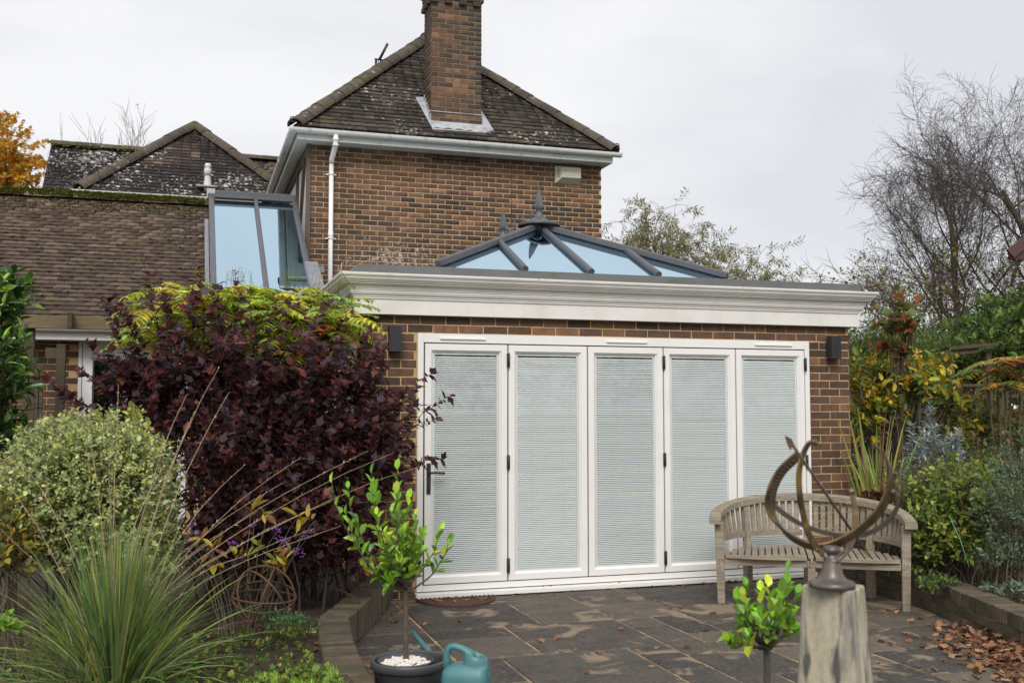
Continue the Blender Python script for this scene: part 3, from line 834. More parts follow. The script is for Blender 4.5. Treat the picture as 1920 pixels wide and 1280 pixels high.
mb.build('moss_tuft', 'moss', w_rng)
MB().box(RX0 + .3, RX1 - .3, RY + .3, 24, 0, REZ - .05).build('wall', 'brick_house', wing)
MB().box(gx0 + .1, RX0 + .29, gy0 + .2, 23, 0, gz0 - .02).build('wall', 'render_white', wing)
g = gutter(MB(), (RX0 - .12, RY - .07, REZ - .02), (1.2, RY - .07, REZ - .02), .055, (0, -1, 0))
g.box(RX0 + .02, 1.2, RY + .01, RY + .03, REZ - .16, REZ - .01)
g.build('gutter', 'white_upvc_dirty', wing)
MB().box(gx0 - .02, gx0 + .02, gy0, gyr, gz0 - .1, gz0 - .02).build('verge', 'white_upvc', wing)
# flue terminal on the hip
fp = min((onY(389, 355, RY + .01 * k_) for k_ in range(5, 190)), key=lambda p_: abs(p_[2] - (REZ + (p_[1] - RY) * RR))) + np.array([0, -.02, .07])
flue = tag(empty('flue', fp), 'short cream flue terminal with slotted cap poking through the rear tiles', 'flue')
mb = MB().lathe([(.075, -.12), (.07, .02), (.055, .16), (.056, .18), (.068, .18), (.068, .28), (.062, .30), (.062, .36), (.045, .40), (.0, .41)], fp, 16)
mb.build('flue_pipe', 'flue_white', flue)
mb = MB()
for k in range(16):
    a = k * math.pi / 8; mb.bar((fp[0] + .064 * math.cos(a), fp[1] + .064 * math.sin(a), fp[2] + .31), (fp[0] + .064 * math.cos(a), fp[1] + .064 * math.sin(a), fp[2] + .355), .006, .008)
mb.build('slot', 'black_gasket', flue)
MB().box(fp[0] - .2, fp[0] + .16, fp[1] - .2, fp[1] + .12, fp[2] - .06, fp[2] - .035).build('flashing', 'lead', flue)

# ================================================================== low wing on the left
LY, LEY, LEZ, LPY, LPZ, LX0, LX1 = 12.62, 12.30, 2.57, 15.3, 4.49, -7.0, .235
low = tag(empty('low_wing', (LX1, LY, 0)), 'single storey brick wing with brown plain tile roof and mossy ridge at the left', 'house wing')
l_roof = MB().add([(LX0, LEY, LEZ), (LX1, LEY, LEZ), (LX1, LPY, LPZ), (LX0, LPY, LPZ), (LX0, 18.3, LEZ), (LX1, 18.3, LEZ)], [(0, 1, 2, 3), (3, 2, 5, 4), (1, 5, 2)]).build('roof', 'tile_low', low)
LT = []
fl = Vector((0, LPY - LEY, LPZ - LEZ)); sl4 = fl.length
tile_slope(LT, l_roof, (-3.4, LEY, LEZ), (1, 0, 0), fl, sl4, .108, .165, lambda s: (0, 3.4 + LX1), lambda p: min(1, max(0, R.random() * .8 + .15 * (p[2] - 3.4))))
place_pieces(LT, 'tile', 'tile_low', 300)
ridge_run(l_roof, (-3.4, LPY, LPZ + .0), (LX1 + .02, LPY, LPZ + .0), .13, .30, 'tile_low', 'ridge_tile')
def tufts(mb, n, fx, s=.03):
    for k in range(n):
        p = Vector(fx()); sc_ = s * R.uniform(.5, 1.3)
        for q_ in range(3):
            a = R.uniform(0, 6.28); d = Vector((math.cos(a), math.sin(a), R.uniform(.2, 1))) * sc_; e = Vector((-math.sin(a), math.cos(a), .2)) * sc_
            mb.add([p - e, p + d, p + e, p - d * .4], [(0, 1, 2, 3)])
    return mb
mb = MB()
def rfx():
    t = R.random(); x = -3.0 + 3.2 * t; a = R.uniform(.5, 2.6)
    return (x, LPY - .125 * math.cos(math.pi - a) * -1 if False else LPY + .125 * math.cos(a + math.pi / 2) * 1.0 - .03, LPZ + .105 * math.sin(a))
def moss_on_ridge():
    x = -3.0 + 3.15 * R.random()
    a = R.uniform(.1, 1.7)
    return (x, LPY - .128 * math.cos(a), LPZ + .105 * math.sin(a) + .005)
for _ in range(5):
    cxm = R.uniform(-3, 0)
tufts(mb, 2300, lambda: moss_on_ridge(), .022)
def moss_on_tiles():
    s = abs(R.gauss(0, .22)); s = min(s, 2.8); x = R.uniform(-2.6, .1)
    p = Vector((x, LPY, LPZ)) - fl.normalized() * (s + .08)
    return p + Vector((0, -.01, .03))
tufts(mb, 500, moss_on_tiles, .016)
def moss_clump():
    return None
for k in range(95):
    c0 = Vector((R.uniform(-2.4, .1), LEY, LEZ)) + fl.normalized() * (.108 * R.randint(0, 26) + .0) + Vector((0, -.012, .022))
    sc_ = R.uniform(.25, 1)
    tufts(mb, int(12 * sc_) + 2, lambda: c0 + Vector((R.gauss(0, .025 * sc_), 0, R.gauss(0, .004))), .011)
mo = mb.build('moss_tuft', 'moss', l_roof); mo['kind'] = 'stuff'
LB = []
WX0, WX1 = onY(147, 690, LY)[0], -.02
l_wall = MB().box(LX0, WX0 - .002, LY + .006, LY + .3, 0, 2.42).box(WX0 - .001, WX1, LY + .006, LY + .3, 0, .29).box(WX1 + .001, LX1 - .01, LY + .006, LY + .3, 0, 2.42).build('wall', 'mortar_sand', low)
brick_run(LB, l_wall, -2.2, LX1, .6, 2.4, LY, 'x', tonef=lambda x, z: R.random() * .75, hole=lambda x, z: x > WX0 - .05 and x < WX1 + .05)
place_pieces(LB, 'brick', 'brick_orangery', 300)
MB().box(-3.5, LX1, LEY + .01, LEY + .03, 2.36, 2.53).box(-3.5, LX1, LEY + .03, LY, 2.36, 2.37).build('fascia', 'white_upvc', low)
g = gutter(MB(), (-3.5, LEY - .05, 2.495), (LX1, LEY - .05, 2.495), .052, (0, -1, 0))
gutter(g, (onY(125, 630, 12.25)[0], LEY - .05, 2.494), (onY(125, 630, 12.25)[0] + .02, LEY - .05, 2.494), .058, (0, -1, 0))
g.build('gutter', 'white_upvc_dirty', low)
fo = tag(MB().box(WX0, WX0 + .15, LY - .02, LY + .06, .3, 2.36).box(WX0 + .151, WX1, LY - .02, LY + .06, 2.17, 2.36).box(WX1 - .1, WX1, LY - .02, LY + .06, .3, 2.169).box(WX0 + .151, WX1 - .101, LY - .02, LY + .06, .3, .5).build('window_frame', 'white_upvc', low))
MB().box(WX0 + .151, WX1 - .101, LY + .01, LY + .016, .5, 2.17).build('pane', 'glass_window', fo)
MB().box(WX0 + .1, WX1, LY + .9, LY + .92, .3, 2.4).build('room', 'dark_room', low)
MB().bar((WX0 + .04, LY - .022, .3), (WX0 + .04, LY - .022, 2.36), .006, .003).build('frame_joint', 'black_gasket', fo)
MB().box(LX1 - .0, LX1 + .02, LEY, LEY + .01, 2.4, 2.6)

# ================================================================== sloping glazed link roof
link = tag(empty('glazed_link_roof', (.8, 12.5, 2.6)), 'steep grey framed glass roof between the low tiled wing and the tall brick house', 'glass roof')
GT, GB = (15.30, 4.62), (11.75, 2.42)
def gl(x, t, up=0): return (x, GT[0] + (GB[0] - GT[0]) * t, GT[1] + (GB[1] - GT[1]) * t + up)
gx = [.255, .875, 1.425]
ROX = 1.425
for i in range(2):
    p = [gl(gx[i] + .02, .02, -.0), gl(gx[i + 1] - .02, .02), gl(gx[i + 1] - .02, 1), gl(gx[i] + .02, 1)]
    MB().add(p + [(a, b, c_ - .012) for a, b, c_ in p], [(0, 3, 2, 1), (4, 5, 6, 7), (0, 1, 5, 4), (2, 3, 7, 6)]).build('pane', 'glass_solar', link)
for x, w in ((gx[0], .075), (gx[1], .055), (gx[2], .06)):
    MB().bar(gl(x, 0, .03), gl(x, 1.0, .03), w, .06).build('rafter', 'grey_coated', link, bevel=.012)
MB().box(gx[0] - .06, gx[2] + .02, GT[0] - .06, GT[0] + .06, GT[1] + .0, GT[1] + .11).build('top_rail', 'grey_coated', link, bevel=.01)
MB().box(gx[0] - .05, gx[2], GT[0] - .1, GT[0] - .061, GT[1] + .0, GT[1] + .05).build('top_rail', 'grey_coated', link)
MB().box(gx[0] - .065, gx[0] + .05, GT[0] - .075, GT[0] + .075, GT[1] - .02, GT[1] + .125).build('corner_cap', 'lead', link)
MB().bar(gl(gx[0] - .07, .2, .0), gl(gx[0] - .07, 1, .0), .05, .02).build('lead_strip', 'lead_dark', link)
MB().box(1.47, 1.56, 12.2, 14.79, 2.4, 2.86).build('side_upstand', 'lead_dark', link)
p0 = Vector(onX(590, 505, 1.52)); 
MB().bar(onY(583, 495, 12.9), onY(596, 545, 12.2), .07, .16, (1, 0, 0)).box(*[float(q_) for q_ in (onY(585, 505, 12.85)[0], onY(606, 505, 12.85)[0], 12.75, 12.95, onY(585, 512, 12.85)[2], onY(585, 500, 12.85)[2])]).build('lead_corner', 'lead_dark', link)
MB().box(gx[0] - .04, 1.5, 11.62, 11.76, 2.32, 2.44).build('eaves_beam', 'grey_coated', link)
MB().box(.3, 1.4, 11.7, 11.74, 0, 2.3).build('front_glazing', 'glass_window', link)

# ================================================================== orangery with bifold doors
OX0, OX1, OY, OZ = 1.374, 6.205, 8.67, 2.40
DX0, DX1, DZ = 1.867, 5.737, 2.253
ora = tag(empty('orangery', (OX0, OY, 0)), 'flat roofed brick orangery with white cornice and five bifold doors facing the patio', 'orangery')
o_wall = MB()
o_wall.box(OX0 + .006, DX0, OY + .006, OY + .22, 0, OZ).box(DX1, OX1 - .012, OY + .006, OY + .22, 0, OZ).box(DX0 + .001, DX1 - .001, OY + .006, OY + .22, DZ, OZ)
o_wall.box(OX1 - .23, OX1 - .012, OY + .221, HY, 0, OZ).box(OX0 + .012, OX0 + .23, OY + .221, 8.85, 0, OZ).box(OX0 + .012, OX0 + .23, 10.4, HY, 0, OZ).box(OX0 + .012, OX0 + .23, 8.851, 10.399, 0, .9).box(OX0 + .012, OX0 + .23, 8.851, 10.399, 2.22, OZ)
o_wall = o_wall.build('wall', 'mortar_sand', ora)
OB = []
def otone(x, z):
    if 2.25 < z < 2.33 and 2.1 < x < 3.9: return R.choice([.2, .88, .93, .88, .3, .95])
    if x > 5.7: return R.choice([R.random() * .6] * 5 + [.88])
    return min(1, R.random() * .82)
ohole = lambda x, z: DX0 < x < DX1 and z < DZ
brick_run(OB, o_wall, OX0, DX0 - .004, 0, 2.25, OY, 'x', start=.5, tonef=otone, L_=.222)
brick_run(OB, o_wall, DX1 + .006, OX1, 0, 2.25, OY, 'x', start=.0, tonef=otone)
brick_run(OB, o_wall, OX0, OX1, 2.256, 2.40, OY, 'x', start=.2, tonef=otone, pitch=.072)
brick_run(OB, o_wall, OY + .04, 8.85, 1.2, 2.40, OX0, 'y-', start=.5, tonef=otone)
place_pieces(OB, 'brick', 'brick_orangery', 300)
# side window
swx = OX0 + .05
mb = MB().box(swx, swx + .07, 8.86, 8.92, .9, 2.21).box(swx, swx + .07, 10.33, 10.39, .9, 2.21).box(swx, swx + .07, 8.921, 10.329, 2.14, 2.21).box(swx, swx + .07, 8.921, 10.329, .9, .98)
for y in (9.3, 9.34, 9.82, 9.86): mb.box(swx - .01, swx + .07, y, y + .038, .981, 2.139)
wf = mb.build('window_frame', 'white_upvc', ora)
MB().box(swx + .03, swx + .036, 8.92, 10.33, .98, 2.14).build('pane', 'glass_window', wf)
mb = MB()
for z in (1.3, 1.6, 1.88): mb.box(swx + .02, swx + .028, 8.92, 10.33, z, z + .012)
for y in (9.12, 9.6, 10.1): mb.box(swx + .019, swx + .027, y, y + .012, .98, 2.14)
mb.build('glazing_bar', 'lead', wf)
# cornice: one profile carried round three sides
def cornice(prof, name, mat, x1=OX1, closed=True):
    mb = MB(); n = len(prof)
    def ringpt(d, z): return [(OX0 - d, 14.78, z), (OX0 - d, OY - d, z), (x1 + d, OY - d, z), (x1 + d, 14.78, z)]
    rows = [ringpt(d, z) for d, z in prof]
    vs = [p for r_ in rows for p in r_]
    fs = []
    for i in range(n if closed else n - 1):
        k = (i + 1) % n
        for j in range(3): fs.append((i * 4 + j, i * 4 + j + 1, k * 4 + j + 1, k * 4 + j))
    fs += [tuple(i * 4 for i in range(n))[::-1], tuple(i * 4 + 3 for i in range(n))]
    mb.add(vs, fs)
    return mb.build(name, mat, ora)
cornice([(-.05, 2.402), (.065, 2.402), (.065, 2.52), (.058, 2.524), (.058, 2.531), (-.05, 2.531)], 'fascia', 'cornice_white')
og = [(-.05, 2.5315), (.072, 2.5315), (.072, 2.543), (.079, 2.548), (.079, 2.556), (.09, 2.565), (.098, 2.580), (.101, 2.60), (.106, 2.603), (.106, 2.612), (.112, 2.615)]
og += [(.112 + .038 * (1 - math.cos(t * math.pi / 2)), 2.615 + .035 * math.sin(t * math.pi / 2)) for t in (.25, .5, .75, 1)]
og += [(.150, 2.659), (-.05, 2.659)]
cornice(og, 'cornice', 'cornice_white')
cornice([(.0, 2.6595), (.158, 2.6595), (.168, 2.672), (.172, 2.679), (.180, 2.683), (.186, 2.697), (.187, 2.705), (.196, 2.709), (.202, 2.72), (.202, 2.735), (.192, 2.737), (.188, 2.72), (.150, 2.68), (.0, 2.68)], 'gutter', 'cornice_white')
for xj in (OX0 - .055, 4.05, OX1 + .015):
    MB().box(xj, xj + .045, OY - .0675, OY - .0652, 2.402, 2.519).build('joint_cover', 'cornice_white', ora)
for xj in (2.9, 4.9):
    MB().box(xj, xj + .004, OY - .2035, OY - .2021, 2.72, 2.735).build('gutter_joint', 'black_gasket', ora)
mb = MB()
mb.add([(OX0 - .12, OY - .045, 2.705), (OX1 + .12, OY - .045, 2.705), (OX1 + .12, OY - .03, 2.826), (OX0 - .035, OY - .03, 2.826),
        (OX0 - .12, OY + .2, 2.705), (OX1 + .12, OY + .2, 2.705), (OX1 + .12, OY + .15, 2.826), (OX0 - .035, OY + .15, 2.826)],
       [(0, 1, 2, 3), (3, 2, 6, 7), (0, 3, 7, 4), (1, 5, 6, 2), (4, 7, 6, 5)])
mb.add([(OX0 - .12, OY + .2, 2.705), (OX0 + .1, OY + .2, 2.705), (OX0 + .1, HY - .02, 2.705), (OX0 - .12, HY - .02, 2.705), (OX0 - .035, OY + .15, 2.825), (OX0 + .1, OY + .15, 2.825), (OX0 + .1, HY - .02, 2.825), (OX0 - .035, HY - .02, 2.825)],
       [(4, 5, 6, 7), (0, 4, 7, 3), (1, 2, 6, 5)])
mb.box(OX1 - .1, OX1 + .119, OY + .151, HY - .02, 2.705, 2.825)
mb.build('parapet', 'flashing_grey', ora)
MB().box(OX0 + .1, OX1 - .1, OY + .15, HY - .02, 2.55, 2.78).build('flat_roof', 'flashing_grey', ora)
MB().tube([(OX0 - .19, OY - .19, 2.80), (OX0 - .20, OY - .205, 2.74), (OX0 - .17, OY - .20, 2.70), (OX0 - .13, OY - .155, 2.655), (OX0 - .06, OY - .12, 2.61)], .004, 5).build('cord', 'string_grey', ora)
# door frame
FD = .055
mb = MB()
fy0, fy1 = OY - .012, OY + .06
mb.box(DX0, DX0 + .052, fy0, fy1, .058, DZ - .002).box(DX1 - .052, DX1 - .002, fy0, fy1, .058, DZ - .002)
mb.box(DX0 + .053, DX1 - .053, fy0, fy1, DZ - .080, DZ - .002).box(DX0 + .053, DX1 - .053, fy0, fy1, .058, .108)
dfr = mb.build('door_frame', 'white_upvc', ora, bevel=.003)
MB().box(DX0 - .015, DX1 + .01, OY - .075, OY + .06, .008, .050).build('sill', 'white_upvc', ora, bevel=.006)
MB().box(DX0, DX1, OY - .03, OY + .06, -.03, .007).build('sill_packer', 'ditch_dark', ora)
gaps = [DX0 + .0575 + i * ((DX1 - DX0 - .115) / 5) for i in range(6)]
mb = MB().box(DX0 + .0525, DX1 - .0525, OY + .002, OY + .050, .1085, .1165).box(DX0 + .0525, DX1 - .0525, OY + .002, OY + .050, DZ - .0905, DZ - .0805)
for gx_ in gaps: mb.box(gx_ - .0055, gx_ + .0055, OY + .003, OY + .049, .117, DZ - .091)
mb.build('gasket', 'black_gasket', ora)
for xa, xb in ((825, 910), (1137, 1213), (1415, 1484)):
    a, b_ = onY(xa, 634, fy0)[0], onY(xb, 640, fy0)[0]
    MB().box(a, b_, fy0 - .014, fy0 - .0005, DZ - .052, DZ - .036).build('trickle_vent', 'white_upvc', dfr, bevel=.003)
gaps = [DX0 + .0575 + i * ((DX1 - DX0 - .115) / 5) for i in range(6)]
zb, zt = .117, DZ - .091
# dark cut-out behind the gasket so the glass looks into the room
for i in range(5):
    x0, x1 = gaps[i] + .006, gaps[i + 1] - .006
    y0, y1 = OY - .018, OY + .052
    S, CS = .066, .024
    leaf = MB()
    def frame(mb, a0, a1, c0, c1, w, ya, yb):
        mb.box(a0, a0 + w, ya, yb, c0, c1).box(a1 - w, a1, ya, yb, c0, c1).box(a0 + w, a1 - w, ya, yb, c0, c0 + w).box(a0 + w, a1 - w, ya, yb, c1 - w, c1)
    # mitred sash with a sloping inner bead
    def mitre(mb, a0, a1, c0, c1, prof):
        rows = []
        for d, y in prof: rows.append([(a0 + d, y, c0 + d), (a1 - d, y, c0 + d), (a1 - d, y, c1 - d), (a0 + d, y, c1 - d)])
        n = len(rows); vs = [p for r_ in rows for p in r_]; fs = []
        for q_ in range(n):
            k = (q_ + 1) % n
            for j in range(4): fs.append((q_ * 4 + j, q_ * 4 + (j + 1) % 4, k * 4 + (j + 1) % 4, k * 4 + j))
        mb.add(vs, fs)
    mitre(leaf, x0, x1, zb, zt, [(0, y1), (0, y0 + .003), (.003, y0), (.054, y0), (.060, y0 + .010), (.072, y0 + .020), (.072, y1)])
    lf = leaf.build('door_leaf', 'white_upvc', ora)
    MB().box(x0 + .0725, x1 - .0725, y0 + .022, y0 + .027, zb + .0725, zt - .0725).build('pane', 'glass_clear', lf)
    cas = MB(); mitre(cas, x0 + .0725, x1 - .0725, zb + .0725, zt - .0725, [(0, y0 + .045), (0, y0 + .029), (.019, y0 + .029), (.019, y0 + .045)])
    cas.build('blind_cassette', 'white_upvc', lf)
    bx0, bx1, bz0, bz1 = x0 + .0925, x1 - .0925, zb + .093, zt - .093
    if i == 2: bz1 -= .0
    V, F = [], []
    nsl = int((bz1 - bz0) / .0165)
    tilt = (.80, .98, .84, .90, 1.0)[i]
    for s in range(nsl):
        z = bz0 + (s + .5) * .0165
        tl = tilt + R.gauss(0, .03)
        dy, dz = .0078 * math.cos(tl), .0078 * math.sin(tl)
        sag = R.gauss(0, .0006)
        b0 = len(V)
        V += [(bx0, y0 + .037 - dy, z - dz), (bx1, y0 + .037 - dy, z - dz + sag), (bx1, y0 + .037, z + .0016 + sag), (bx0, y0 + .037, z + .0016), (bx1, y0 + .037 + dy, z + dz + sag), (bx0, y0 + .037 + dy, z + dz)]
        F += [(b0, b0 + 1, b0 + 2, b0 + 3), (b0 + 3, b0 + 2, b0 + 4, b0 + 5)]
    iv = wmat(lf).inverted()
    bo = obj('blind', npmesh('blind', np.array(V) - np.array([OX0, OY, 0]), np.array(F)), 'blind_slat', lf)
    bo['kind'] = 'stuff'
    mb = MB()
    for fx in (.24, .76): mb.bar((bx0 + (bx1 - bx0) * fx, y0 + .0285, bz0), (bx0 + (bx1 - bx0) * fx, y0 + .0285, bz1), .0022, .0016, (1, 0, 0))
    mb.build('ladder_cord', 'white_upvc', lf)
hinges = {1: (2.03, 1.14, .25), 3: (2.03, 1.14, .25), 5: (2.03, 1.1, .25)}
for gi, zs in hinges.items():
    for z in zs:
        x = gaps[gi]
        MB().box(x - .013, x + .013, OY - .033, OY - .0185, z - .06, z + .055).tube([(x, OY - .036, z - .068), (x, OY - .036, z + .062)], .007, 8).build('hinge', 'hinge_dark', ora)
# lever handle at the left stile
hx = gaps[0] + .04
hd = MB().box(hx - .018, hx + .018, OY - .030, OY - .0185, .88, 1.14).build('handle_plate', 'hinge_dark', ora, bevel=.003)
MB().tube([(hx, OY - .03, 1.06), (hx, OY - .07, 1.06), (hx + .02, OY - .075, 1.06), (hx + .13, OY - .072, 1.055)], .010, 8).build('handle', 'hinge_dark', hd)
# interior
MB().box(OX0 + .3, OX1 - .3, OY + .5, 14.5, 0.001, .05).build('floor', 'flashing_grey', ora)
MB().box(OX0 + .24, OX1 - .24, 13.9, 14.0, .0, 2.39).build('back_wall', 'render_white', ora)

# roof lantern
lan = MB()
NX0, NX1, NY0, NY1, NZ, AZ = 2.285, 5.445, 9.70, 14.30, 2.975, 3.70
NM = (NX0 + NX1) / 2; ay0, ay1 = NY0 + 1.58, NY1 - 1.58
lan.box(NX0 + .05, NX1 - .05, NY0 + .05, NY1 - .05, 2.78, 2.90)
lan.box(NX0 + .01, NX1 - .01, NY0 + .01, NY1 - .01, 2.901, 2.955)
lan = lan.build('roof_lantern', 'grey_coated', ora)
cnr = [(NX0, NY0, NZ), (NX1, NY0, NZ), (NX1, NY1, NZ), (NX0, NY1, NZ)]
A0, A1 = (NM, ay0, AZ), (NM, ay1, AZ)
def lerp(a, b, t): return tuple(a[i] + (b[i] - a[i]) * t for i in range(3))
for poly in ([cnr[0], cnr[1], A0], [cnr[1], cnr[2], A1, A0], [cnr[2], cnr[3], A1], [cnr[3], cnr[0], A0, A1]):
    pass
def hipz(x):  # height of the front slope at plan y on the line x
    return 0
fx = [onY(984, 502, NY0)[0], onY(1108, 508, NY0)[0], onY(1234, 512, NY0)[0]]
# front panes split by the three rafters
def front(x, y): return (x, y, NZ + (y - NY0) * (AZ - NZ) / 1.58)
def hip_y(x): return NY0 + (x - NX0 if x < NM else NX1 - x)
xs = [NX0] + fx + [NX1]
for i in range(4):
    a, b_ = xs[i], xs[i + 1]
    pts = [front(a, NY0), front(b_, NY0)]
    if b_ < NX1: pts.append(front(b_, hip_y(b_)))
    if a < NM < b_: pts.append(front(NM, hip_y(NM)))
    if a > NX0: pts.append(front(a, hip_y(a)))
    n_ = len(pts)
    MB().add(pts + [(p[0], p[1], p[2] - .02) for p in pts], [tuple(range(n_)), tuple(range(n_, 2 * n_))[::-1]] + [(q_, q_ + n_, (q_ + 1) % n_ + n_, (q_ + 1) % n_) for q_ in range(n_)]).build('pane', 'glass_solar', lan)
for sx, xe in ((-1, NX0), (1, NX1)):
    for k in range(5):
        t0, t1 = k / 5, (k + 1) / 5
        y0_, y1_ = NY0 + (NY1 - NY0) * t0, NY0 + (NY1 - NY0) * t1
        yy0, yy1 = ay0 + (ay1 - ay0) * t0, ay0 + (ay1 - ay0) * t1
        pts = [(xe, y0_, NZ), (xe, y1_, NZ), (NM, yy1, AZ), (NM, yy0, AZ)]
        MB().add(pts, [(0, 1, 2, 3)]).build('pane', 'glass_solar', lan)
MB().add([cnr[2], cnr[3], A1], [(0, 1, 2)]).build('pane', 'glass_solar', lan)
def rafter(a, b, w, h, ends=True):
    o = MB().bar((a[0], a[1], a[2] + h / 2), (b[0], b[1], b[2] + h / 2), w, h).build('rafter', 'grey_coated', lan, bevel=.014)
for x in fx:
    yh = hip_y(x) if abs(x - NM) > .1 else ay0
    a, b_ = front(x, NY0 - .02), front(x, yh)
    MB().tube([(a[0], a[1], a[2] + .022), (b_[0], b_[1], b_[2] + .022)], .034, 12, sm=False).build('rafter', 'grey_coated', lan)
for c_, ap_ in ((cnr[0], A0), (cnr[1], A0), (cnr[2], A1), (cnr[3], A1)):
    rafter(lerp(ap_, c_, 1.0), lerp(c_, ap_, 1.0), .075, .07)
for k in range(1, 5):
    for xe in (NX0, NX1):
        t = k / 5
        a = (xe, NY0 + (NY1 - NY0) * t, NZ); b_ = (NM, ay0 + (ay1 - ay0) * t, AZ)
        MB().tube([(a[0], a[1], a[2] + .022), (b_[0], b_[1], b_[2] + .022)], .03, 8, sm=False).build('rafter', 'grey_coated', lan)
MB().bar((NM, ay0, AZ + .045), (NM, ay1, AZ + .045), .09, .07).build('ridge_bar', 'grey_coated', lan, bevel=.015)
def spear(c, s, nm='finial'):
    mb = MB()
    mb.lathe([(.0, .0), (.055, .0), (.055, .055), (.040, .07), (.036, .13), (.045, .135), (.047, .15)], c, 20)
    prof = [(.049, .15), (.052, .165), (.046, .21), (.034, .28), (.018, .345), (.001, .395)]
    mb.lathe([(r_ * 1.02, z * 1.0) for r_, z in prof], c, 6, sm=False)
    if s != 1:
        mb.v = [tuple(c[i] + (p[i] - c[i]) * s for i in range(3)) for p in mb.v]
    mb.build(nm, 'grey_coated', lan)
for c_ in ((NM, ay0, AZ + .09), (NM, ay1, AZ + .09)):
    MB().lathe([(.245, -.055), (.25, -.045), (.25, -.03), (.16, .0), (.10, .02), (.085, .04), (.06, .05)], (c_[0], c_[1], AZ + .075), 20).lathe([(.09, -.2), (.1, -.06)], (c_[0], c_[1], AZ + .07), 8).build('radius_cap', 'grey_coated', lan)
    spear(c_, 1.0)
for t in (.18, .42, .66, .88):
    y = ay0 + (ay1 - ay0) * t
    MB().lathe([(.012, 0), (.010, .05), (.026, .07), (.016, .09), (.026, .115), (.012, .15), (.001, .19)], (NM, y, AZ + .08), 6, sm=False).build('cresting', 'grey_coated', lan)

# wall lamps
def wall_lamp(x, z, label):
    t = tag(empty('wall_lamp', (x, OY, z)), label, 'wall lamp', 'ribbed wall lamps on the orangery piers')
    MB().box(x - .035, x + .035, OY - .028, OY - .001, z - .075, z + .075).build('mount', 'lamp_graphite', t)
    MB().box(x - .052, x + .052, OY - .115, OY - .029, z - .11, z + .11).build('shade', 'lamp_graphite', t, bevel=.003)
    mb = MB()
    for k in range(7): mb.box(x - .049 + k * .015, x - .041 + k * .015, OY - .120, OY - .1151, z - .107, z + .107)
    mb.build('rib', 'lamp_graphite', t)
    MB().lathe([(.0, -.112), (.03, -.112), (.034, -.1105)], (x, OY - .07, z), 12).build('lens', 'black_gasket', t)
wall_lamp(1.655, 2.193, 'dark ribbed wall lamp on the brick pier left of the bifold doors')
wall_lamp(5.972, 2.193, 'dark ribbed wall lamp on the brick pier right of the bifold doors')

# ================================================================== ground, patio, garden walls
def smooth_noise(x, y, s=1.0):
    return (math.sin(x * 1.7 * s + 1.3) * math.cos(y * 2.1 * s) + .5 * math.sin(x * 4.1 * s + y * 3.3 * s) + .25 * math.sin(x * 9.3 * s - y * 7.7 * s)) / 1.75
gr = MB().add([(-300, -200, -.12), (300, -200, -.12), (300, 500, -.12), (-300, 500, -.12)], [(0, 1, 2, 3)]).build('ground', 'grass_ground')
tag(gr, kind='structure')
LWALL = [(1.66, 8.655), (1.56, 8.3), (1.30, 7.6), (1.04, 6.95), (.97, 6.3), (.93, 5.6), (.93, 4.9), (1.0, 4.0), (1.1, 3.0)]
RWALL = [(5.74, 8.64), (5.73, 7.9), (5.72, 7.35), (5.61, 6.8), (5.45, 6.3), (5.22, 5.5), (4.9, 4.7), (4.5, 3.9), (3.9, 3.0)]
def wx(poly, y):
    for (x0, y0), (x1, y1) in zip(poly[:-1], poly[1:]):
        if y1 <= y <= y0: return x0 + (x1 - x0) * (y - y0) / (y1 - y0)
    return poly[0][0] if y > poly[0][1] else poly[-1][0]
def bed(name, x0, x1, y0, y1, st, keep, hf, mat):
    nx, ny = int((x1 - x0) / st) + 1, int((y1 - y0) / st) + 1
    V = [(x0 + i * st, y0 + j * st, hf(x0 + i * st, y0 + j * st)) for j in range(ny) for i in range(nx)]
    F = [(j * nx + i, j * nx + i + 1, (j + 1) * nx + i + 1, (j + 1) * nx + i) for j in range(ny - 1) for i in range(nx - 1) if keep(x0 + (i + .5) * st, y0 + (j + .5) * st)]
    o = obj(name, npmesh(name, np.array(V), np.array(F), smooth=True), mat)
    return tag(o, kind='structure')
lh = lambda x, y: .17 + .035 * smooth_noise(x, y) + .012 * smooth_noise(x, y, 4) + R.uniform(-.006, .006) + (.10 * max(0, min(1, (5.9 - y) / .8)) if x < .9 else 0)
bed('flower_bed_soil', -9, 1.6, 2.0, 12.5, .1, lambda x, y: x < wx(LWALL, y) - .12 and not (y > 8.7 and x > 1.3), lh, 'soil')
rh = lambda x, y: .19 + .03 * smooth_noise(x, y) + .01 * smooth_noise(x, y, 4) + .03 * max(0, x - 6.2) + R.uniform(-.006, .006)
bed('garden_bed_soil', 3.0, 16.0, 2.6, 15.0, .125, lambda x, y: x > wx(RWALL, y) + .16 and not (y > 8.5 and x < 6.25), rh, 'soil')
patio = tag(MB().add([(-1, 2, -.006), (6.4, 2, -.006), (6.4, 8.9, -.006), (-1, 8.9, -.006)], [(0, 1, 2, 3)]).build('patio', 'joint_mortar'), kind='structure')
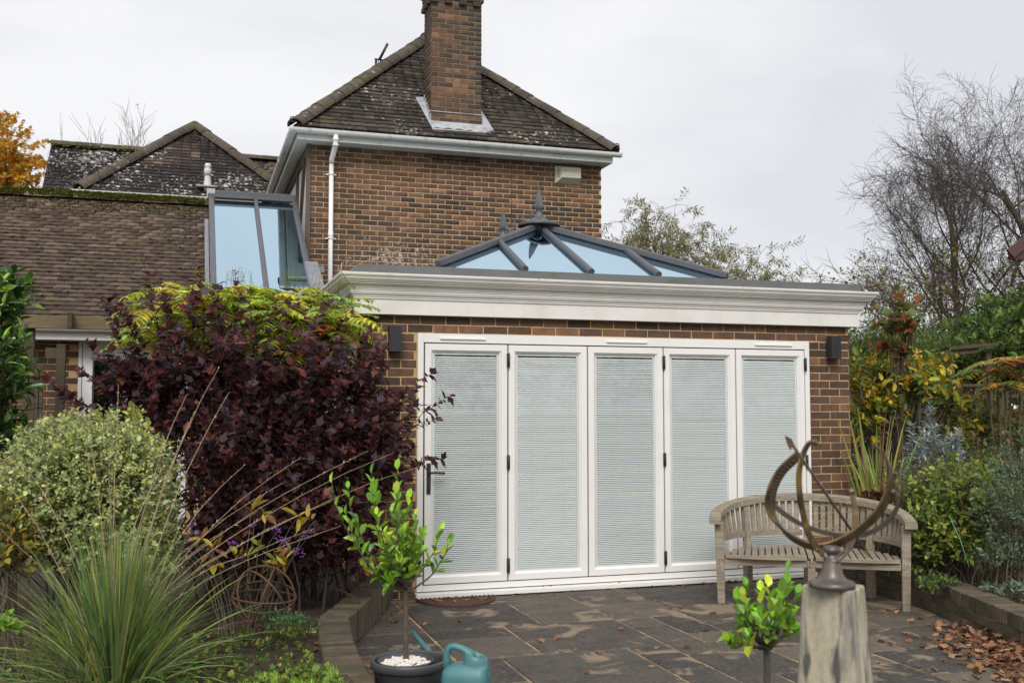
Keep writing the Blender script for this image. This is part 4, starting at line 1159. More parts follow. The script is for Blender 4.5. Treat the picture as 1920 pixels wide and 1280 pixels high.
# random ashlar slabs on a 0.3 m module
occ = {}
slabs = []
MX, MY = 22, 22
ox, oy, md = .18, 2.35, .297
shapes = [(3, 2), (2, 2), (2, 3), (3, 3), (2, 1), (1, 2), (2, 2), (3, 2), (1, 1)]
RS = random.Random(5)
for j in range(MY - 1, -1, -1):
    for i in range(MX):
        if (i, j) in occ: continue
        opts = shapes[:]; RS.shuffle(opts)
        opts.append((1, 1))
        for w, h in opts:
            cells = [(i + a, j - b_) for a in range(w) for b_ in range(h)]
            if all(c not in occ and 0 <= c[0] < MX and c[1] >= 0 for c in cells):
                for c in cells: occ[c] = 1
                slabs.append((i, j - h + 1, w, h)); break
pv = wmat(patio).inverted()
for i, j, w, h in slabs:
    x0, y0 = ox + i * md, oy + j * md
    x1, y1 = x0 + w * md, y0 + h * md
    if y1 > 8.64: y1 = 8.635
    if y1 - y0 < .05: continue
    if x1 < wx(LWALL, (y0 + y1) / 2) - .1 or x0 > wx(RWALL, (y0 + y1) / 2) + .1: continue
    jn = .0085
    dz = [RS.uniform(-.0025, .0025) for _ in range(4)]
    e = lambda: RS.uniform(-.003, .003)
    c = [(x0 + jn + e(), y0 + jn + e()), (x1 - jn + e(), y0 + jn + e()), (x1 - jn + e(), y1 - jn + e()), (x0 + jn + e(), y1 - jn + e())]
    V = [(p[0], p[1], -.028) for p in c] + [(p[0], p[1], -.006 + d) for p, d in zip(c, dz)]
    cx_, cy_ = (x0 + x1) / 2, (y0 + y1) / 2
    V += [(cx_ + (p[0] - cx_) * (1 - .014 / (x1 - x0)), cy_ + (p[1] - cy_) * (1 - .014 / (y1 - y0)), 0.0 + d) for p, d in zip(c, dz)]
    F = [(8, 9, 10, 11)] + [(a, (a + 1) % 4, 4 + (a + 1) % 4, 4 + a) for a in range(4)] + [(4 + a, 4 + (a + 1) % 4, 8 + (a + 1) % 4, 8 + a) for a in range(4)]
    o = obj('slab', quadmesh('slab', V, F), 'slab_stone', patio); o['tone'] = RS.random()

def block_variant(i):
    rr = random.Random(900 + i); j = lambda s: rr.uniform(-s, s); k = .44
    V = []
    for z in (-.5, .5):
        for x, y in ((-.5, -.5), (.5, -.5), (.5, .5), (-.5, .5)): V.append((x + j(.04), y + j(.02), z * .93 + j(.02)))
    for x, y in ((-.5, -.5), (.5, -.5), (.5, .5), (-.5, .5)): V.append((x * .84 + j(.04), y * .92 + j(.02), .5 + j(.02)))
    F = [(0, 3, 2, 1), (8, 9, 10, 11)] + [(a, (a + 1) % 4, 4 + (a + 1) % 4, 4 + a) for a in range(4)] + [(4 + a, 4 + (a + 1) % 4, 8 + (a + 1) % 4, 8 + a) for a in range(4)]
    return quadmesh('brick', V, F)
BLK = [block_variant(i) for i in range(6)]
def garden_wall(poly, side, rows, label, ztop, top_h, depth=.215):
    t = tag(empty('garden_wall', (poly[0][0], poly[0][1], 0)), label, 'garden wall')
    core = MB(); items = []
    pts = [Vector((x, y, 0)) for x, y in poly]
    # resample
    P, s = [], .0
    for a, b_ in zip(pts[:-1], pts[1:]):
        n_ = max(1, int((b_ - a).length / .0745 + .5))
        for k in range(n_): P.append((a.lerp(b_, (k + .5) / n_), (b_ - a).normalized(), (b_ - a).length / n_))
        d = (b_ - a).normalized(); nn = Vector((0, 0, 1)).cross(d) * side
        core.hexa([a + nn * .012 + Vector((0, 0, -.06)), b_ + nn * .012 + Vector((0, 0, -.06)), b_ + nn * (depth - .015) + Vector((0, 0, -.06)), a + nn * (depth - .015) + Vector((0, 0, -.06)),
                   a + nn * .012 + Vector((0, 0, ztop - .012)), b_ + nn * .012 + Vector((0, 0, ztop - .012)), b_ + nn * (depth - .015) + Vector((0, 0, ztop - .012)), a + nn * (depth - .015) + Vector((0, 0, ztop - .012))])
    core = core.build('core', 'mortar_grey', t)
    for p, d, st in P:
        nn = Vector((0, 0, 1)).cross(d) * side
        ang = math.atan2(d.y, d.x)
        items.append((core, R.choice(BLK), Matrix.Translation(p + nn * (depth / 2 + R.uniform(-.003, .003)) + Vector((0, 0, ztop - top_h / 2 + R.uniform(-.003, .003)))) @ Matrix.Rotation(ang + R.gauss(0, .012), 4, 'Z') @ Matrix.Rotation(R.gauss(0, .015), 4, 'Y') @ Matrix.Diagonal((st - .008, depth, top_h, 1)), R.random()))
    for r_ in range(rows):
        zc = ztop - top_h - .0375 - r_ * .075
        k = 1 if r_ % 2 else 0
        while k < len(P) - 2:
            p, d, st = P[min(len(P) - 1, k + 1)]
            nn = Vector((0, 0, 1)).cross(d) * side
            items.append((core, R.choice(BLK), Matrix.Translation(p + nn * .05 + Vector((0, 0, zc))) @ Matrix.Rotation(math.atan2(d.y, d.x), 4, 'Z') @ Matrix.Diagonal((3 * st - .010, .105, .066, 1)), R.random()))
            k += 3
    place_pieces(items, 'brick', 'brick_garden', 300)
    return t
garden_wall(LWALL, -1, 0, 'low mossy wall of upright bricks edging the shrub bed left of the patio', .228, .225, .20)
garden_wall(RWALL, 1, 2, 'low brick retaining wall with brick on edge coping right of the bench', .255, .105, .215)

# ================================================================== bench
bM = Matrix.Translation((4.858, 7.36, 0)) @ Matrix.Rotation(math.atan2(-.512, .859), 4, 'Z')
bench = tag(empty('garden_bench', (4.858, 7.36, 0), math.atan2(-.512, .859)), 'curved weathered grey teak bench with slatted back standing before the bifold doors', 'bench')
def bmb():
    m_ = MB(); m_.T = bM; return m_
def el(phi, a=.72, b=.75): t = rad(phi); return (a * math.cos(t), b * math.sin(t))
for phi in (180, 0):
    x, y = el(phi); s = -1 if phi == 180 else 1
    bmb().hexa([(x - .03, y - .03, 0), (x + .03, y - .03, 0), (x + .03, y + .03, 0), (x - .03, y + .03, 0), (x - .036 + s * .012, y - .036, .665), (x + .036 + s * .012, y - .036, .665), (x + .036 + s * .012, y + .036, .665), (x - .036 + s * .012, y + .036, .665)]).build('leg', 'teak_grey', bench, bevel=.005)
bmb().hexa([(-.03, -.02, 0), (.03, -.02, 0), (.03, .035, 0), (-.03, .035, 0), (-.03, -.02, .365), (.03, -.02, .365), (.03, .035, .365), (-.03, .035, .365)]).build('leg', 'teak_grey', bench, bevel=.005)
def ztop(phi): return .672 + .135 * max(0, math.sin(rad(phi))) ** .75
for phi in (135, 90, 45):
    x, y = el(phi); x2, y2 = el(phi, .755, .80)
    n_ = rad(phi) + math.pi / 2
    bmb().bar((x, y, 0), (x, y, .40), .06, .06, (math.cos(rad(phi)), math.sin(rad(phi)), 0)).bar((x, y, .40), (x2, y2, ztop(phi)), .055, .055, (math.cos(rad(phi)), math.sin(rad(phi)), 0)).build('leg', 'teak_grey', bench, bevel=.004)
# seat rails
for a, b_ in (((-.72 + .03, 0, .345), (-.03, .005, .345)), ((.03, .005, .345), (.72 - .03, 0, .345))):
    bmb().bar(a, b_, .025, .06).build('seat_rail', 'teak_grey', bench, bevel=.003)
mb = bmb()
ang = [180 - 180 * k / 24 for k in range(25)]
mb.sweep([((*el(p_, .70, .72), .35), (math.cos(rad(p_)), math.sin(rad(p_)), 0), (0, 0, 1)) for p_ in ang], [(-.015, -.025), (.015, -.025), (.015, .03), (-.015, .03)])
mb.build('seat_rail', 'teak_grey', bench)
# curved front lip
mb = bmb()
for s in (-1, 1):
    pth = []
    for k in range(9):
        t = k / 8; x = s * (.035 + .645 * t); y = -.012 - .03 * math.sin(math.pi * t)
        pth.append(((x, y, .390), (0, 1, 0), (0, 0, 1)))
    mb.sweep(pth, [(-.02, -.014), (.02, -.014), (.02, .012), (-.02, .012)])
mb.build('seat_lip', 'teak_grey', bench)
ns = 25
for k in range(ns):
    x = -.67 + 1.34 * k / (ns - 1)
    yb = .735 * math.sqrt(max(0, 1 - (x / .71) ** 2))
    t = (abs(x) - .035) / .645
    yf = (-.012 - .03 * math.sin(math.pi * max(0, min(1, t)))) + .022
    if yb - yf < .05: continue
    bmb().box(x - .0215, x + .0215, yf, yb, .385, .402).build('seat_slat', 'teak_grey', bench, bevel=.002)
# top rail and arms as one bent rail
pth = []
for k in range(41):
    p_ = 186 - 192 * k / 40
    x, y = el(p_, .765, .80)
    zz = ztop(p_) + .012
    pth.append(((x, y - (.02 if not 4 < p_ < 176 else 0), zz), (math.cos(rad(p_)), math.sin(rad(p_)), 0), (0, 0, 1)))
prof = [(-.048, -.028), (.040, -.028), (.048, -.01), (.046, .02), (.03, .032), (-.03, .032), (-.046, .02)]
bmb().sweep(pth, prof).build('top_rail', 'teak_grey', bench)
def arc_rail(p0, p1, z0f, name='back_rail'):
    pth = []
    for k in range(9):
        p_ = p0 + (p1 - p0) * k / 8
        pth.append(((*el(p_, .727, .765), z0f), (math.cos(rad(p_)), math.sin(rad(p_)), 0), (0, 0, 1)))
    bmb().sweep(pth, [(-.013, -.025), (.013, -.025), (.013, .025), (-.013, .025)]).build(name, 'teak_grey', bench)
bays = [(178, 138, 7), (132, 93, 8), (87, 48, 8), (42, 2, 7)]
for a, b_, n_ in bays:
    arc_rail(a, b_, .51)
    for k in range(n_):
        p_ = a + (b_ - a) * (k + .75) / (n_ + .5)
        x, y = el(p_, .725, .762); x2, y2 = el(p_, .757, .795)
        bmb().bar((x, y, .53), (x2, y2, ztop(p_) - .012), .040, .014, (math.cos(rad(p_)), math.sin(rad(p_)), .1)).build('back_slat', 'teak_grey', bench)
mb = bmb()
for x in (-.72, 0, .72):
    for dx_, dz_ in ((-.012, .33), (.012, .36), (-.010, .365)): mb.tube([(x + dx_, -.031 if x else -.021, dz_), (x + dx_, -.040, dz_)], .004, 6)
mb.build('peg', 'ditch_dark', bench)

# ================================================================== pedestal with armillary sundial
PC = [at(1503, 1095, 3.007), at(1594, 1108, 2.894), at(1622, 1096, 2.998)]
PC.append(PC[0] + PC[2] - PC[1])
zt_ = sum(p[2] for p in PC) / 4
ctr = sum(PC) / 4
pedestal = tag(empty('stone_pedestal', (ctr[0], ctr[1], 0)), 'tapered streaky buff stone pedestal carrying the bronze sundial', 'pedestal')
def scl(p, s, z): return (ctr[0] + (p[0] - ctr[0]) * s, ctr[1] + (p[1] - ctr[1]) * s, z)
lo, hi = [scl(p, 1.95, .0) for p in PC], [scl(p, 1.0, zt_) for p in PC]
mb = MB(); mb.hexa([scl(p, 1.78, .08) for p in PC] + hi)
mb.build('shaft', 'pedestal_stone', pedestal, bevel=.007)
MB().hexa([scl(p, 2.2, 0) for p in PC] + [scl(p, 2.1, .079) for p in PC]).build('plinth', 'pedestal_stone', pedestal, bevel=.006)
bc = at(1560, 1100, 2.96); bc = np.array([bc[0], bc[1], zt_ + .001])
armi = tag(empty('armillary_sundial', bc), 'aged bronze armillary sundial with arrow and open rings on the stone pedestal', 'sundial')
MB().lathe([(.0, 0), (.064, 0), (.066, .006), (.064, .014), (.058, .018), (.047, .021), (.037, .028), (.031, .040), (.0265, .058), (.0225, .078), (.020, .090), (.0175, .094), (.022, .096), (.026, .106), (.022, .116), (.0, .118)], bc, 32).build('base', 'dark_bronze', armi)
def catmull(P, n=6):
    P = [np.array(p, float) for p in P]; out = []
    Q = [2 * P[0] - P[1]] + P + [2 * P[-1] - P[-2]]
    for i in range(1, len(Q) - 2):
        for k in range(n):
            t = k / n
            out.append(.5 * ((2 * Q[i]) + (-Q[i - 1] + Q[i + 1]) * t + (2 * Q[i - 1] - 5 * Q[i] + 4 * Q[i + 1] - Q[i + 2]) * t * t + (-Q[i - 1] + 3 * Q[i] - 3 * Q[i + 1] + Q[i + 2]) * t ** 3))
    out.append(P[-1]); return out
DA = 2.96
def band(pl, wdir, w, th, name, mat, taper=None):
    pts = catmull([at(x, y, DA + d) for x, y, d in pl], 6)
    wd = Vector(wdir).normalized(); path = []
    for i, p in enumerate(pts):
        t = Vector(pts[min(len(pts) - 1, i + 1)] - pts[max(0, i - 1)]).normalized()
        a = (wd - t * wd.dot(t)).normalized(); n_ = t.cross(a)
        s = taper(i / (len(pts) - 1)) if taper else 1
        path.append((p, a * s, n_))
    MB().sweep(path, [(-w / 2, -th / 2), (w / 2, -th / 2), (w / 2, th / 2), (-w / 2, th / 2)]).build(name, mat, armi)
    return pts
vr, vu, vf = _r, _u, _f
axis = vf * .60 + vr * .56 - vu * .56
eq = [(1499, 851, -.06), (1464, 885, -.045), (1446, 925, -.02), (1448, 962, .01), (1476, 1000, .035), (1518, 1022, .05), (1556, 1022, .045), (1606, 997, .015), (1648, 958, -.015), (1668, 915, -.035), (1667, 875, -.05), (1654, 848, -.06), (1637, 832, -.065)]
ep = band(eq, axis, .036, .006, 'equatorial_band', 'aged_bronze', lambda t: 1 - .75 * max(0, (t - .75) / .25))
mb = MB()      # raised hour strokes on the band's inner side
for i in range(2, 22):
    p, t = ep[i], Vector(ep[i + 1] - ep[i]).normalized(); a = Vector(axis); a = (a - t * a.dot(t)).normalized(); n_ = t.cross(a)
    cen = Vector(at(1556, 925, DA)); inn = n_ if n_.dot(cen - Vector(p)) > 0 else -n_
    q0 = Vector(p) + inn * .004
    mb.bar(q0 - a * .011, q0 + a * .011, .003, .003); mb.bar(q0 - a * .011 + t * .005, q0 + a * .008 + t * .002, .002, .003)
mb.build('numeral', 'dark_bronze', armi)
band([(1531, 827, -.13), (1519, 829, -.13), (1508, 846, -.12), (1499, 880, -.115), (1499, 920, -.10), (1505, 960, -.08), (1516, 1000, -.05), (1535, 1030, -.015), (1560, 1045, .02), (1585, 1035, .055), (1600, 1005, .09), (1604, 960, .12), (1597, 922, .14)], vr * .35 + vf * .2 + vu * .02, .017, .006, 'meridian_band', 'aged_bronze')
band([(1450, 946, .02), (1475, 966, .06), (1510, 986, .10), (1560, 1001, .125), (1610, 1004, .11), (1655, 985, .07), (1680, 955, .02), (1687, 930, -.01), (1676, 922, -.03)], vu, .014, .005, 'horizon_band', 'dark_bronze')
MB().tube([at(1478, 822, DA - .20), at(1628, 1040, DA + .16)], .0042, 8).build('rod', 'dark_bronze', armi)
def flat(pts3, th, name, mat):
    n_ = len(pts3); P = [np.array(p) for p in pts3]; off = vf * th
    MB().add([p - off for p in P] + [p + off for p in P], [tuple(range(n_)), tuple(range(n_, 2 * n_))[::-1]] + [(i, i + n_, (i + 1) % n_ + n_, (i + 1) % n_) for i in range(n_)]).build(name, mat, armi)
flat([at(x, y, DA - .2) for x, y in ((1472, 816), (1484, 822), (1490, 836), (1484, 838), (1482, 844), (1476, 832))], .003, 'arrow_head', 'aged_bronze')
flat([at(x, y, DA + .14) for x, y in ((1612, 1014), (1622, 1022), (1630, 1046), (1617, 1032), (1610, 1022))], .003, 'arrow_tail', 'aged_bronze')
for x, y, d, r_ in ((1529, 830, -.13, .009), (1597, 921, .14, .011), (1674, 922, -.03, .010), (1531, 1030, -.02, .007), (1500, 855, -.09, .010), (1637, 832, -.065, .005), (1507, 868, -.10, .007)):
    p = at(x, y, DA + d); MB().lathe([(0, -r_), (r_ * .7, -r_ * .7), (r_, 0), (r_ * .7, r_ * .7), (0, r_)], p, 12).build('boss', 'aged_bronze', armi)
mb = MB().tube([at(1560, 1046, DA), at(1562, 1056, DA)], .02, 10).tube([at(1545, 1035, DA), at(1552, 1052, DA), at(1565, 1054, DA)], .008, 8).tube([at(1590, 1022, DA + .05), at(1583, 1040, DA + .03), at(1568, 1052, DA)], .006, 8)
mb.build('cradle', 'dark_bronze', armi)

# ================================================================== pots, pebbles, watering can
potc = at(767, 1232, 5.4)
def planter(c, h, r0, label):
    t = tag(empty('plant_pot', (c[0], c[1], 0)), label, 'plant pot')
    MB().lathe([(0, 0), (r0 * .72, 0), (r0 * .75, .01), (r0 * .92, h - .05), (r0 * .95, h - .045), (r0, h - .04), (r0 * 1.0, h - .008), (r0 * .985, h), (r0 * .93, h), (r0 * .915, h - .01), (r0 * .90, h - .05), (r0 * .74, .02), (0, .02)], (c[0], c[1], 0), 48).build('outer_pot', 'pot_plastic', t)
    return t
pot = planter(potc, .305, .2, 'round charcoal plastic pot holding a second pot and white pebbles beside the watering can')
ic = (potc[0] - .012, potc[1] + .03, 0)
MB().lathe([(0, .05), (.11, .05), (.132, .27), (.147, .276), (.150, .290), (.146, .294), (.140, .288), (.128, .262), (0, .262)], ic, 40).build('inner_pot', 'pot_plastic', pot)
peb = []
def pebble_variant(i):
    rr = random.Random(50 + i); V = []; F = []
    n1, n2 = 7, 4
    V.append((0, 0, -1))
    for a in range(1, n2):
        th = math.pi * a / n2
        for b_ in range(n1):
            ph = 2 * math.pi * b_ / n1; s = 1 + rr.uniform(-.14, .14)
            V.append((math.sin(th) * math.cos(ph) * s, math.sin(th) * math.sin(ph) * s, -math.cos(th) * s))
    V.append((0, 0, 1))
    for b_ in range(n1): F.append((0, 1 + (b_ + 1) % n1, 1 + b_))
    for a in range(n2 - 2):
        for b_ in range(n1): F.append((1 + a * n1 + b_, 1 + a * n1 + (b_ + 1) % n1, 1 + (a + 1) * n1 + (b_ + 1) % n1, 1 + (a + 1) * n1 + b_))
    e = len(V) - 1
    for b_ in range(n1): F.append((1 + (n2 - 2) * n1 + b_, 1 + (n2 - 2) * n1 + (b_ + 1) % n1, e))
    me = quadmesh('pebble', V, F); me.polygons.foreach_set('use_smooth', [True] * len(me.polygons)); me.materials.append(M['pebble_white']); return me
PEB = [pebble_variant(i) for i in range(5)]
ptop = empty('pebble_layer', ic); ptop.parent = pot; ptop.matrix_local = wmat(pot).inverted() @ Matrix.Translation((ic[0], ic[1], .262))
bpy.data.objects.remove(ptop)
for k in range(230):
    a, r_ = R.uniform(0, 6.283), .128 * math.sqrt(R.random())
    s = R.uniform(.007, .0125)
    o = bpy.data.objects.new('pebble', R.choice(PEB)); COL.objects.link(o); o.parent = pot
    o.matrix_local = wmat(pot).inverted() @ Matrix.Translation((ic[0] + r_ * math.cos(a), ic[1] + r_ * math.sin(a), .268 + .018 * (1 - r_ / .13) + R.uniform(0, .010))) @ Matrix.Rotation(R.uniform(0, 6), 4, 'Z') @ Matrix.Rotation(R.uniform(-.4, .4), 4, 'X') @ Matrix.Diagonal((s * 1.25, s, s * .8, 1))
# watering can
wc = at(876, 1300, 5.12); wc[2] = 0
wcM = Matrix.Translation((wc[0], wc[1], 0)) @ Matrix.Rotation(YAW + rad(-12), 4, 'Z')
can = tag(empty('watering_can', (wc[0], wc[1], 0)), 'teal plastic watering can with moulded handle beside the charcoal plant pot', 'watering can')
def wmb():
    m_ = MB(); m_.T = wcM; return m_
def slab_poly(mb, poly, y0, y1, ins=0):
    n_ = len(poly)
    return mb.add([(x, y0, z) for x, z in poly] + [(x, y1, z) for x, z in poly], [tuple(range(n_)), tuple(range(n_, 2 * n_))[::-1]] + [(i, i + n_, (i + 1) % n_ + n_, (i + 1) % n_) for i in range(n_)])
# body: stacked rounded rectangles
def rrect(x0, x1, y0, y1, r_, n=5):
    out = []
    for cx_, cy_, a0 in ((x1 - r_, y1 - r_, 0), (x0 + r_, y1 - r_, 90), (x0 + r_, y0 + r_, 180), (x1 - r_, y0 + r_, 270)):
        for k in range(n): a = rad(a0 + 90 * k / (n - 1)); out.append((cx_ + r_ * math.cos(a), cy_ + r_ * math.sin(a)))
    return out
def stack(mb, layers):
    rows = [[(x, y, z) for x, y in rrect(*l)] for z, l in layers]
    n_ = len(rows[0]); vs = [p for r_ in rows for p in r_]
    fs = [(i * n_ + j, i * n_ + (j + 1) % n_, (i + 1) * n_ + (j + 1) % n_, (i + 1) * n_ + j) for i in range(len(rows) - 1) for j in range(n_)]
    fs += [tuple(range(n_))[::-1], tuple((len(rows) - 1) * n_ + j for j in range(n_))]
    return mb.add(vs, fs, True)
mb = wmb()
stack(mb, [(0, (-.11, .10, -.075, .075, .04)), (.01, (-.12, .112, -.085, .085, .045)), (.10, (-.122, .116, -.088, .088, .045)), (.28, (-.120, .112, -.084, .084, .04)), (.315, (-.115, .110, -.078, .078, .04)), (.335, (-.095, .108, -.06, .06, .035)), (.345, (-.06, .104, -.052, .052, .03))])
body = mb.build('body', 'can_teal', can)
mb = wmb()   # neck with sloping rim
n_ = 22; rows = []
for z0, z1, rx, ry in ((.325, .325, .068, .058), (.365, .358, .062, .055), (.402, .372, .056, .050), (.408, .376, .050, .046), (.402, .370, .043, .040), (.36, .34, .040, .036)):
    rows.append([(.045 + rx * math.cos(2 * math.pi * j / n_), ry * math.sin(2 * math.pi * j / n_), (z0 + z1) / 2 - (z0 - z1) / 2 * math.cos(2 * math.pi * j / n_)) for j in range(n_)])
vs = [p for r_ in rows for p in r_]
mb.add(vs, [(i * n_ + j, i * n_ + (j + 1) % n_, (i + 1) * n_ + (j + 1) % n_, (i + 1) * n_ + j) for i in range(len(rows) - 1) for j in range(n_)] , True)
mb.build('neck', 'can_teal', can)
mb = wmb().add([(.045 + .041 * math.cos(2 * math.pi * j / n_), .037 * math.sin(2 * math.pi * j / n_), .352) for j in range(n_)], [tuple(range(n_))]); mb.build('opening_shade', 'ditch_dark', can)  # dark disc painted in for the shaded inside of the can
mb = wmb(); mb.tube([(-.104, 0, .30), (-.106, 0, .36), (-.103, 0, .40), (-.088, 0, .423), (-.06, 0, .425), (-.02, 0, .412), (.012, 0, .395), (.022, 0, .36)], [.022, .019, .018, .0175, .017, .018, .024, .03], 12); mb.build('handle', 'can_teal', can)
mb = wmb(); mb.hexa([(.045, -.0925, .12), (.095, -.0925, .12), (.095, -.084, .12), (.045, -.084, .12), (.055, -.092, .27), (.09, -.092, .27), (.09, -.083, .27), (.055, -.083, .27)]); mb.build('side_grip', 'can_teal', can, bevel=.004)
mb = MB(); mb.tube([at(846, 1300, 5.30), at(838, 1275, 5.52), at(822, 1245, 5.70), at(800, 1216, 5.80), at(785, 1198, 5.86), at(773, 1184, 5.9)], [.022, .021, .019, .0165, .014, .011], 12)
mb.build('spout', 'can_teal', can)
mb = wmb(); mb.tube([(-.1225, 0, .02), (-.1235, 0, .28), (-.112, 0, .325)], .0025, 5).tube([(.1165, 0, .02), (.1145, 0, .28), (.112, 0, .31)], .0025, 5); mb.build('mould_seam', 'can_teal', can)
# half round doormat
mc = Vector((2.18, 8.56, .004)); mat_t = tag(empty('doormat', mc), 'rusty brown half round doormat scattered with leaves below the left door', 'doormat')
V = [(mc.x, mc.y, .02)]
mb = MB(); n_ = 24
pts = [(mc.x - .34 * math.cos(math.pi * k / n_), mc.y - .36 * math.sin(math.pi * k / n_)) for k in range(n_ + 1)]
mb.add([(x, y, .003) for x, y in pts] + [(x, y, .018) for x, y in pts], [tuple(range(n_ + 1)), tuple(range(n_ + 1, 2 * n_ + 2))[::-1]] + [(i, i + n_ + 1, (i + 1) % (n_ + 1) + n_ + 1, (i + 1) % (n_ + 1)) for i in range(n_ + 1)])
mb.build('mat_pad', 'coir_mat', mat_t)
mb = MB()
for r_ in (.97, .86, .75, .64, .53, .42, .31, .2):
    mb.tube([(mc.x - .34 * r_ * math.cos(math.pi * k / 16), mc.y - .36 * r_ * math.sin(math.pi * k / 16), .017) for k in range(17)], .009, 6)
for k in range(1, 12):
    a = math.pi * k / 12; mb.tube([(mc.x - .06 * math.cos(a), mc.y - .06 * math.sin(a), .019), (mc.x - .325 * math.cos(a), mc.y - .345 * math.sin(a), .019)], .005, 5)
mb.build('coir_rope', 'coir_mat', mat_t)

# ================================================================== pergola and trellises on the left
perg = tag(empty('pergola', (-1.6, 11.3, 0)), 'weathered timber pergola beam and posts before the low tiled wing', 'pergola')
pz = onY(140, 593, 11.3)[2]; pz2 = onY(140, 617, 11.3)[2]
MB().box(-2.2, -.5, 11.27, 11.33, pz2, pz).build('beam', 'pergola_wood', perg, bevel=.005)
px0 = onY(52, 700, 11.3)[0]
MB().box(px0 - .05, px0 + .045, 11.34, 11.43, 0, pz).build('post', 'fence_wood', perg, bevel=.004)
rx_ = onY(139, 600, 11.2)[0]
MB().hexa([(rx_ - .05, 11.08, pz2 - .005), (rx_ - .01, 11.08, pz2 - .005), (rx_ - .01, 11.264, pz2 - .0), (rx_ - .05, 11.264, pz2 - .0), (rx_ - .05, 11.06, pz + .02), (rx_ - .01, 11.06, pz + .02), (rx_ - .01, 11.264, pz + .02), (rx_ - .05, 11.264, pz + .02)]).build('rafter_end', 'fence_wood', perg)
px1 = onY(114, 700, 12.2)[0]
MB().box(px1 - .045, px1 + .045, 12.15, 12.24, 0, 2.3).build('post', 'fence_wood', perg, bevel=.004)
a_, b2_ = onY(62, 665, 12.2), onY(105, 655, 12.2)
MB().box(px0 + .05, px1 - .046, 12.17, 12.21, onY(80, 672, 12.2)[2], onY(80, 652, 12.2)[2]).build('rail', 'fence_wood', perg)
trl = tag(empty('trellis', (px0 + .2, 10.9, 0)), 'narrow weathered slatted trellis panel beside the pergola post at the left', 'trellis')
for k, xp in enumerate((50, 62, 71, 78)):
    a = onY(xp, 700, 10.95); tz = onY(xp, 692 + k * 1.0, 10.95)[2]
    MB().box(a[0] - .022, a[0] + .018, 10.93, 10.96, .2, tz).build('slat', 'fence_wood', trl)
a, b_ = onY(44, 690, 10.95), onY(82, 690, 10.95)
MB().box(a[0], b_[0], 10.90, 10.929, b_[2] - .01, b_[2] + .03).build('top_rail', 'fence_wood', trl)
trl2 = tag(empty('trellis', (1.15, 8.9, 0)), 'low mossy wooden trellis fence behind the purple shrub beside the orangery window', 'trellis')
ta, tb = onY(585, 712, 8.75), onY(684, 704, 8.75)
MB().bar((ta[0], 8.75, ta[2]), (tb[0], 8.75, ta[2]), .05, .045).build('top_rail', 'pergola_wood', trl2)
for xp in (604, 640, 678):
    a = onY(xp, 715, 8.75); MB().box(a[0] - .022, a[0] + .022, 8.76, 8.785, .2, ta[2] - .02).build('slat', 'pergola_wood', trl2)
MB().box(ta[0], tb[0], 8.785, 8.80, ta[2] - .2, ta[2] - .17).build('rail', 'pergola_wood', trl2)

# right trellis fence
rt = tag(empty('trellis_fence', at(1878, 760, 12.4) * np.array([1, 1, 0])), 'dark square lattice trellis fence with posts behind the right hand shrubs', 'fence')
TA, TB = at(1560, 760, 12.55), at(2080, 760, 12.3); TA[2] = TB[2] = 0
td = Vector(TB - TA); tl_ = td.length; td.normalize(); nrm = Vector((0, 0, 1)).cross(td)
def tp(s, z, o=0): return Vector(TA) + td * s + nrm * o + Vector((0, 0, z))
TZ = 1.88
s1878 = float((at(1878, 760, 12.4) - TA) @ np.array(td))
for s in (s1878, s1878 - 1.83, s1878 + 1.83):
    if 0 < s < tl_ + .5: MB().bar(tp(s, 0), tp(s, TZ + .03), .095, .095, nrm).build('post', 'fence_wood', rt, bevel=.004)
MB().bar(tp(0, TZ), tp(tl_, TZ), .05, .035).build('top_rail', 'fence_wood', rt)
for k in range(9):
    z = TZ - .13 - k * .17
    MB().bar(tp(0, z, -.02), tp(tl_, z, -.02), .018, .036).build('slat', 'fence_wood', rt)
k = 0
while k * .17 < tl_:
    s = k * .17
    MB().bar(tp(s, .2, -.04), tp(s, TZ - .03, -.04), .036, .018, nrm).build('slat', 'fence_wood', rt); k += 1
# timber garden structure beyond
gs = tag(empty('timber_arbour', at(1815, 760, 14.5) * np.array([1, 1, 0])), 'old timber arbour top just showing above the ivy beyond the trellis', 'arbour')
MB().bar(at(1772, 654, 14.5), at(1862, 646, 14.5), .35, .05).build('roof_board', 'fence_wood', gs)
MB().bar(at(1774, 662, 14.4), at(1830, 657, 14.4), .08, .07).build('beam', 'fence_wood', gs)
for xp in (1780, 1850):
    a = at(xp, 660, 14.5); MB().bar((a[0], a[1], 0), a, .09, .09, (0, 1, 0)).build('post', 'fence_wood', gs)
# bracket-like arbour end at the far right
gs2 = tag(empty('wooden_bracket', at(1910, 760, 10.8) * np.array([1, 1, 0])), 'end of a weathered wooden beam with bracket at the right edge above the trellis', 'beam')
MB().bar(at(1896, 683, 10.8), at(1945, 686, 10.7), .10, .06).build('beam', 'fence_wood', gs2)
a = at(1935, 690, 10.75); MB().bar((a[0], a[1], .2), a, .09, .09, (0, 1, 0)).build('post', 'fence_wood', gs2)
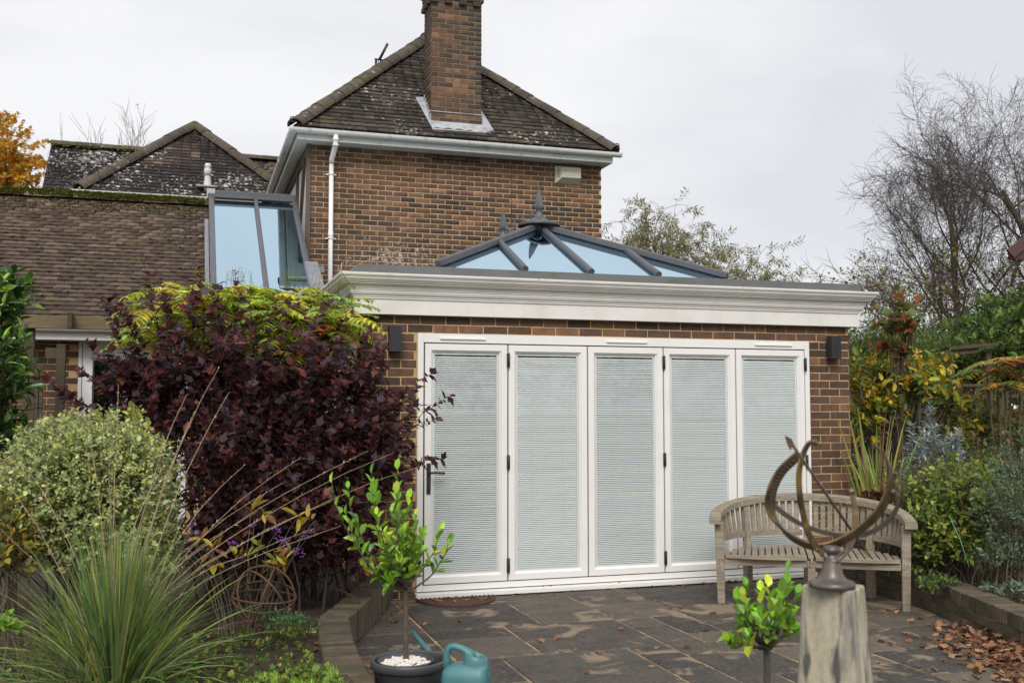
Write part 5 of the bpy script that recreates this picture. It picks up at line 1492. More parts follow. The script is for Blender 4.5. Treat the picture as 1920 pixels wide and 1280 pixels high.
# neighbour's gable corner at the right edge
nb = tag(empty('neighbour_house', at(1960, 760, 17) * np.array([1, 1, 0])), 'maroon barge board corner of a dark tiled roof at the right edge', 'house')
a0, a1, a2 = at(1890, 473, 17), at(1935, 425, 17), at(2100, 300, 17)
bk = vr * 6; bk[2] = 0; bk += np.array([.4, .8, 0])
MB().add([a0, a2, a2 + bk, a0 + bk] + [q_ + np.array([0, 0, -.12]) for q_ in (a0, a2, a2 + bk, a0 + bk)], [(0, 1, 2, 3), (4, 7, 6, 5), (0, 4, 5, 1), (0, 3, 7, 4)]).build('roof', 'tile_rear', nb)
e1, e2 = at(1894, 476, 16.95), at(2100, 314, 16.95)
MB().bar(e1, e2, .05, .17).build('barge_board', 'maroon_board', nb)
MB().add([at(1890, 477, 16.96), at(1896, 486, 16.96), at(1925, 486, 16.96), at(1925, 452, 16.96)] + [at(1890, 477, 17.3), at(1896, 486, 17.3), at(1925, 486, 17.3), at(1925, 452, 17.3)], [(0, 1, 2, 3), (4, 7, 6, 5), (0, 4, 5, 1), (1, 5, 6, 2)]).build('barge_foot', 'maroon_board', nb)
w0, w1 = at(1935, 470, 17.3), at(2090, 470, 17.3)
MB().add([(w0[0], w0[1], 0), (w1[0], w1[1], 0), w1, w0], [(0, 1, 2, 3)]).add([(w0[0] + bk[0], w0[1] + bk[1], 0), (w0[0], w0[1], 0), w0, w0 + bk], [(0, 1, 2, 3)]).build('wall', 'brick_house', nb)

# ================================================================== vegetation helpers
TPL = {
 'oval': (np.array([(0, 0, 0), (.28, .42, .07), (.7, .38, .05), (1, 0, -.08), (.7, -.38, .05), (.28, -.42, .07)]), np.array([(0, 3, 2, 1), (0, 5, 4, 3)])),
 'diam': (np.array([(0, 0, 0), (.45, .5, .06), (1, 0, -.05), (.45, -.5, .06)]), np.array([(0, 3, 2, 1)])),
 'lobe': (np.array([(0, 0, 0), (.50, .30, .05), (1, .02, -.12), (.50, -.30, .05), (.14, .30, .06), (.58, .50, .0), (.14, -.30, .06), (.58, -.50, .0)]), np.array([(0, 3, 2, 1), (0, 1, 5, 4), (0, 6, 7, 3)])),
 'oak': (np.array([(0, .02, 0), (.2, .14, .04), (.3, .34, .10), (.42, .16, .02), (.55, .42, .14), (.68, .18, .03), (.82, .28, .12), (1, .0, .05),
                   (0, -.02, 0), (.2, -.14, .04), (.3, -.34, .12), (.42, -.16, .02), (.55, -.42, .1), (.68, -.18, .03), (.82, -.28, .15), (.99, -.02, .05)]),
         np.array([(i, i + 8, i + 9, i + 1) for i in range(7)])),
 'blade': (np.array([(0, .5, 0), (.35, .5, .03), (.7, .35, .02), (1, .03, -.05), (0, -.5, 0), (.35, -.5, .03), (.7, -.35, .02), (1, -.03, -.05)]), np.array([(i, i + 4, i + 5, i + 1) for i in range(3)])),
}
def unit(a): return a / np.maximum(np.linalg.norm(a, axis=-1, keepdims=True), 1e-9)
def leafmesh(P, X, Z, Ln, W, C, tpl='oval'):
    """arrays (n,3),(n,3),(n,3),(n),(n),(n,3)"""
    V, F = TPL[tpl]
    X = unit(X); Z = unit(Z - X * (Z * X).sum(1, keepdims=True)); Y = np.cross(Z, X)
    n, k = len(P), len(V)
    VV = P[:, None] + X[:, None] * (V[None, :, 0:1] * Ln[:, None, None]) + Y[:, None] * (V[None, :, 1:2] * W[:, None, None]) + Z[:, None] * (V[None, :, 2:3] * Ln[:, None, None])
    FF = F[None] + (np.arange(n) * k)[:, None, None]
    return VV.reshape(-1, 3), FF.reshape(-1, F.shape[1]), np.repeat(C, k, axis=0)
def palette(n, cols, jit=.18):
    c = np.array([q[0] for q in cols]); w = np.array([q[1] for q in cols], float); w /= w.sum()
    out = c[NR.choice(len(c), n, p=w)] * np.exp(NR.normal(0, jit, (n, 1))) * (1 + NR.normal(0, .06, (n, 3)))
    return np.clip(out * 1.22, .003, .8)
def link_np(name, V, F, C, mat, parent):
    iv = np.array(wmat(parent).inverted())
    V = V @ iv[:3, :3].T + iv[:3, 3]
    return obj(name, npmesh(name, V, F, col=C), mat, parent)
def tubes(paths, name, mat, parent, n=3, kind=None):
    """paths: list of (points (k,3), radii (k))"""
    Vs, Fs, b = [], [], 0
    for P, r_ in paths:
        P = np.asarray(P, float); k = len(P)
        T = np.empty_like(P); T[1:-1] = P[2:] - P[:-2]; T[0] = P[1] - P[0]; T[-1] = P[-1] - P[-2]
        T = unit(T); ref = np.array([.31, .52, .79]); A = unit(np.cross(T, ref)); B = np.cross(T, A)
        a = np.arange(n) * 2 * math.pi / n
        ring = P[:, None] + (A[:, None] * np.cos(a)[None, :, None] + B[:, None] * np.sin(a)[None, :, None]) * np.asarray(r_)[:, None, None]
        Vs.append(ring.reshape(-1, 3))
        i = np.arange(k - 1)[:, None] * n; j = np.arange(n)[None]; j2 = (j + 1) % n
        Fs.append(np.stack([i + j, i + j2, i + n + j2, i + n + j], -1).reshape(-1, 4) + b); b += k * n
    V = np.vstack(Vs); F = np.vstack(Fs)
    iv = np.array(wmat(parent).inverted()); V = V @ iv[:3, :3].T + iv[:3, 3]
    o = obj(name, npmesh(name, V, F, smooth=True), mat, parent)
    if kind: o['kind'] = kind
    return o
def curve3(p0, p1, sag, k=6, wob=.0):
    """path from p0 to p1; sag = control offset"""
    p0, p1, sag = np.array(p0, float), np.array(p1, float), np.array(sag, float)
    t = np.linspace(0, 1, k)[:, None]
    P = p0 * (1 - t) ** 2 + (p0 + sag) * 2 * t * (1 - t) + p1 * t ** 2
    if wob: P[1:-1] += NR.normal(0, wob, (k - 2, 3))
    return P
def sprig_leaves(bases, dirs, lens, nl, L_, W_, cols, tpl, spread=.8, ljit=.33, up=.25, t0=.1, opposite=False, jit=.18):
    n = len(bases); t = (np.arange(nl) + .5) / nl * (1 - t0) + t0
    T = unit(dirs)
    ref = unit(NR.normal(0, 1, (n, 3))); A = unit(np.cross(T, ref)); B = np.cross(T, A)
    P = bases[:, None] + T[:, None] * (t[None, :, None] * lens[:, None, None])
    ph = NR.uniform(0, 6.28, (n, 1)) + np.arange(nl)[None] * (math.pi if opposite else 2.4) + NR.normal(0, .3, (n, nl))
    rad_ = A[:, None] * np.cos(ph)[..., None] + B[:, None] * np.sin(ph)[..., None]
    X = T[:, None] * (1 - spread * .6) + rad_ * spread + np.array([0, 0, up]) + NR.normal(0, .15, (n, nl, 3))
    Z = np.array([0, 0, 1.0]) * .9 + T[:, None] * .5 + NR.normal(0, .35, (n, nl, 3)) + rad_ * 0
    m_ = n * nl
    s = np.exp(np.clip(NR.normal(0, ljit, m_), -.8, .5))
    return leafmesh(P.reshape(m_, 3), X.reshape(m_, 3), Z.reshape(m_, 3), L_ * s, W_ * s, palette(m_, cols, jit), tpl)
def shell(c, r_, n, p=.33, low=-.6):
    d = unit(NR.normal(0, 1, (n * 3, 3))); d = d[d[:, 2] > low][:n]
    while len(d) < n: d = np.vstack([d, d[:n - len(d)]])
    rr = NR.uniform(0, 1, (n, 1)) ** p
    return np.array(c) + d * rr * np.array(r_), d
def reseed(label):
    import zlib
    k = zlib.crc32(label.encode()) % (2 ** 31)
    NR.seed(k); R.seed(k)
def shrub(name, label, cat, base, blobs, nspr, slen, nl, L_, W_, cols, tpl='oval', mat='leaf', stem='bark_brown', up=.6, spread=.8, nstem=30, srad=.012, p=.33, low=-.6, group=None, lup=.25, twigs=True, jit=.18, stemfan=.12):
    reseed(label)
    t = tag(empty(name, base), label, cat, group)
    vols = np.array([b[1][0] * b[1][1] * b[1][2] for b in blobs]) ** .67; vols /= vols.sum()
    Vs, Fs, Cs, off = [], [], [], 0; allp = []
    for (c, r_), w in zip(blobs, vols):
        n = max(3, int(nspr * w))
        P, d = shell(c, r_, n, p, low)
        dirs = unit(d * np.array([1, 1, .7]) + np.array([0, 0, up]) + NR.normal(0, .25, (n, 3)))
        ln = slen * NR.uniform(.6, 1.4, n)
        bs = P - dirs * ln[:, None] * .6
        V, F, C = sprig_leaves(bs, dirs, ln, nl, L_, W_, cols, tpl, spread, up=lup, jit=jit)
        Vs.append(V); Fs.append(F + off); Cs.append(C); off += len(V)
        allp.append((bs, dirs, ln))
    link_np('foliage', np.vstack(Vs), np.vstack(Fs), np.vstack(Cs), mat, t)
    bs = np.vstack([a[0] for a in allp]); ds = np.vstack([a[1] for a in allp]); ln = np.concatenate([a[2] for a in allp])
    paths = []
    idx = NR.choice(len(bs), min(nstem, len(bs)), replace=False)
    b0 = np.array(base, float)
    for i in idx:
        st = b0 + np.array([NR.normal(0, stemfan), NR.normal(0, stemfan), 0])
        e = bs[i]; mid = (e - st) * np.array([.1, .1, .45])
        P = curve3(st, e, mid, 7, .01)
        paths.append((P, np.linspace(srad, srad * .3, 7)))
    if twigs:
        for i in NR.choice(len(bs), min(len(bs), 1500), replace=False):
            e = bs[i] + ds[i] * ln[i]; s0 = bs[i] - ds[i] * ln[i] * .5 - np.array([0, 0, .02])
            paths.append((np.array([s0, bs[i], e]), np.array([.0035, .003, .0015]) * (srad / .012)))
    tubes(paths, 'stem', stem, t, 4)
    return t

def grow(out, p, d, L_, r_, lvl, P):
    """recursive branching; P: dict of per-level settings; twig ends are collected in P['tips']"""
    k = 5 if lvl < 2 else 4
    pts = [p]; dd = d.copy()
    for i in range(k):
        dd = unit(dd + NR.normal(0, P['wob'], 3) + np.array([0, 0, P['up'][lvl]]))
        pts.append(pts[-1] + dd * L_ / k)
    pts = np.array(pts)
    rs = np.linspace(r_, r_ * P['taper'], len(pts))
    out[min(lvl, 2)].append((pts, rs))
    if lvl >= P['max']:
        P['tips'].append((pts[-2], unit(pts[-1] - pts[-2]))); return
    nc = P['n'][lvl]
    for c in range(nc):
        t = P['t0'][lvl] + (1 - P['t0'][lvl]) * (c + NR.uniform(.2, .8)) / nc
        f_ = t * k; i = min(int(f_), k - 1); q = pts[i] + (pts[i + 1] - pts[i]) * (f_ - i)
        ax = unit(pts[i + 1] - pts[i])
        s = unit(np.cross(ax, NR.normal(0, 1, 3)))
        if lvl == 0:
            az = c * 2.4 + NR.uniform(-.4, .4); s = unit(np.array([math.cos(az), math.sin(az), .0]))
        a = rad(P['ang'][lvl]) * NR.uniform(.7, 1.3)
        nd = ax * math.cos(a) + s * math.sin(a)
        l2 = P['len'][lvl] * NR.uniform(.65, 1.2) * (1.15 - .55 * t if lvl == 0 else 1)
        grow(out, q, nd, l2, max(P['rmin'], rs[min(i, len(rs) - 1)] * P['rk'][lvl]), lvl + 1, P)
def tree(name, label, base, H, r_, P, bark, twig, leaf=None, lean=(0, 0, 1), group=None):
    reseed(label)
    t = tag(empty(name, base), label, 'tree', group)
    P = dict(P); P['tips'] = []
    out = {0: [], 1: [], 2: []}
    grow(out, np.array(base, float), unit(np.array(lean, float)), H, r_, 0, P)
    tubes(out[0], 'trunk', bark, t, 9)
    if out[1]: tubes(out[1], 'limb', bark, t, 5)
    if out[2]: tubes(out[2], 'twigs', twig, t, 3)
    if leaf:
        tips = P['tips']
        keep = [x for x in tips if NR.random() < leaf['frac'] and leaf.get('zmax', 99) > x[0][2]]
        if keep:
            b = np.array([x[0] for x in keep]); d = np.array([x[1] for x in keep]) + np.array([0, 0, leaf.get('droop', 0)])
            V, F, C = sprig_leaves(b, d, np.full(len(b), leaf['len']), leaf['nl'], leaf['L'], leaf['W'], leaf['cols'], leaf.get('tpl', 'diam'), .8, up=leaf.get('lup', 0))
            link_np('foliage', V, F, C, 'leaf', t)
    return t
def ball(px, py, D, rpx, rz_=None, ry=None):
    """crown ellipsoid from its place and size in the photo"""
    r_ = rpx / FPX * D
    return (at(px, py, D), (r_, ry if ry else r_, (rz_ / FPX * D) if rz_ else r_))

# ------------------------------------------------------------------ left bed
def G(x, y, D, z=.18):
    p = at(x, y, D); p[2] = z; return p
PUR = [((.082, .024, .026), 4), ((.052, .023, .029), 4), ((.12, .030, .024), 2.2), ((.058, .040, .052), 2.8), ((.18, .06, .035), .4)]
ninebark = shrub('purple_shrub', 'large dark purple leaved shrub in front of the low wing and the orangery corner', 'shrub', G(500, 1100, 7.6),
    [ball(470, 810, 7.4, 225, 135, .7), ball(320, 760, 7.6, 120, 100, .5), ball(620, 850, 7.5, 145, 150, .6), ball(480, 940, 7.2, 170, 130, .6), ball(690, 860, 7.6, 85, 125, .4), ball(600, 1000, 7.4, 100, 70, .45), ball(470, 1030, 7.2, 170, 60, .4), ball(660, 1030, 7.5, 75, 50, .3), ball(250, 710, 7.6, 75, 50, .3), ball(420, 700, 7.6, 150, 40, .35), ball(620, 710, 7.7, 90, 50, .35)],
    1250, .25, 11, .054, .046, PUR, 'lobe', 'leaf', 'twig_dark', up=.9, nstem=60, srad=.010, p=.45, lup=.0, jit=.32, stemfan=.3)
# long shoots of the purple shrub
def shoots(parent, lst, nleaf, L_, W_, cols, tpl, rad0, D0, base, mat='leaf', stem='twig_dark'):
    paths = []; Vs, Fs, Cs, off = [], [], [], 0
    for x, y, D in lst:
        e = at(x, y, D); s0 = np.array(base(x, y, D), float)
        P = curve3(s0, e, (e - s0) * np.array([.2, .2, .6]), 10, .012)
        paths.append((P, np.linspace(rad0, rad0 * .3, 10)))
        seg = P[5:]
        for k in range(len(seg) - 1):
            d = seg[k + 1] - seg[k]
            V, F, C = sprig_leaves(seg[k][None], d[None], np.array([np.linalg.norm(d)]), nleaf, L_, W_, cols, tpl, .85, up=-.05, t0=0, jit=.3)
            Vs.append(V); Fs.append(F + off); Cs.append(C); off += len(V)
    link_np('foliage', np.vstack(Vs), np.vstack(Fs), np.vstack(Cs), mat, parent)
    tubes(paths, 'stem', stem, parent, 5)
shoots(ninebark, [(x_, R.uniform(545 if x_ < 400 else 620, 715), R.uniform(6.9, 7.5)) for x_ in [R.uniform(180, 740) for _ in range(70)]], 4, .060, .050, PUR, 'lobe', .0028, 7.5, lambda x, y, D: at(x + (480 - x) * .12 + R.gauss(0, 25), y + R.uniform(90, 150), D + .3))
sh = [(262, 478, 7.6), (214, 545, 7.7), (270, 520, 7.6), (365, 490, 7.5), (300, 560, 7.5), (440, 505, 7.4), (450, 560, 7.4), (210, 620, 7.6), (560, 540, 7.7), (590, 600, 7.6), (160, 640, 7.2), (150, 690, 7.1), (70, 700, 7.0), (100, 720, 7.0), (130, 750, 7.0),
      (810, 700, 7.6), (848, 740, 7.7), (830, 860, 7.6), (790, 760, 7.6), (700, 660, 7.6), (740, 740, 7.7), (640, 600, 7.6), (520, 560, 7.5), (350, 560, 7.5), (400, 540, 7.5), (820, 780, 7.7), (240, 600, 7.6), (180, 660, 7.5), (700, 700, 7.5), (480, 600, 7.4), (300, 530, 7.6), (225, 580, 7.6), (330, 600, 7.5), (380, 590, 7.4), (410, 600, 7.5), (530, 600, 7.5), (620, 560, 7.6), (600, 640, 7.5), (570, 580, 7.5), (250, 640, 7.5), (190, 720, 7.3), (500, 640, 7.4), (350, 520, 7.2), (290, 505, 7.3), (470, 540, 7.1), (505, 590, 7.1), (390, 610, 7.1), (340, 650, 7.1), (430, 620, 7.0), (560, 620, 7.1), (600, 575, 7.2), (640, 630, 7.2), (545, 570, 7.2), (310, 600, 7.2), (280, 560, 7.2), (410, 530, 7.2), (450, 650, 7.0), (520, 660, 7.0), (380, 670, 7.0), (580, 670, 7.0), (660, 570, 7.3), (690, 620, 7.4), (730, 680, 7.5), (770, 730, 7.5)]
shoots(ninebark, sh, 4, .060, .050, PUR, 'lobe', .0042, 7.5, lambda x, y, D: at(470 + (x - 470) * .75, 800 + (y - 600) * .25, D + .25))
for v in list(ninebark.children): pass
# sumac behind it, yellow green pinnate leaves
def compound(parent, specs, cols, nleaflet=9, ll=.075, lw=.026, mat='leaf', tpl='blade', rr=.0022, stem='bark_brown'):
    """specs: (start, dir, length, droop)"""
    Ps, Xs, Zs, Ls, Ws, Cs, paths = [], [], [], [], [], [], []
    for p, d, L_, droop, colr in specs:
        d = unit(np.array(d, float)); side = unit(np.cross(d, [0, 0, 1.0]) + 1e-6)
        t = np.linspace(0, 1, nleaflet + 2)
        P = p + d * (t[:, None] * L_) + np.array([0, 0, -1.0]) * (t[:, None] ** 2) * droop * L_
        paths.append((P[::2], np.linspace(rr, rr * .5, len(P[::2]))))
        T = unit(np.gradient(P, axis=0))
        for s in (-1, 1):
            q = P[1:-1]; tt = T[1:-1]; f_ = np.sin(np.linspace(.35, 2.9, nleaflet)) * .6 + .5
            Ps.append(q); Xs.append(tt * .45 + side * s + np.array([0, 0, -.35]) + NR.normal(0, .1, q.shape)); Zs.append(np.tile([0, 0, 1.0], (nleaflet, 1)) + side * s * .3 + NR.normal(0, .15, q.shape))
            Ls.append(ll * f_ * NR.uniform(.85, 1.1)); Ws.append(lw * f_); Cs.append(np.clip(np.array(colr)[None] * np.exp(NR.normal(0, .15, (nleaflet, 1))), 0, 1))
    V, F, C = leafmesh(np.vstack(Ps), np.vstack(Xs), np.vstack(Zs), np.concatenate(Ls), np.concatenate(Ws), np.vstack(Cs), tpl)
    link_np('foliage', V, F, C, mat, parent)
    tubes(paths, 'leaf_stalk', stem, parent, 3, 'stuff')
sumac = tag(empty('sumac_shrub', G(470, 1000, 9.0)), 'yellow green sumac with feathery drooping leaves rising behind the purple shrub', 'shrub')
specs = []
SUC = [((.48, .50, .06), 5), ((.34, .42, .06), 5), ((.22, .32, .06), 3), ((.55, .48, .06), 2), ((.48, .22, .04), .5), ((.40, .08, .04), .35)]
crowns = [(300, 550), (345, 535), (330, 590), (400, 545), (380, 590), (440, 535), (430, 575), (470, 545), (500, 555), (540, 545), (520, 595), (585, 555), (560, 605), (610, 585), (290, 595), (640, 595), (365, 555), (415, 555), (530, 570), (560, 565), (590, 595), (480, 585), (455, 555), (425, 545), (495, 540), (515, 565), (570, 545), (600, 560), (625, 575), (545, 600), (585, 620), (640, 570), (605, 610), (450, 610), (350, 620), (400, 620), (500, 625), (600, 630), (260, 610)]
for cx_, cy_ in crowns:
    D = R.uniform(7.7, 8.9); c0 = at(cx_, cy_, D)
    for k in range(12):
        a = k * 2.4 + R.uniform(-.3, .3)
        colr = palette(1, SUC, .1)[0]
        specs.append((c0 + np.array([0, 0, -.02 * k]), (math.cos(a), math.sin(a), R.uniform(.1, .75)), R.uniform(.26, .42), R.uniform(.35, .75), colr))
for (x, y, D, dx_, dz_, colr) in ((640, 588, 8.0, 1, .25, (.14, .2, .04)), (625, 605, 8.0, 1, .1, (.42, .08, .05)), (610, 570, 8.1, 1, .15, (.38, .07, .03)), (600, 560, 8.1, 1, .5, (.12, .16, .03)), (615, 625, 8.0, 1, .05, (.2, .26, .05)), (620, 640, 8.0, 1, -.05, (.3, .3, .05))):
    specs.append((at(x - 25, y + 12, D), (dx_, -.15, dz_), .34, .5, colr))
compound(sumac, specs, None, 9, .095, .032)
paths = []
for cx_, cy_ in crowns:
    e = at(cx_, cy_ + 6, 8.9); s0 = G(470 + (cx_ - 470) * .5, 1000, 9.0)
    paths.append((curve3(s0, e, (e - s0) * np.array([.1, .1, .7]), 7, .02), np.linspace(.02, .008, 7)))
tubes(paths, 'stem', 'bark_brown', sumac, 6)
# fresh upright frond tips
V, F, C = [], [], []
tips = []
for x, y in ((250, 545), (262, 540), (270, 550), (310, 520), (330, 535), (395, 525), (380, 500), (430, 510), (440, 505), (452, 515), (470, 520), (530, 520), (545, 510), (550, 518), (560, 522), (572, 515), (600, 540), (610, 545), (620, 530), (632, 540), (625, 555), (645, 560)):
    for k in range(3): tips.append((at(x + R.uniform(-14, 14), y + R.uniform(20, 45), 8.7), (R.uniform(-.25, .35), R.uniform(-.2, .2), 1), R.uniform(.14, .26), .05, palette(1, [((.38, .40, .05), 1), ((.30, .34, .05), 1)])[0]))
compound(sumac, tips, None, 11, .03, .010, stem='bark_brown', rr=.0016)

# variegated pittosporum
PIT = [((.40, .43, .20), 4), ((.32, .37, .17), 4), ((.50, .54, .21), 2.5), ((.18, .23, .11), 1.6), ((.50, .52, .12), 1.3)]
shrub('variegated_shrub', 'rounded pale variegated green shrub behind the ornamental grass', 'shrub', G(170, 1150, 6.2),
      [ball(165, 960, 6.1, 150, 165, .5), ball(110, 905, 6.0, 110, 110, .4), ball(230, 930, 6.1, 100, 125, .4), ball(170, 840, 6.2, 120, 60, .4), ball(60, 990, 6.0, 80, 130, .4), ball(250, 1020, 6.1, 80, 100, .4)],
      3600, .15, 10, .023, .017, PIT, 'oval', 'leaf', 'bark_brown', up=.5, nstem=50, srad=.009, p=.2, jit=.2, lup=.1)
# pale growing tips that stand out of the dome
pt = tag(empty('variegated_seedling', G(290, 1120, 6.4)), 'upright yellow green shoots at the top right of the pale variegated shrub', 'shrub')
V, F, C = sprig_leaves(np.array([at(x + R.uniform(-5, 5), y + 14, 6.3) for x, y in ((236, 790), (245, 795), (195, 795), (250, 790), (190, 800), (130, 800), (95, 812), (30, 830), (262, 810), (290, 850), (210, 795)) for _ in range(3)]),
                       np.tile([0, 0, 1.0], (33, 1)) + NR.normal(0, .3, (33, 3)), np.full(33, .14), 9, .032, .02, [((.42, .45, .10), 1), ((.34, .38, .12), 1)], 'oval', .7)
link_np('foliage', V, F, C, 'leaf', pt)
tubes([(curve3(G(200, 1120, 6.4), at(x, y + 12, 6.3), (0, 0, .3), 6), np.linspace(.006, .003, 6)) for x, y in ((236, 790), (195, 795), (130, 800), (262, 810), (290, 850))], 'stem', 'bark_brown', pt, 4)
# cherry laurel at the left edge
LAU = [((.045, .11, .025), 5), ((.08, .18, .03), 4), ((.20, .32, .04), 3.5), ((.03, .07, .02), 2)]
lau = shrub('laurel_bush', 'glossy green laurel with bright young leaves cut off by the left edge', 'shrub', G(-30, 1000, 7.0),
      [ball(-40, 700, 7.0, 82, 190, .5), ball(-30, 560, 7.0, 68, 62, .4), ball(-50, 830, 7.0, 75, 90, .4)], 420, .20, 9, .075, .032, LAU, 'oval', 'leaf_glossy', 'bark_brown', up=.5, p=.25, lup=.25, srad=.02, jit=.25)
# yellow leaved shrub lower left edge
shrub('yellow_shrub', 'thin yellowing shrub at the lower left edge beside the pale variegated bush', 'shrub', G(-10, 1180, 5.6),
      [ball(0, 990, 5.6, 50, 90, .25), ball(20, 1040, 5.5, 45, 70, .25)], 120, .16, 6, .045, .026, [((.35, .27, .03), 3), ((.16, .17, .03), 3), ((.40, .20, .03), 1), ((.08, .10, .03), 2)], 'oval', up=.6, p=.5, nstem=14)
shrub('green_sapling', 'tiny bright green leafy plant in the bare soil at the left edge', 'plant', G(12, 1215, 4.75, .25), [ball(14, 1178, 4.75, 22, 16, .06)], 9, .07, 6, .05, .030, [((.13, .25, .03), 1), ((.2, .33, .05), 1)], 'oval', up=.4, nstem=4, srad=.004)

# ornamental grass
def grass_clump(name, label, base, n, Lm, wid, cols, fan=1.0, droop=.5, group=None, stiff=.2):
    t = tag(empty(name, base), label, 'grass', group)
    k = 7
    a = NR.uniform(0, 2 * math.pi, n); inc = np.abs(NR.normal(0, 1, n)) * .42 * fan * (1 + .35 * np.sin(a * 2 + 1) + .2 * np.sin(a * 5)); inc = np.clip(inc, 0, 1.35)
    L_ = Lm * NR.uniform(.55, 1.15, n) * (1 - .1 * inc)
    h = np.stack([np.cos(a), np.sin(a), np.zeros(n)], 1)
    d0 = h * np.sin(inc)[:, None] + np.array([0, 0, 1]) * np.cos(inc)[:, None]
    base_r = np.array(base) + h * (NR.uniform(0, .13, n) * (.4 + inc))[:, None]
    tt = np.linspace(0, 1, k)
    P = base_r[:, None] + d0[:, None] * (tt[None, :, None] * L_[:, None, None]) + np.array([0, 0, -1.0]) * (tt ** 2.2)[None, :, None] * (droop * L_ * (.15 + inc))[:, None, None] * .5 + h[:, None] * ((tt ** 2)[None, :, None] * (L_ * .08)[:, None, None])
    P = P + (NR.normal(0, .035, (n, 1, 3)) * fan * L_[:, None, None]) * (tt ** 1.6)[None, :, None]
    side = np.cross(h, [0, 0, 1.0]); side = unit(side + NR.normal(0, .5, side.shape))
    w = wid * NR.uniform(.6, 1.3, n)
    ww = (np.array([.8, 1, 1, .9, .7, .45, .06]))[None, :, None] * w[:, None, None]
    A = P + side[:, None] * ww * .5; B = P - side[:, None] * ww * .5
    V = np.stack([A, B], 2).reshape(n, 2 * k, 3)
    F = np.array([(2 * i, 2 * i + 1, 2 * i + 3, 2 * i + 2) for i in range(k - 1)])
    FF = (F[None] + (np.arange(n) * 2 * k)[:, None, None]).reshape(-1, 4)
    C = palette(n, cols, .2)
    tip = np.linspace(0, 1, k)
    CC = np.repeat(C, 2 * k, axis=0)
    link_np('blades', V.reshape(-1, 3), FF, CC, 'blade', t)
    return t
GB_ = at(215, 1275, 4.95); GB_[2] = .24
ogr = grass_clump('ornamental_grass', 'large fountain of narrow green grass with tall straw stalks in the left foreground', GB_, 1250, .84, .0078,
            [((.14, .22, .05), 5), ((.19, .27, .07), 4), ((.11, .19, .08), 5), ((.30, .25, .12), 2.2), ((.24, .28, .05), 1.2), ((.42, .30, .06), .25)], 1.02, .7)
grass_clump('ornamental_grass', 'smaller drooping green grass clump spilling to the left of the large one', GB_ + np.array([-.30, .12, -.05]), 260, .50, .0075, [((.10, .16, .05), 4), ((.14, .2, .07), 3), ((.30, .25, .13), 2)], 1.6, 1.0)
stalks = []
for x, y, D, bx in ((350, 740, 5.1, 0), (352, 800, 5.0, 0), (310, 870, 5.0, 0), (430, 735, 5.3, 10), (222, 720, 5.2, 0), (165, 800, 5.0, 0), (205, 860, 4.9, 0), (12, 905, 4.7, 0), (0, 990, 4.6, 0), (335, 835, 5.0, 0), (365, 770, 5.2, 6),
                    (460, 870, 5.2, 10), (52, 880, 5.0, 0), (410, 690, 5.2, 0)):
    e = at(x, y, D); s0 = np.array(GB_) + np.array([NR.normal(0, .05), NR.normal(0, .05), 0])
    stalks.append((curve3(s0, e, (e - s0) * np.array([.32, .32, .62]), 9, .004), np.linspace(.0032, .0011, 9)))
for x, y, D in ((690, 845, 5.6), (735, 850, 5.7), (800, 870, 5.8), (640, 985, 5.5), (620, 940, 5.5), (560, 860, 5.4), (530, 905, 5.3), (590, 990, 5.3), (480, 960, 5.2)):
    e = at(x, y, D); s0 = np.array(GB_) + np.array([NR.normal(0, .05), NR.normal(0, .05), 0])
    stalks.append((curve3(s0, e, (e - s0) * np.array([-.08, -.08, .35]) + np.array([0, 0, .18]), 12, .004), np.linspace(.0032, .0010, 12)))
simple('straw', (.42, .32, .20), .8, .2, 10)
M = MATS
tubes(stalks, 'stalk', 'straw', ogr, 4)
Vs = []; hb, hd = [], []
for P, _ in stalks:
    for k in range(5, len(P) - 1):
        for _q in range(3):
            f_ = R.random(); hb.append(P[k] + (P[k + 1] - P[k]) * f_); hd.append(P[k + 1] - P[k])
V, F, C = sprig_leaves(np.array(hb), np.array(hd), np.full(len(hb), .02), 2, .014, .004, [((.46, .36, .24), 1), ((.36, .25, .15), 1)], 'diam', .5)
link_np('seed_heads', V, F, C, 'leaf_dry', ogr)
grass_clump('grass_tuft', 'flopped straw coloured dead blades at the foot of the ornamental grass', GB_ + np.array([-.12, -.05, -.04]), 160, .55, .006, [((.40, .31, .2), 3), ((.28, .22, .13), 2), ((.10, .14, .05), 2)], 2.4, .9)
# purple beauty berry
cal = tag(empty('beautyberry_shrub', G(470, 1150, 6.4)), 'thin shrub with small clusters of violet berries between the grass and the rusty hoops', 'shrub')
paths, bp, yl = [], [], []
for x, y in ((345, 985), (360, 1010), (375, 1000), (530, 1010), (545, 1030), (562, 1028), (578, 1005), (520, 995), (395, 1030), (430, 1015), (350, 1030), (300, 980), (330, 1000), (475, 985), (500, 965), (560, 965), (590, 975), (470, 960)):
    D = R.uniform(6.0, 6.5); e = at(x, y, D); s0 = G(460 + (x - 460) * .3, 1150, 6.3)
    P = curve3(s0, e, (e - s0) * np.array([.1, .1, .6]), 7, .01); paths.append((P, np.linspace(.006, .002, 7)))
    if y > 975:
        for k in range(3):
            c0 = e + NR.normal(0, .02, 3)
            for q_ in range(9): bp.append(c0 + NR.normal(0, .009, 3))
    else: yl.append(e)
tubes(paths, 'stem', 'bark_brown', cal, 4)
mb = MB()
for p in bp: mb.lathe([(0, -.0045), (.0045, 0), (0, .0045)], p, 5)
simple('violet_berry', (.20, .06, .30), .35, .15)
mb.build('berries', 'violet_berry', cal)['kind'] = 'stuff'
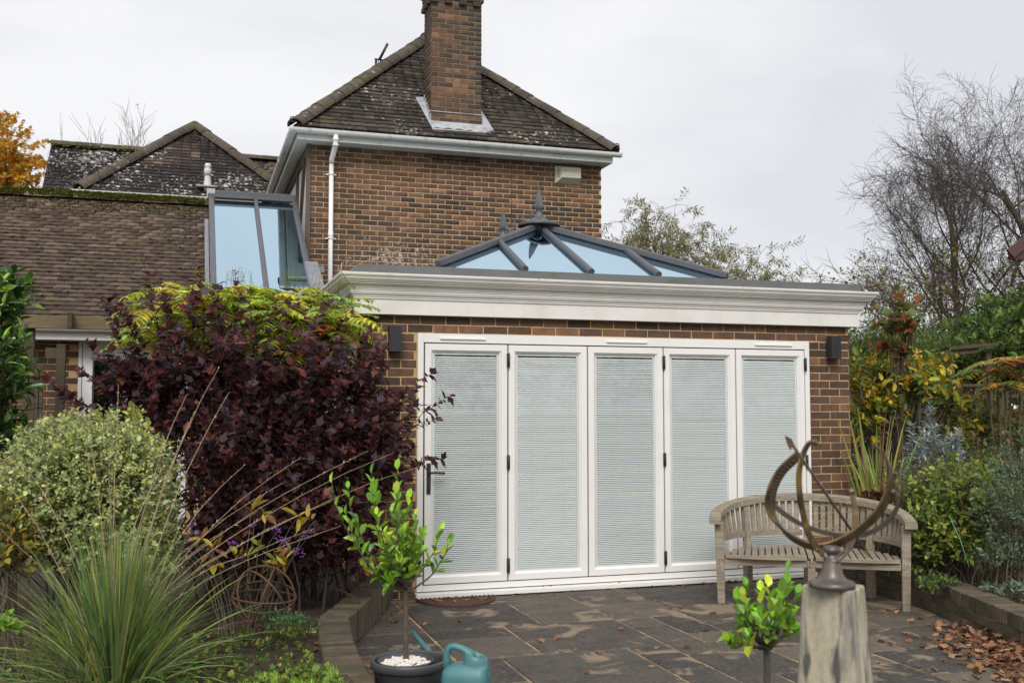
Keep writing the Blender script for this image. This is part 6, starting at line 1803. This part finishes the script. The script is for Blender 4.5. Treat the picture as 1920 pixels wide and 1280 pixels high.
V, F, C = sprig_leaves(np.array([q_ for q_ in yl] + [p[0][-2] for p in paths[:12]]), NR.normal(0, 1, (len(yl) + 12, 3)) * np.array([1, 1, .3]), np.full(len(yl) + 12, .10), 4, .085, .032, [((.40, .28, .03), 3), ((.18, .20, .03), 2), ((.22, .12, .04), 2)], 'oval')
link_np('foliage', V, F, C, 'leaf', cal)
# rusty hoop ball
hb_c = at(495, 1118, 6.15); hr = .185
hoop = tag(empty('hoop_ornament', (hb_c[0], hb_c[1], .18)), 'rusty iron ball of open hoops half hidden in the left bed', 'garden ornament')
for k, (tx, tz) in enumerate(((20, 0), (65, 35), (110, 80), (60, 120), (85, 160), (5, 60))):
    Rm = Matrix.Rotation(rad(tz), 3, 'Z') @ Matrix.Rotation(rad(tx), 3, 'X')
    pts = [Vector(hb_c) + Rm @ Vector((hr * math.cos(a), hr * math.sin(a), 0)) for a in [i * 2 * math.pi / 36 for i in range(37)]]
    MB().tube(pts, .0065, 6, caps=False).build('hoop', 'rusty_iron', hoop)

# bed undergrowth
def cover(name, label, cat, pts, nl, L_, W_, cols, tpl='oval', mat='leaf', up=.6, ln=.06, kind='stuff'):
    base = np.array(pts); n = len(base)
    dirs = NR.normal(0, .6, (n, 3)); dirs[:, 2] = up
    V, F, C = sprig_leaves(base, dirs, np.full(n, ln) * NR.uniform(.5, 1.3, n), nl, L_, W_, cols, tpl)
    me = npmesh(name, V, F, col=C); o = obj(name, me, mat)
    return tag(o, label, cat, kind=kind)
def scatter(n, fx, fy, ok, hf, dz=.0):
    out = []
    while len(out) < n:
        x, y = fx(), fy()
        if ok(x, y): out.append((x, y, hf(x, y) + dz))
    return out
lok = lambda x, y: x < wx(LWALL, y) - .26
cover('low_ground_cover', 'small round leaved green and yellow plants covering the soil of the left bed', 'ground cover', scatter(1000, lambda: R.uniform(-1.2, .95), lambda: R.uniform(4.2, 6.9), lok, lh, .03), 6, .022, .022, [((.10, .14, .03), 4), ((.06, .10, .02), 4), ((.30, .28, .05), 1.5), ((.15, .22, .05), 2)])
cover('fern_patch', 'feathery bluish green plant beside the rusty hoops', 'plant', [tuple(at(R.gauss(545, 22), R.gauss(1168, 9), 5.9)) for _ in range(60)], 10, .018, .007, [((.08, .17, .06), 1), ((.12, .22, .08), 1)], 'diam')
cover('fern_patch', 'low green feathery tuft left of the mossy garden wall end', 'plant', [tuple(at(R.gauss(505, 12), R.gauss(1158, 7), 6.1)) for _ in range(30)], 10, .018, .007, [((.05, .12, .04), 1), ((.08, .16, .05), 1)], 'diam')
# lawn patch in the foreground
lp = []
def lawn_ok(x, y): return x < wx(LWALL, y) - .2 and (x - .75) ** 2 / .75 ** 2 + (y - 4.6) ** 2 / .95 ** 2 < 1.0 + .25 * smooth_noise(x * 3, y * 3)
pts = np.array(scatter(15000, lambda: R.uniform(-.2, .9), lambda: R.uniform(3.6, 5.5), lawn_ok, lambda x, y: lh(x, y) - .0))
n = len(pts); dirs = NR.normal(0, .35, (n, 3)); dirs[:, 2] = 1
V, F, C = leafmesh(pts, dirs, NR.normal(0, 1, (n, 3)), NR.uniform(.025, .06, n), np.full(n, .006), palette(n, [((.19, .33, .05), 4), ((.27, .42, .06), 3), ((.40, .46, .09), 1), ((.42, .36, .18), .5)]), 'blade')
o = obj('lawn_grass', npmesh('lawn_grass', V, F, col=C), 'blade'); tag(o, 'bright green grass at the bottom edge of the left bed', 'grass', kind='stuff')

# fallen leaves
OAK_V, OAK_F = TPL['oak']
DRY = [((.19, .095, .05), 4), ((.13, .065, .035), 3), ((.26, .14, .075), 3), ((.32, .20, .12), 1), ((.09, .045, .03), 2)]
OAKS = []
for i in range(6):
    rr = random.Random(i + 40)
    V = OAK_V.copy(); V[:, 1] *= rr.uniform(.8, 1.2); V[:, 2] = V[:, 2] * rr.uniform(.4, 2.2) + .25 * rr.uniform(-.5, 1) * (V[:, 0] - .5) ** 2 + .02
    V[:, 2] += np.abs(V[:, 1]) * rr.uniform(0, .5); V[:, 2] -= V[:, 2].min()
    me = quadmesh('fallen_leaf', V, [tuple(int(q_) for q_ in f) for f in OAK_F]); me.materials.append(M['leaf_dry']); OAKS.append(me)
LBL = {}
def where(x, y, z):
    marks = [('the left pier', 1.6, 8.6), ('the first door', 2.3, 8.6), ('the second door', 3.05, 8.6), ('the third door', 3.8, 8.6), ('the fourth door', 4.55, 8.6), ('the fifth door', 5.3, 8.6), ('the doormat', 2.18, 8.2),
             ('the bench left leg', 4.24, 7.73), ('the bench right leg', 5.48, 6.99), ('the stone pedestal', 1.8, 2.6), ('the plant pot', float(potc[0]), float(potc[1])), ('the watering can', float(wc[0]), float(wc[1])),
             ('the right wall bend', 5.6, 6.8), ('the leaf drift', 5.2, 5.6), ('the left wall corner', 1.04, 6.95), ('the rusty hoops', float(hb_c[0]), float(hb_c[1])), ('the ornamental grass', float(GB_[0]), float(GB_[1]))]
    m_ = sorted(marks, key=lambda q_: (q_[1] - x) ** 2 + (q_[2] - y) ** 2)
    side = 'left of' if x < m_[0][1] - .15 else 'right of' if x > m_[0][1] + .15 else ('in front of' if y < m_[0][2] else 'behind')
    return side + ' ' + m_[0][0]
def fallen(x, y, z, label, group, s=None):
    s = s or R.uniform(.035, .075)
    o = bpy.data.objects.new('fallen_leaf', R.choice(OAKS)); COL.objects.link(o)
    o.location = (x, y, z + .002); o.rotation_euler = (R.gauss(0, .12), R.gauss(0, .12), R.uniform(0, 6.28)); o.scale = (s, s, s)
    c = palette(1, DRY, .2)[0]; o['leafcol'] = [float(q_) for q_ in c]
    sz = 'tiny' if s < .042 else 'small' if s < .052 else 'medium' if s < .063 else 'large'
    cl = 'pale tan' if c[0] > .25 else 'rusty brown' if c[0] > .17 else 'brown' if c[0] > .12 else 'dark brown'
    tag(o, '%s %s fallen leaf %s, %s' % (sz, cl, label, where(x, y, z)), 'leaf', group)
def leaf_at(px, py, label, group, z=0, s=None):
    p = onZ(px, py, z); fallen(p[0], p[1], z, label, group, s)
for px, py in ((800, 1168), (868, 1166), (1020, 1205), (1038, 1200), (1078, 1220), (1095, 1262), (1124, 1226)): leaf_at(px, py, 'on the slabs', 'leaves on the slabs before the left doors')
for px, py in ((1172, 1180), (1195, 1222), (1230, 1217), (1280, 1216), (1251, 1141), (1275, 1142), (1333, 1183), (1345, 1150), (1220, 1247), (1310, 1185)): leaf_at(px, py, 'on the slabs', 'leaves on the open slabs before the middle doors')
for px, py in ((1662, 1205), (1676, 1211), (1770, 1240), (1716, 1250), (1700, 1165), (1712, 1158), (1660, 1148), (1672, 1145), (1690, 1147), (1735, 1163), (1752, 1170), (1738, 1172), (1762, 1146), (1776, 1150), (1655, 1152), (1790, 1172), (1640, 1180), (1680, 1150), (1644, 1148), (1725, 1140), (1800, 1200), (1690, 1188), (1750, 1215), (1830, 1250), (1650, 1240), (1704, 1168), (1770, 1180), (1755, 1160)): leaf_at(px, py, 'on the slabs', 'leaves on the slabs right of the pedestal')
for k in range(46):
    x = R.uniform(1.95, 5.6); y = 8.6 - abs(R.gauss(0, .05)); fallen(x, y, R.uniform(0, .01), 'under the door sill', 'leaves lined up along the door sill', R.uniform(.03, .055))
for k in range(14):
    a, r_ = R.uniform(0, math.pi), .33 * math.sqrt(R.random()); fallen(mc.x - r_ * math.cos(a), mc.y - r_ * math.sin(a), .024, 'on the half round mat', 'leaves on the doormat', R.uniform(.03, .06))
for k in range(26):
    y = R.uniform(6.0, 8.2); x = wx(LWALL, y) + .05 + abs(R.gauss(0, .12)); fallen(x, y, 0, 'along the garden wall', 'leaves along the left garden wall', R.uniform(.025, .055))
for k in range(22):
    y = R.uniform(4.6, 6.9); x = wx(LWALL, y) - R.uniform(.02, 1.2); z = .23 if x > wx(LWALL, y) - .2 else lh(x, y) + .01
    fallen(x, y, z, 'on the left bed', 'leaves on the left bed', R.uniform(.04, .07))
for px, py in ((1018, 1102), (1030, 1104), (1420, 1072), (1160, 1094)): p = onY(px, py, OY - .04); fallen(p[0], p[1], .05, 'on the white sill', 'leaves on the door sill', .03)
# thick drift of leaves by the right wall
n = 1300; pp = []
while len(pp) < n:
    y = R.uniform(3.6, 6.4); x = wx(RWALL, y) - abs(R.gauss(0, .17 + .05 * (6.4 - y))) - .02
    if R.random() < min(1, (6.5 - y) / 1.1 + .05): pp.append((x, y, R.uniform(0, .07) * max(.1, 1 - (wx(RWALL, y) - x) / .35)))
pp = np.array(pp); X = NR.normal(0, 1, (n, 3)) * np.array([1, 1, .3]); Z = NR.normal(0, .35, (n, 3)) + np.array([0, 0, 1]); s = NR.uniform(.04, .08, n)
V, F, C = leafmesh(pp + np.array([0, 0, .008]), X, Z, s, s, palette(n, DRY, .25), 'oak')
V[:, 2] = np.maximum(V[:, 2], .002)
tag(obj('leaf_drift', npmesh('leaf_drift', V, F, col=C), 'leaf_dry'), 'drift of crisp brown oak leaves heaped against the right garden wall', 'fallen leaves', kind='stuff')
n = 330; pts = np.array(scatter(n, lambda: R.uniform(5.7, 9.5), lambda: R.uniform(5.0, 9.5), lambda x, y: x > wx(RWALL, y) + .28, rh, .012)); s = NR.uniform(.035, .07, n)
V, F, C = leafmesh(pts, NR.normal(0, 1, (n, 3)) * np.array([1, 1, .2]), NR.normal(0, .3, (n, 3)) + np.array([0, 0, 1]), s, s, palette(n, DRY, .25), 'oak')
tag(obj('leaf_litter', npmesh('leaf_litter', V, F, col=C), 'leaf_dry'), 'scattered brown leaves on the soil of the right hand bed', 'fallen leaves', kind='stuff')

# ------------------------------------------------------------------ two little evergreen trees with single leaves
def leaf_single(tpl, i):
    V, F = TPL[tpl]; rr = random.Random(i)
    V = V.copy(); V[:, 2] += .12 * rr.uniform(-1, 1) * (V[:, 0] ** 2); V[:, 2] += np.abs(V[:, 1]) * rr.uniform(.0, .25)
    me = quadmesh('leaf', V, [tuple(int(q_) for q_ in f) for f in F]); me.polygons.foreach_set('use_smooth', [False] * len(me.polygons)); me.materials.append(M['leaf_glossy']); return me
BAY = [leaf_single('oval', i) for i in range(5)]
def little_tree(label, base, fork, tips, D, L_, W_, nl, trunk_r, cols, wob=.0, twr=.004):
    t = tag(empty('potted_tree', base), label, 'tree')
    iv = wmat(t).inverted()
    b0, f0 = np.array(base), np.array(fork)
    tubes([(curve3(b0, f0, (f0 - b0) * .5 + np.array([.006, 0, 0]), 8, .0025), np.linspace(trunk_r, trunk_r * .72, 8))], 'trunk', 'bark_brown', t, 12)
    paths = []; count = 0
    for x, y, dd, nn in tips:
        e = at(x, y, D + dd); P = curve3(f0 + NR.normal(0, .008, 3), e, (e - f0) * np.array([.75, .75, .25]), 8, .005)
        paths.append((P, np.linspace(trunk_r * .42, .0015, 8)))
        for k in range(nn):
            tt = 1 - (k / nn) * .55; i = min(6, int(tt * 7)); f_ = tt * 7 - i
            q = P[i] + (P[min(7, i + 1)] - P[i]) * f_
            T = Vector(P[min(7, i + 1)] - P[max(0, i - 1)]).normalized()
            a = k * 2.4 + R.uniform(-.3, .3); s_ = T.orthogonal().normalized(); rd = Matrix.Rotation(a, 3, T) @ s_
            X = (T * (.9 if k < 3 else .45) + rd * (.45 if k < 3 else .85) + Vector((0, 0, .25))).normalized()
            Z = (T * .7 - rd * .2 + Vector((R.gauss(0, .25), R.gauss(0, .25), .45))); Z = (Z - X * Z.dot(X)).normalized(); Y = Z.cross(X)
            l_ = L_ * R.uniform(.7, 1.15) * (.8 if k < 2 else 1)
            mw = Matrix.Translation(Vector(q)) @ Matrix((X, Y, Z)).transposed().to_4x4() @ Matrix.Diagonal((l_, l_ * W_ / L_, l_, 1))
            count += 1
            if count > 300: continue
            o = bpy.data.objects.new('leaf', R.choice(BAY)); COL.objects.link(o); o.parent = t; o.matrix_local = iv @ mw
            c = palette(1, cols if k > 2 else [(tuple(min(.6, v_ * 1.35) for v_ in c_[0]), c_[1]) for c_ in cols], .15)[0]; o['leafcol'] = [float(v_) for v_ in c]
    tubes(paths, 'branch', 'bark_brown', t, 5)
    return t
LIM = [((.13, .27, .022), 5), ((.20, .36, .03), 4), ((.08, .17, .02), 3), ((.33, .43, .04), 2.4), ((.50, .42, .04), .4)]
tips1 = [(622, 905, .0, 8), (652, 915, .05, 8), (697, 888, 0, 9), (700, 915, .1, 9), (745, 880, .05, 9), (742, 925, -.1, 9), (766, 935, 0, 9), (780, 965, .1, 9), (706, 965, -.1, 10), (668, 985, .05, 8), (722, 1000, -.15, 11), (752, 985, -.05, 11), (772, 1010, .1, 10), (792, 1000, .0, 9),
         (826, 992, .0, 8), (840, 1018, -.05, 9), (746, 1040, -.15, 12), (720, 1050, -.05, 11), (700, 1068, 0, 10), (684, 1062, .1, 8), (762, 1060, .1, 11), (727, 1088, -.1, 9), (738, 1020, .12, 12), (772, 1045, 0, 11), (650, 965, -.05, 7), (760, 1000, .12, 10), (735, 960, .1, 9), (790, 1040, .1, 9)]
tb = np.array([ic[0], ic[1], .25])
little_tree('small evergreen tree with lime green leaves growing in the charcoal pot', tb, at(760, 1105, 5.42), tips1, 5.42, .078, .047, 9, .0165, LIM)
D2 = 3.75
b2 = at(1436, 1300, D2); b2[2] = .25
pot2c = np.array([b2[0], b2[1], 0])
planter(pot2c, .28, .16, 'charcoal plastic pot of the small clipped tree left of the stone pedestal')
MB().lathe([(0, .24), (.135, .24)], (pot2c[0], pot2c[1], 0), 24).build('potting_soil', 'soil', bpy.data.objects[[o.name for o in COL.objects if o.name.startswith('plant_pot')][-1]])
tips2 = [(1398, 1098, 0, 7), (1384, 1125, .05, 7), (1392, 1118, -.05, 6), (1427, 1108, .0, 7), (1440, 1100, .1, 6), (1424, 1150, -.1, 7), (1477, 1068, .0, 6), (1474, 1095, -.05, 7), (1466, 1110, -.1, 7), (1494, 1112, .05, 7), (1458, 1152, -.1, 8), (1488, 1150, 0, 8), (1482, 1180, .0, 7), (1448, 1160, -.12, 9), (1392, 1170, .1, 7), (1368, 1200, .0, 8), (1382, 1208, .1, 7), (1400, 1195, -.05, 8), (1440, 1172, .1, 8), (1404, 1150, 0, 7)]
little_tree('small clipped evergreen with yellow green leaves just left of the stone pedestal', b2, at(1437, 1212, D2), tips2, D2, .060, .042, 8, .016, LIM)

# ------------------------------------------------------------------ right hand garden
GRN = [((.07, .12, .03), 4), ((.11, .17, .035), 4), ((.16, .22, .045), 2), ((.05, .08, .025), 2)]
YEL = [((.46, .33, .02), 4), ((.36, .33, .04), 3), ((.13, .19, .03), 5), ((.08, .13, .03), 3), ((.45, .22, .02), 1)]
shrub('dogwood_shrub', 'loose shrub with bright yellow and green leaves between the brick pier and trellis', 'shrub', G(1690, 900, 11.2),
      [ball(1640, 760, 11.0, 48, 55, .4), ball(1700, 715, 11.0, 75, 45, .5), ball(1770, 745, 11.0, 60, 40, .4), ball(1660, 690, 11.4, 55, 40, .4), ball(1745, 690, 11.4, 50, 30, .4), ball(1612, 720, 10.8, 24, 45, .2), ball(1620, 800, 10.8, 30, 40, .2), ball(1800, 790, 11.0, 40, 30, .3)],
      330, .20, 6, .085, .042, YEL, 'oval', up=.5, p=.6, nstem=46, srad=.013, lup=-.1, jit=.25)
shrub('silver_shrub', 'upright silvery grey leaved shrub in front of the trellis', 'shrub', G(1750, 960, 10.4),
      [ball(1745, 820, 10.3, 9, 64, .06), ball(1712, 850, 10.3, 8, 48, .05), ball(1790, 845, 10.3, 9, 52, .05), ball(1728, 855, 10.2, 8, 45, .05), ball(1766, 850, 10.4, 9, 48, .05), ball(1700, 900, 10.2, 9, 36, .06), ball(1750, 905, 10.3, 45, 32, .2), ball(1805, 880, 10.2, 8, 30, .05)],
      230, .17, 18, .055, .012, [((.50, .56, .56), 4), ((.38, .45, .45), 3), ((.24, .31, .29), 2)], 'diam', up=1.3, p=.8, nstem=30, srad=.009, spread=1.0, lup=.1)
shrub('feathery_hedge', 'tall feathery light green hedge behind the yellow leaved shrub', 'hedge', G(1640, 880, 14.5),
      [ball(1625, 690, 14.5, 48, 70, .6), ball(1670, 670, 14.5, 50, 62, .6), ball(1720, 670, 15, 45, 45, .6), ball(1650, 760, 14.5, 80, 60, .6)], 750, .45, 16, .075, .014, [((.08, .14, .03), 4), ((.12, .19, .04), 4), ((.17, .24, .06), 2)], 'diam', up=1.2, p=.35, nstem=20, srad=.016)
shrub('green_hedge', 'mixed dark green hedge closing the garden at the right edge above the trellis', 'hedge', G(1860, 880, 15.5),
      [ball(1850, 650, 15.5, 75, 55, 1), ball(1780, 700, 15.5, 85, 40, 1), ball(1900, 610, 16, 60, 60, 1), ball(1920, 700, 15.5, 60, 70, 1)], 620, .4, 12, .10, .05, GRN, 'oval', up=.5, p=.3, nstem=14, srad=.02)
shrub('ivy_thicket', 'dark tangled ivy and bare stems filling the trellis panels', 'shrub', G(1760, 900, 12.9), [ball(1760, 800, 12.9, 150, 70, .12), ball(1880, 800, 12.9, 80, 75, .12), ball(1650, 830, 12.9, 60, 60, .12)], 330, .25, 7, .06, .045, [((.04, .055, .02), 4), ((.08, .09, .03), 2), ((.10, .06, .035), 2)], 'oval', up=.2, p=.6, nstem=130, srad=.012, stemfan=1.1)
# young sweet gum with red leaves
sg = shrub('sweet_gum_sapling', 'slender sapling with red and green lobed leaves right of the white cornice', 'tree', G(1685, 900, 10.8),
      [ball(1690, 575, 10.8, 18, 38, .12), ball(1674, 610, 10.8, 40, 30, .2), ball(1702, 610, 10.8, 32, 34, .2), ball(1660, 650, 10.8, 28, 25, .15), ball(1690, 660, 10.8, 30, 30, .15)],
      60, .20, 5, .075, .075, [((.09, .13, .03), 5), ((.30, .05, .03), 1.6), ((.34, .12, .03), 1.2), ((.15, .10, .03), 2)], 'lobe', up=.6, p=.7, nstem=10, srad=.014, stemfan=.02)
# sumac at the right edge
s2 = tag(empty('sumac_shrub', G(1885, 820, 10.6)), 'orange and green sumac plume above the trellis at the right edge', 'shrub')
specs = []; crw = [(1868, 682), (1895, 700), (1915, 672), (1850, 700), (1885, 725), (1925, 720)]
for cx_, cy_ in crw:
    c0 = at(cx_, cy_, R.uniform(10.4, 10.8))
    for k in range(9):
        a = k * 2.4; specs.append((c0, (math.cos(a), math.sin(a), R.uniform(.1, .7)), R.uniform(.3, .45), R.uniform(.35, .7), palette(1, [((.30, .28, .05), 3), ((.42, .22, .04), 2), ((.14, .2, .04), 2), ((.42, .13, .05), 1)])[0]))
compound(s2, specs, None, 9, .09, .027)
tubes([(curve3(G(1885 + (x - 1885) * .4, 820, 10.6), at(x, y, 10.6), (0, 0, .4), 6, .01), np.linspace(.018, .008, 6)) for x, y in crw], 'stem', 'bark_brown', s2, 6)
# flax and strap leaves by the pier
fx1 = at(1640, 935, 9.9); fx1[2] = .2
grass_clump('flax_plant', 'clump of striped upright sword leaves at the foot of the brick pier behind the bench', fx1, 46, 1.35, .035, [((.16, .20, .04), 3), ((.30, .28, .06), 3), ((.26, .13, .07), 2), ((.40, .30, .16), 1.5)], .42, .35)
fx2 = at(1664, 930, 9.4); fx2[2] = .2
grass_clump('flax_plant', 'green and tan sword leaved clump right of the striped one behind the bench', fx2, 40, 1.2, .026, [((.13, .20, .05), 4), ((.22, .26, .06), 2), ((.36, .27, .14), 2)], .5, .4)
shrub('heuchera', 'low burgundy leaved plant behind the bench back', 'plant', G(1645, 960, 9.3), [ball(1645, 938, 9.3, 34, 12, .1)], 30, .06, 7, .045, .045, [((.09, .02, .025), 1), ((.05, .015, .02), 1)], 'oval', nstem=6, srad=.004)
# mid shrubs
LGN = [((.23, .28, .05), 4), ((.15, .21, .04), 5), ((.31, .32, .06), 2), ((.09, .13, .035), 3)]
shrub('leafy_shrub', 'yellow green broad leaved shrub right of the bench', 'shrub', G(1790, 1060, 8.6), [ball(1800, 940, 8.6, 78, 75, .45), ball(1750, 985, 8.5, 52, 45, .35), ball(1850, 930, 8.8, 50, 62, .4), ball(1800, 1020, 8.4, 75, 40, .3), ball(1740, 1030, 8.5, 50, 30, .25)],
      720, .17, 7, .043, .028, LGN, 'oval', up=.45, p=.35, nstem=50, srad=.008, jit=.25, lup=.05)
shrub('blue_green_shrub', 'fine leaved bluish green shrub at the right edge below the trellis', 'shrub', G(1905, 1070, 8.0), [ball(1895, 960, 8.0, 55, 80, .35), ball(1930, 880, 8.2, 50, 60, .35), ball(1880, 1040, 7.9, 45, 35, .25), ball(1925, 1040, 7.9, 45, 45, .25)],
      430, .17, 13, .026, .012, [((.13, .20, .12), 4), ((.20, .28, .17), 3), ((.08, .12, .06), 3)], 'diam', up=.5, p=.45, nstem=60, srad=.007)
shrub('twiggy_shrub', 'brown twiggy half bare shrub between the bench and the leafy shrub', 'shrub', G(1715, 1040, 9.2), [ball(1705, 930, 9.2, 48, 65, .3), ball(1745, 900, 9.4, 45, 40, .3), ball(1690, 1000, 9.0, 32, 35, .25)],
      240, .18, 6, .034, .020, [((.08, .11, .035), 4), ((.12, .13, .04), 3), ((.15, .09, .05), 2), ((.22, .2, .05), 1)], 'oval', up=.7, p=.5, nstem=120, srad=.008, stemfan=.25)
shrub('rose_bush', 'open green bush with small pink flowers below the trellis post', 'shrub', G(1880, 960, 9.8), [ball(1870, 870, 9.8, 50, 38, .35), ball(1910, 830, 10, 40, 40, .3), ball(1820, 880, 9.8, 40, 30, .3)], 200, .18, 6, .04, .024, [((.07, .12, .03), 4), ((.14, .17, .04), 2), ((.12, .07, .04), 1.5), ((.5, .3, .32), .12)], 'oval', up=.7, p=.6, nstem=60, srad=.007)
cover('moss_lawn', 'mossy green ground cover behind the right retaining wall', 'ground cover', scatter(2600, lambda: R.uniform(5.6, 8.2), lambda: R.uniform(4.6, 8.6), lambda x, y: x > wx(RWALL, y) + .24 and smooth_noise(x * 2, y * 2) > -.35, rh, .0), 5, .016, .010, [((.11, .14, .025), 4), ((.07, .11, .02), 4), ((.20, .20, .04), 1.5)], 'diam', ln=.03)
for x, y, D, lb in ((1765, 1090, 7.9, 'rosette of fresh green leaves just behind the right retaining wall'), (1890, 1075, 7.6, 'grey green spreading rosette at the right edge behind the retaining wall'), (1720, 1062, 8.5, 'small green seedling tuft beside the bench leg behind the wall')):
    c0 = G(x, y, D, .22); shrub('low_plant', lb, 'plant', c0, [(c0 + np.array([0, 0, .05]), (.16, .14, .05))], 40, .08, 7, .035, .018, GRN if x != 1890 else [((.16, .22, .16), 1), ((.11, .16, .11), 1)], 'oval', up=.5, nstem=6, srad=.003)
# green cane
cn = tag(empty('garden_cane', G(1820, 1080, 8.0)), 'thin pale green cane leaning in front of the leafy shrub', 'cane')
MB().tube([at(1779, 965, 8.2), at(1800, 1010, 8.1), at(1817, 1062, 8.0)], .004, 5).build('cane', 'green_wire', cn)
for x, y, D in ((1322, 1205, 5.9),):
    c0 = onZ(x, y); grass_clump('weed', 'tiny green weed growing in a joint between the slabs', c0, 9, .09, .004, [((.12, .2, .04), 1)], 1, .5)

# ------------------------------------------------------------------ trees
BP = dict(max=4, n=[20, 8, 8, 6], t0=[.18, .2, .12, .1], len=[4.5, 1.6, .8, .42], ang=[48, 34, 36, 40], up=[.03, .12, .05, .02, -.02], rk=[.36, .45, .5, .6], rmin=.0048, wob=.13, taper=.40)
tb1 = at(1828, 640, 25); tb1[2] = 0
tree('birch_tree', 'tall bare birch with fine purple brown twigs at the right', tb1, 6.6, .14, BP, 'bark_birch', 'twig_purple', leaf=dict(frac=.22, len=.3, nl=5, L=.07, W=.05, cols=[((.26, .19, .05), 3), ((.16, .14, .04), 2)], zmax=5.6), lean=(-.04, 0, 1))
tb2 = at(1985, 640, 24); tb2[2] = 0
tree('birch_tree', 'second bare birch whose limbs enter from the right edge', tb2, 7.0, .13, BP, 'bark_birch', 'twig_purple', leaf=dict(frac=.12, len=.3, nl=5, L=.07, W=.05, cols=[((.26, .19, .05), 3), ((.16, .14, .04), 2)], zmax=5), lean=(-.05, 0, 1))
tb3 = at(1730, 640, 24); tb3[2] = 0
BP3 = dict(max=3, n=[14, 8, 7], t0=[.2, .2, .1], len=[2.6, 1.2, .55], ang=[50, 40, 36], up=[.04, .08, .02, 0], rk=[.5, .5, .55], rmin=.005, wob=.12, taper=.45)
tree('young_birch', 'low spreading olive leaved tree at the foot of the bare birch', tb3, 3.6, .07, BP3, 'bark_birch', 'twig_purple', leaf=dict(frac=.65, len=.35, nl=6, L=.08, W=.055, cols=[((.17, .15, .05), 3), ((.11, .13, .04), 3), ((.28, .2, .05), 1)]))
# willow beyond the orangery roof
WL = [((.24, .22, .10), 4), ((.30, .28, .14), 3), ((.16, .17, .08), 2)]
wp = dict(max=3, n=[10, 8, 7], t0=[.45, .25, .2], len=[1.5, .95, .5], ang=[44, 38, 40], up=[.03, .03, -.05, -.18], rk=[.5, .5, .5], rmin=.005, wob=.12, taper=.4)
for px_, H, lb, r0 in ((1210, 4.2, 'airy olive leaved willow crown left behind the orangery roof', .09), (1285, 4.6, 'tallest olive willow crown in the middle behind the orangery roof', .10), (1350, 3.4, 'small airy willow crown at the right end behind the orangery roof', .07)):
    b = at(px_, 640, 21); b[2] = 0
    tree('willow_tree', lb, b, H, r0, wp, 'bark_birch', 'bark_birch', leaf=dict(frac=1, len=.38, nl=22, L=.10, W=.022, cols=WL, droop=-.5, lup=-.35), group=None)
# left background trees
bl = dict(max=3, n=[12, 7, 6], t0=[.35, .2, .15], len=[3.4, 1.5, .7], ang=[26, 26, 28], up=[.05, .08, .05, .03], rk=[.45, .5, .55], rmin=.007, wob=.07, taper=.4)
for px_, D, H, lb, x_ in ((232, 33, 8.6, 'bare tree with upright twigs behind the rear ridge', 0), (100, 31, 7.2, 'bare branching tree left of the rear roof verge', 0)):
    b = at(px_, 640, D); b[2] = 0
    tree('bare_tree', lb, b, H, .13, bl, 'twig_purple', 'twig_purple', leaf=dict(frac=.03, len=.2, nl=4, L=.1, W=.06, cols=[((.12, .03, .02), 1)]))
b = at(-62, 640, 24); b[2] = 0
br = dict(bl); br.update(n=[15, 9, 8], len=[2.3, 1.1, .55], ang=[50, 42, 40], t0=[.3, .2, .1])
tree('beech_tree', 'autumn tree with glowing orange yellow leaves at the left edge above the low roof', b, 7.2, .16, br, 'bark_birch', 'twig_dark', leaf=dict(frac=1, len=.45, nl=26, L=.10, W=.08, cols=[((.50, .22, .02), 4), ((.52, .33, .03), 4), ((.30, .12, .02), 2), ((.35, .33, .05), 1)]))
# far hedgerow closing the horizon
def mass(name, label, x0, x1, yd, h, cols, n):
    P = np.array([(R.uniform(x0, x1), yd + R.uniform(-1.5, 1.5), 0) for _ in range(n)])
    P[:, 2] = np.array([R.random() ** .6 * (h + .8 * smooth_noise(x * .35, yd)) for x in P[:, 0]])
    d = NR.normal(0, .6, (n, 3)); d[:, 2] = .8
    V, F, C = sprig_leaves(P, d, np.full(n, .7), 8, .22, .14, cols, 'diam')
    return tag(obj(name, npmesh(name, V, F, col=C), 'leaf'), label, 'hedge', kind='stuff')
mass('far_hedgerow', 'far off mixed green hedgerow behind the garden at the right', 11, 46, 26, 3.0, GRN, 2600)
mass('far_hedgerow', 'far off mixed green hedgerow behind the houses at the left', -30, 8, 40, 4.0, GRN, 1500)

mass('reflection_hedge', 'unseen hedge added behind the camera to be reflected in the door glass', -30, 32, -19, 4.2, [((.10, .13, .05), 3), ((.16, .17, .05), 2), ((.22, .16, .05), 1)], 2600)  # out of view, added only to soften the reflections in the door panes

shrub('amber_shrub', 'wispy yellow green autumn shrub in front of the trellis post at the right', 'shrub', G(1850, 960, 10.9), [ball(1850, 790, 10.9, 60, 60, .3), ball(1800, 830, 10.6, 40, 45, .25), ball(1905, 790, 10.9, 35, 30, .2)], 90, .22, 6, .055, .030, [((.26, .28, .05), 4), ((.16, .2, .04), 3), ((.38, .28, .04), 1.5), ((.12, .08, .04), 1)], 'oval', up=.5, p=.7, nstem=40, srad=.009)
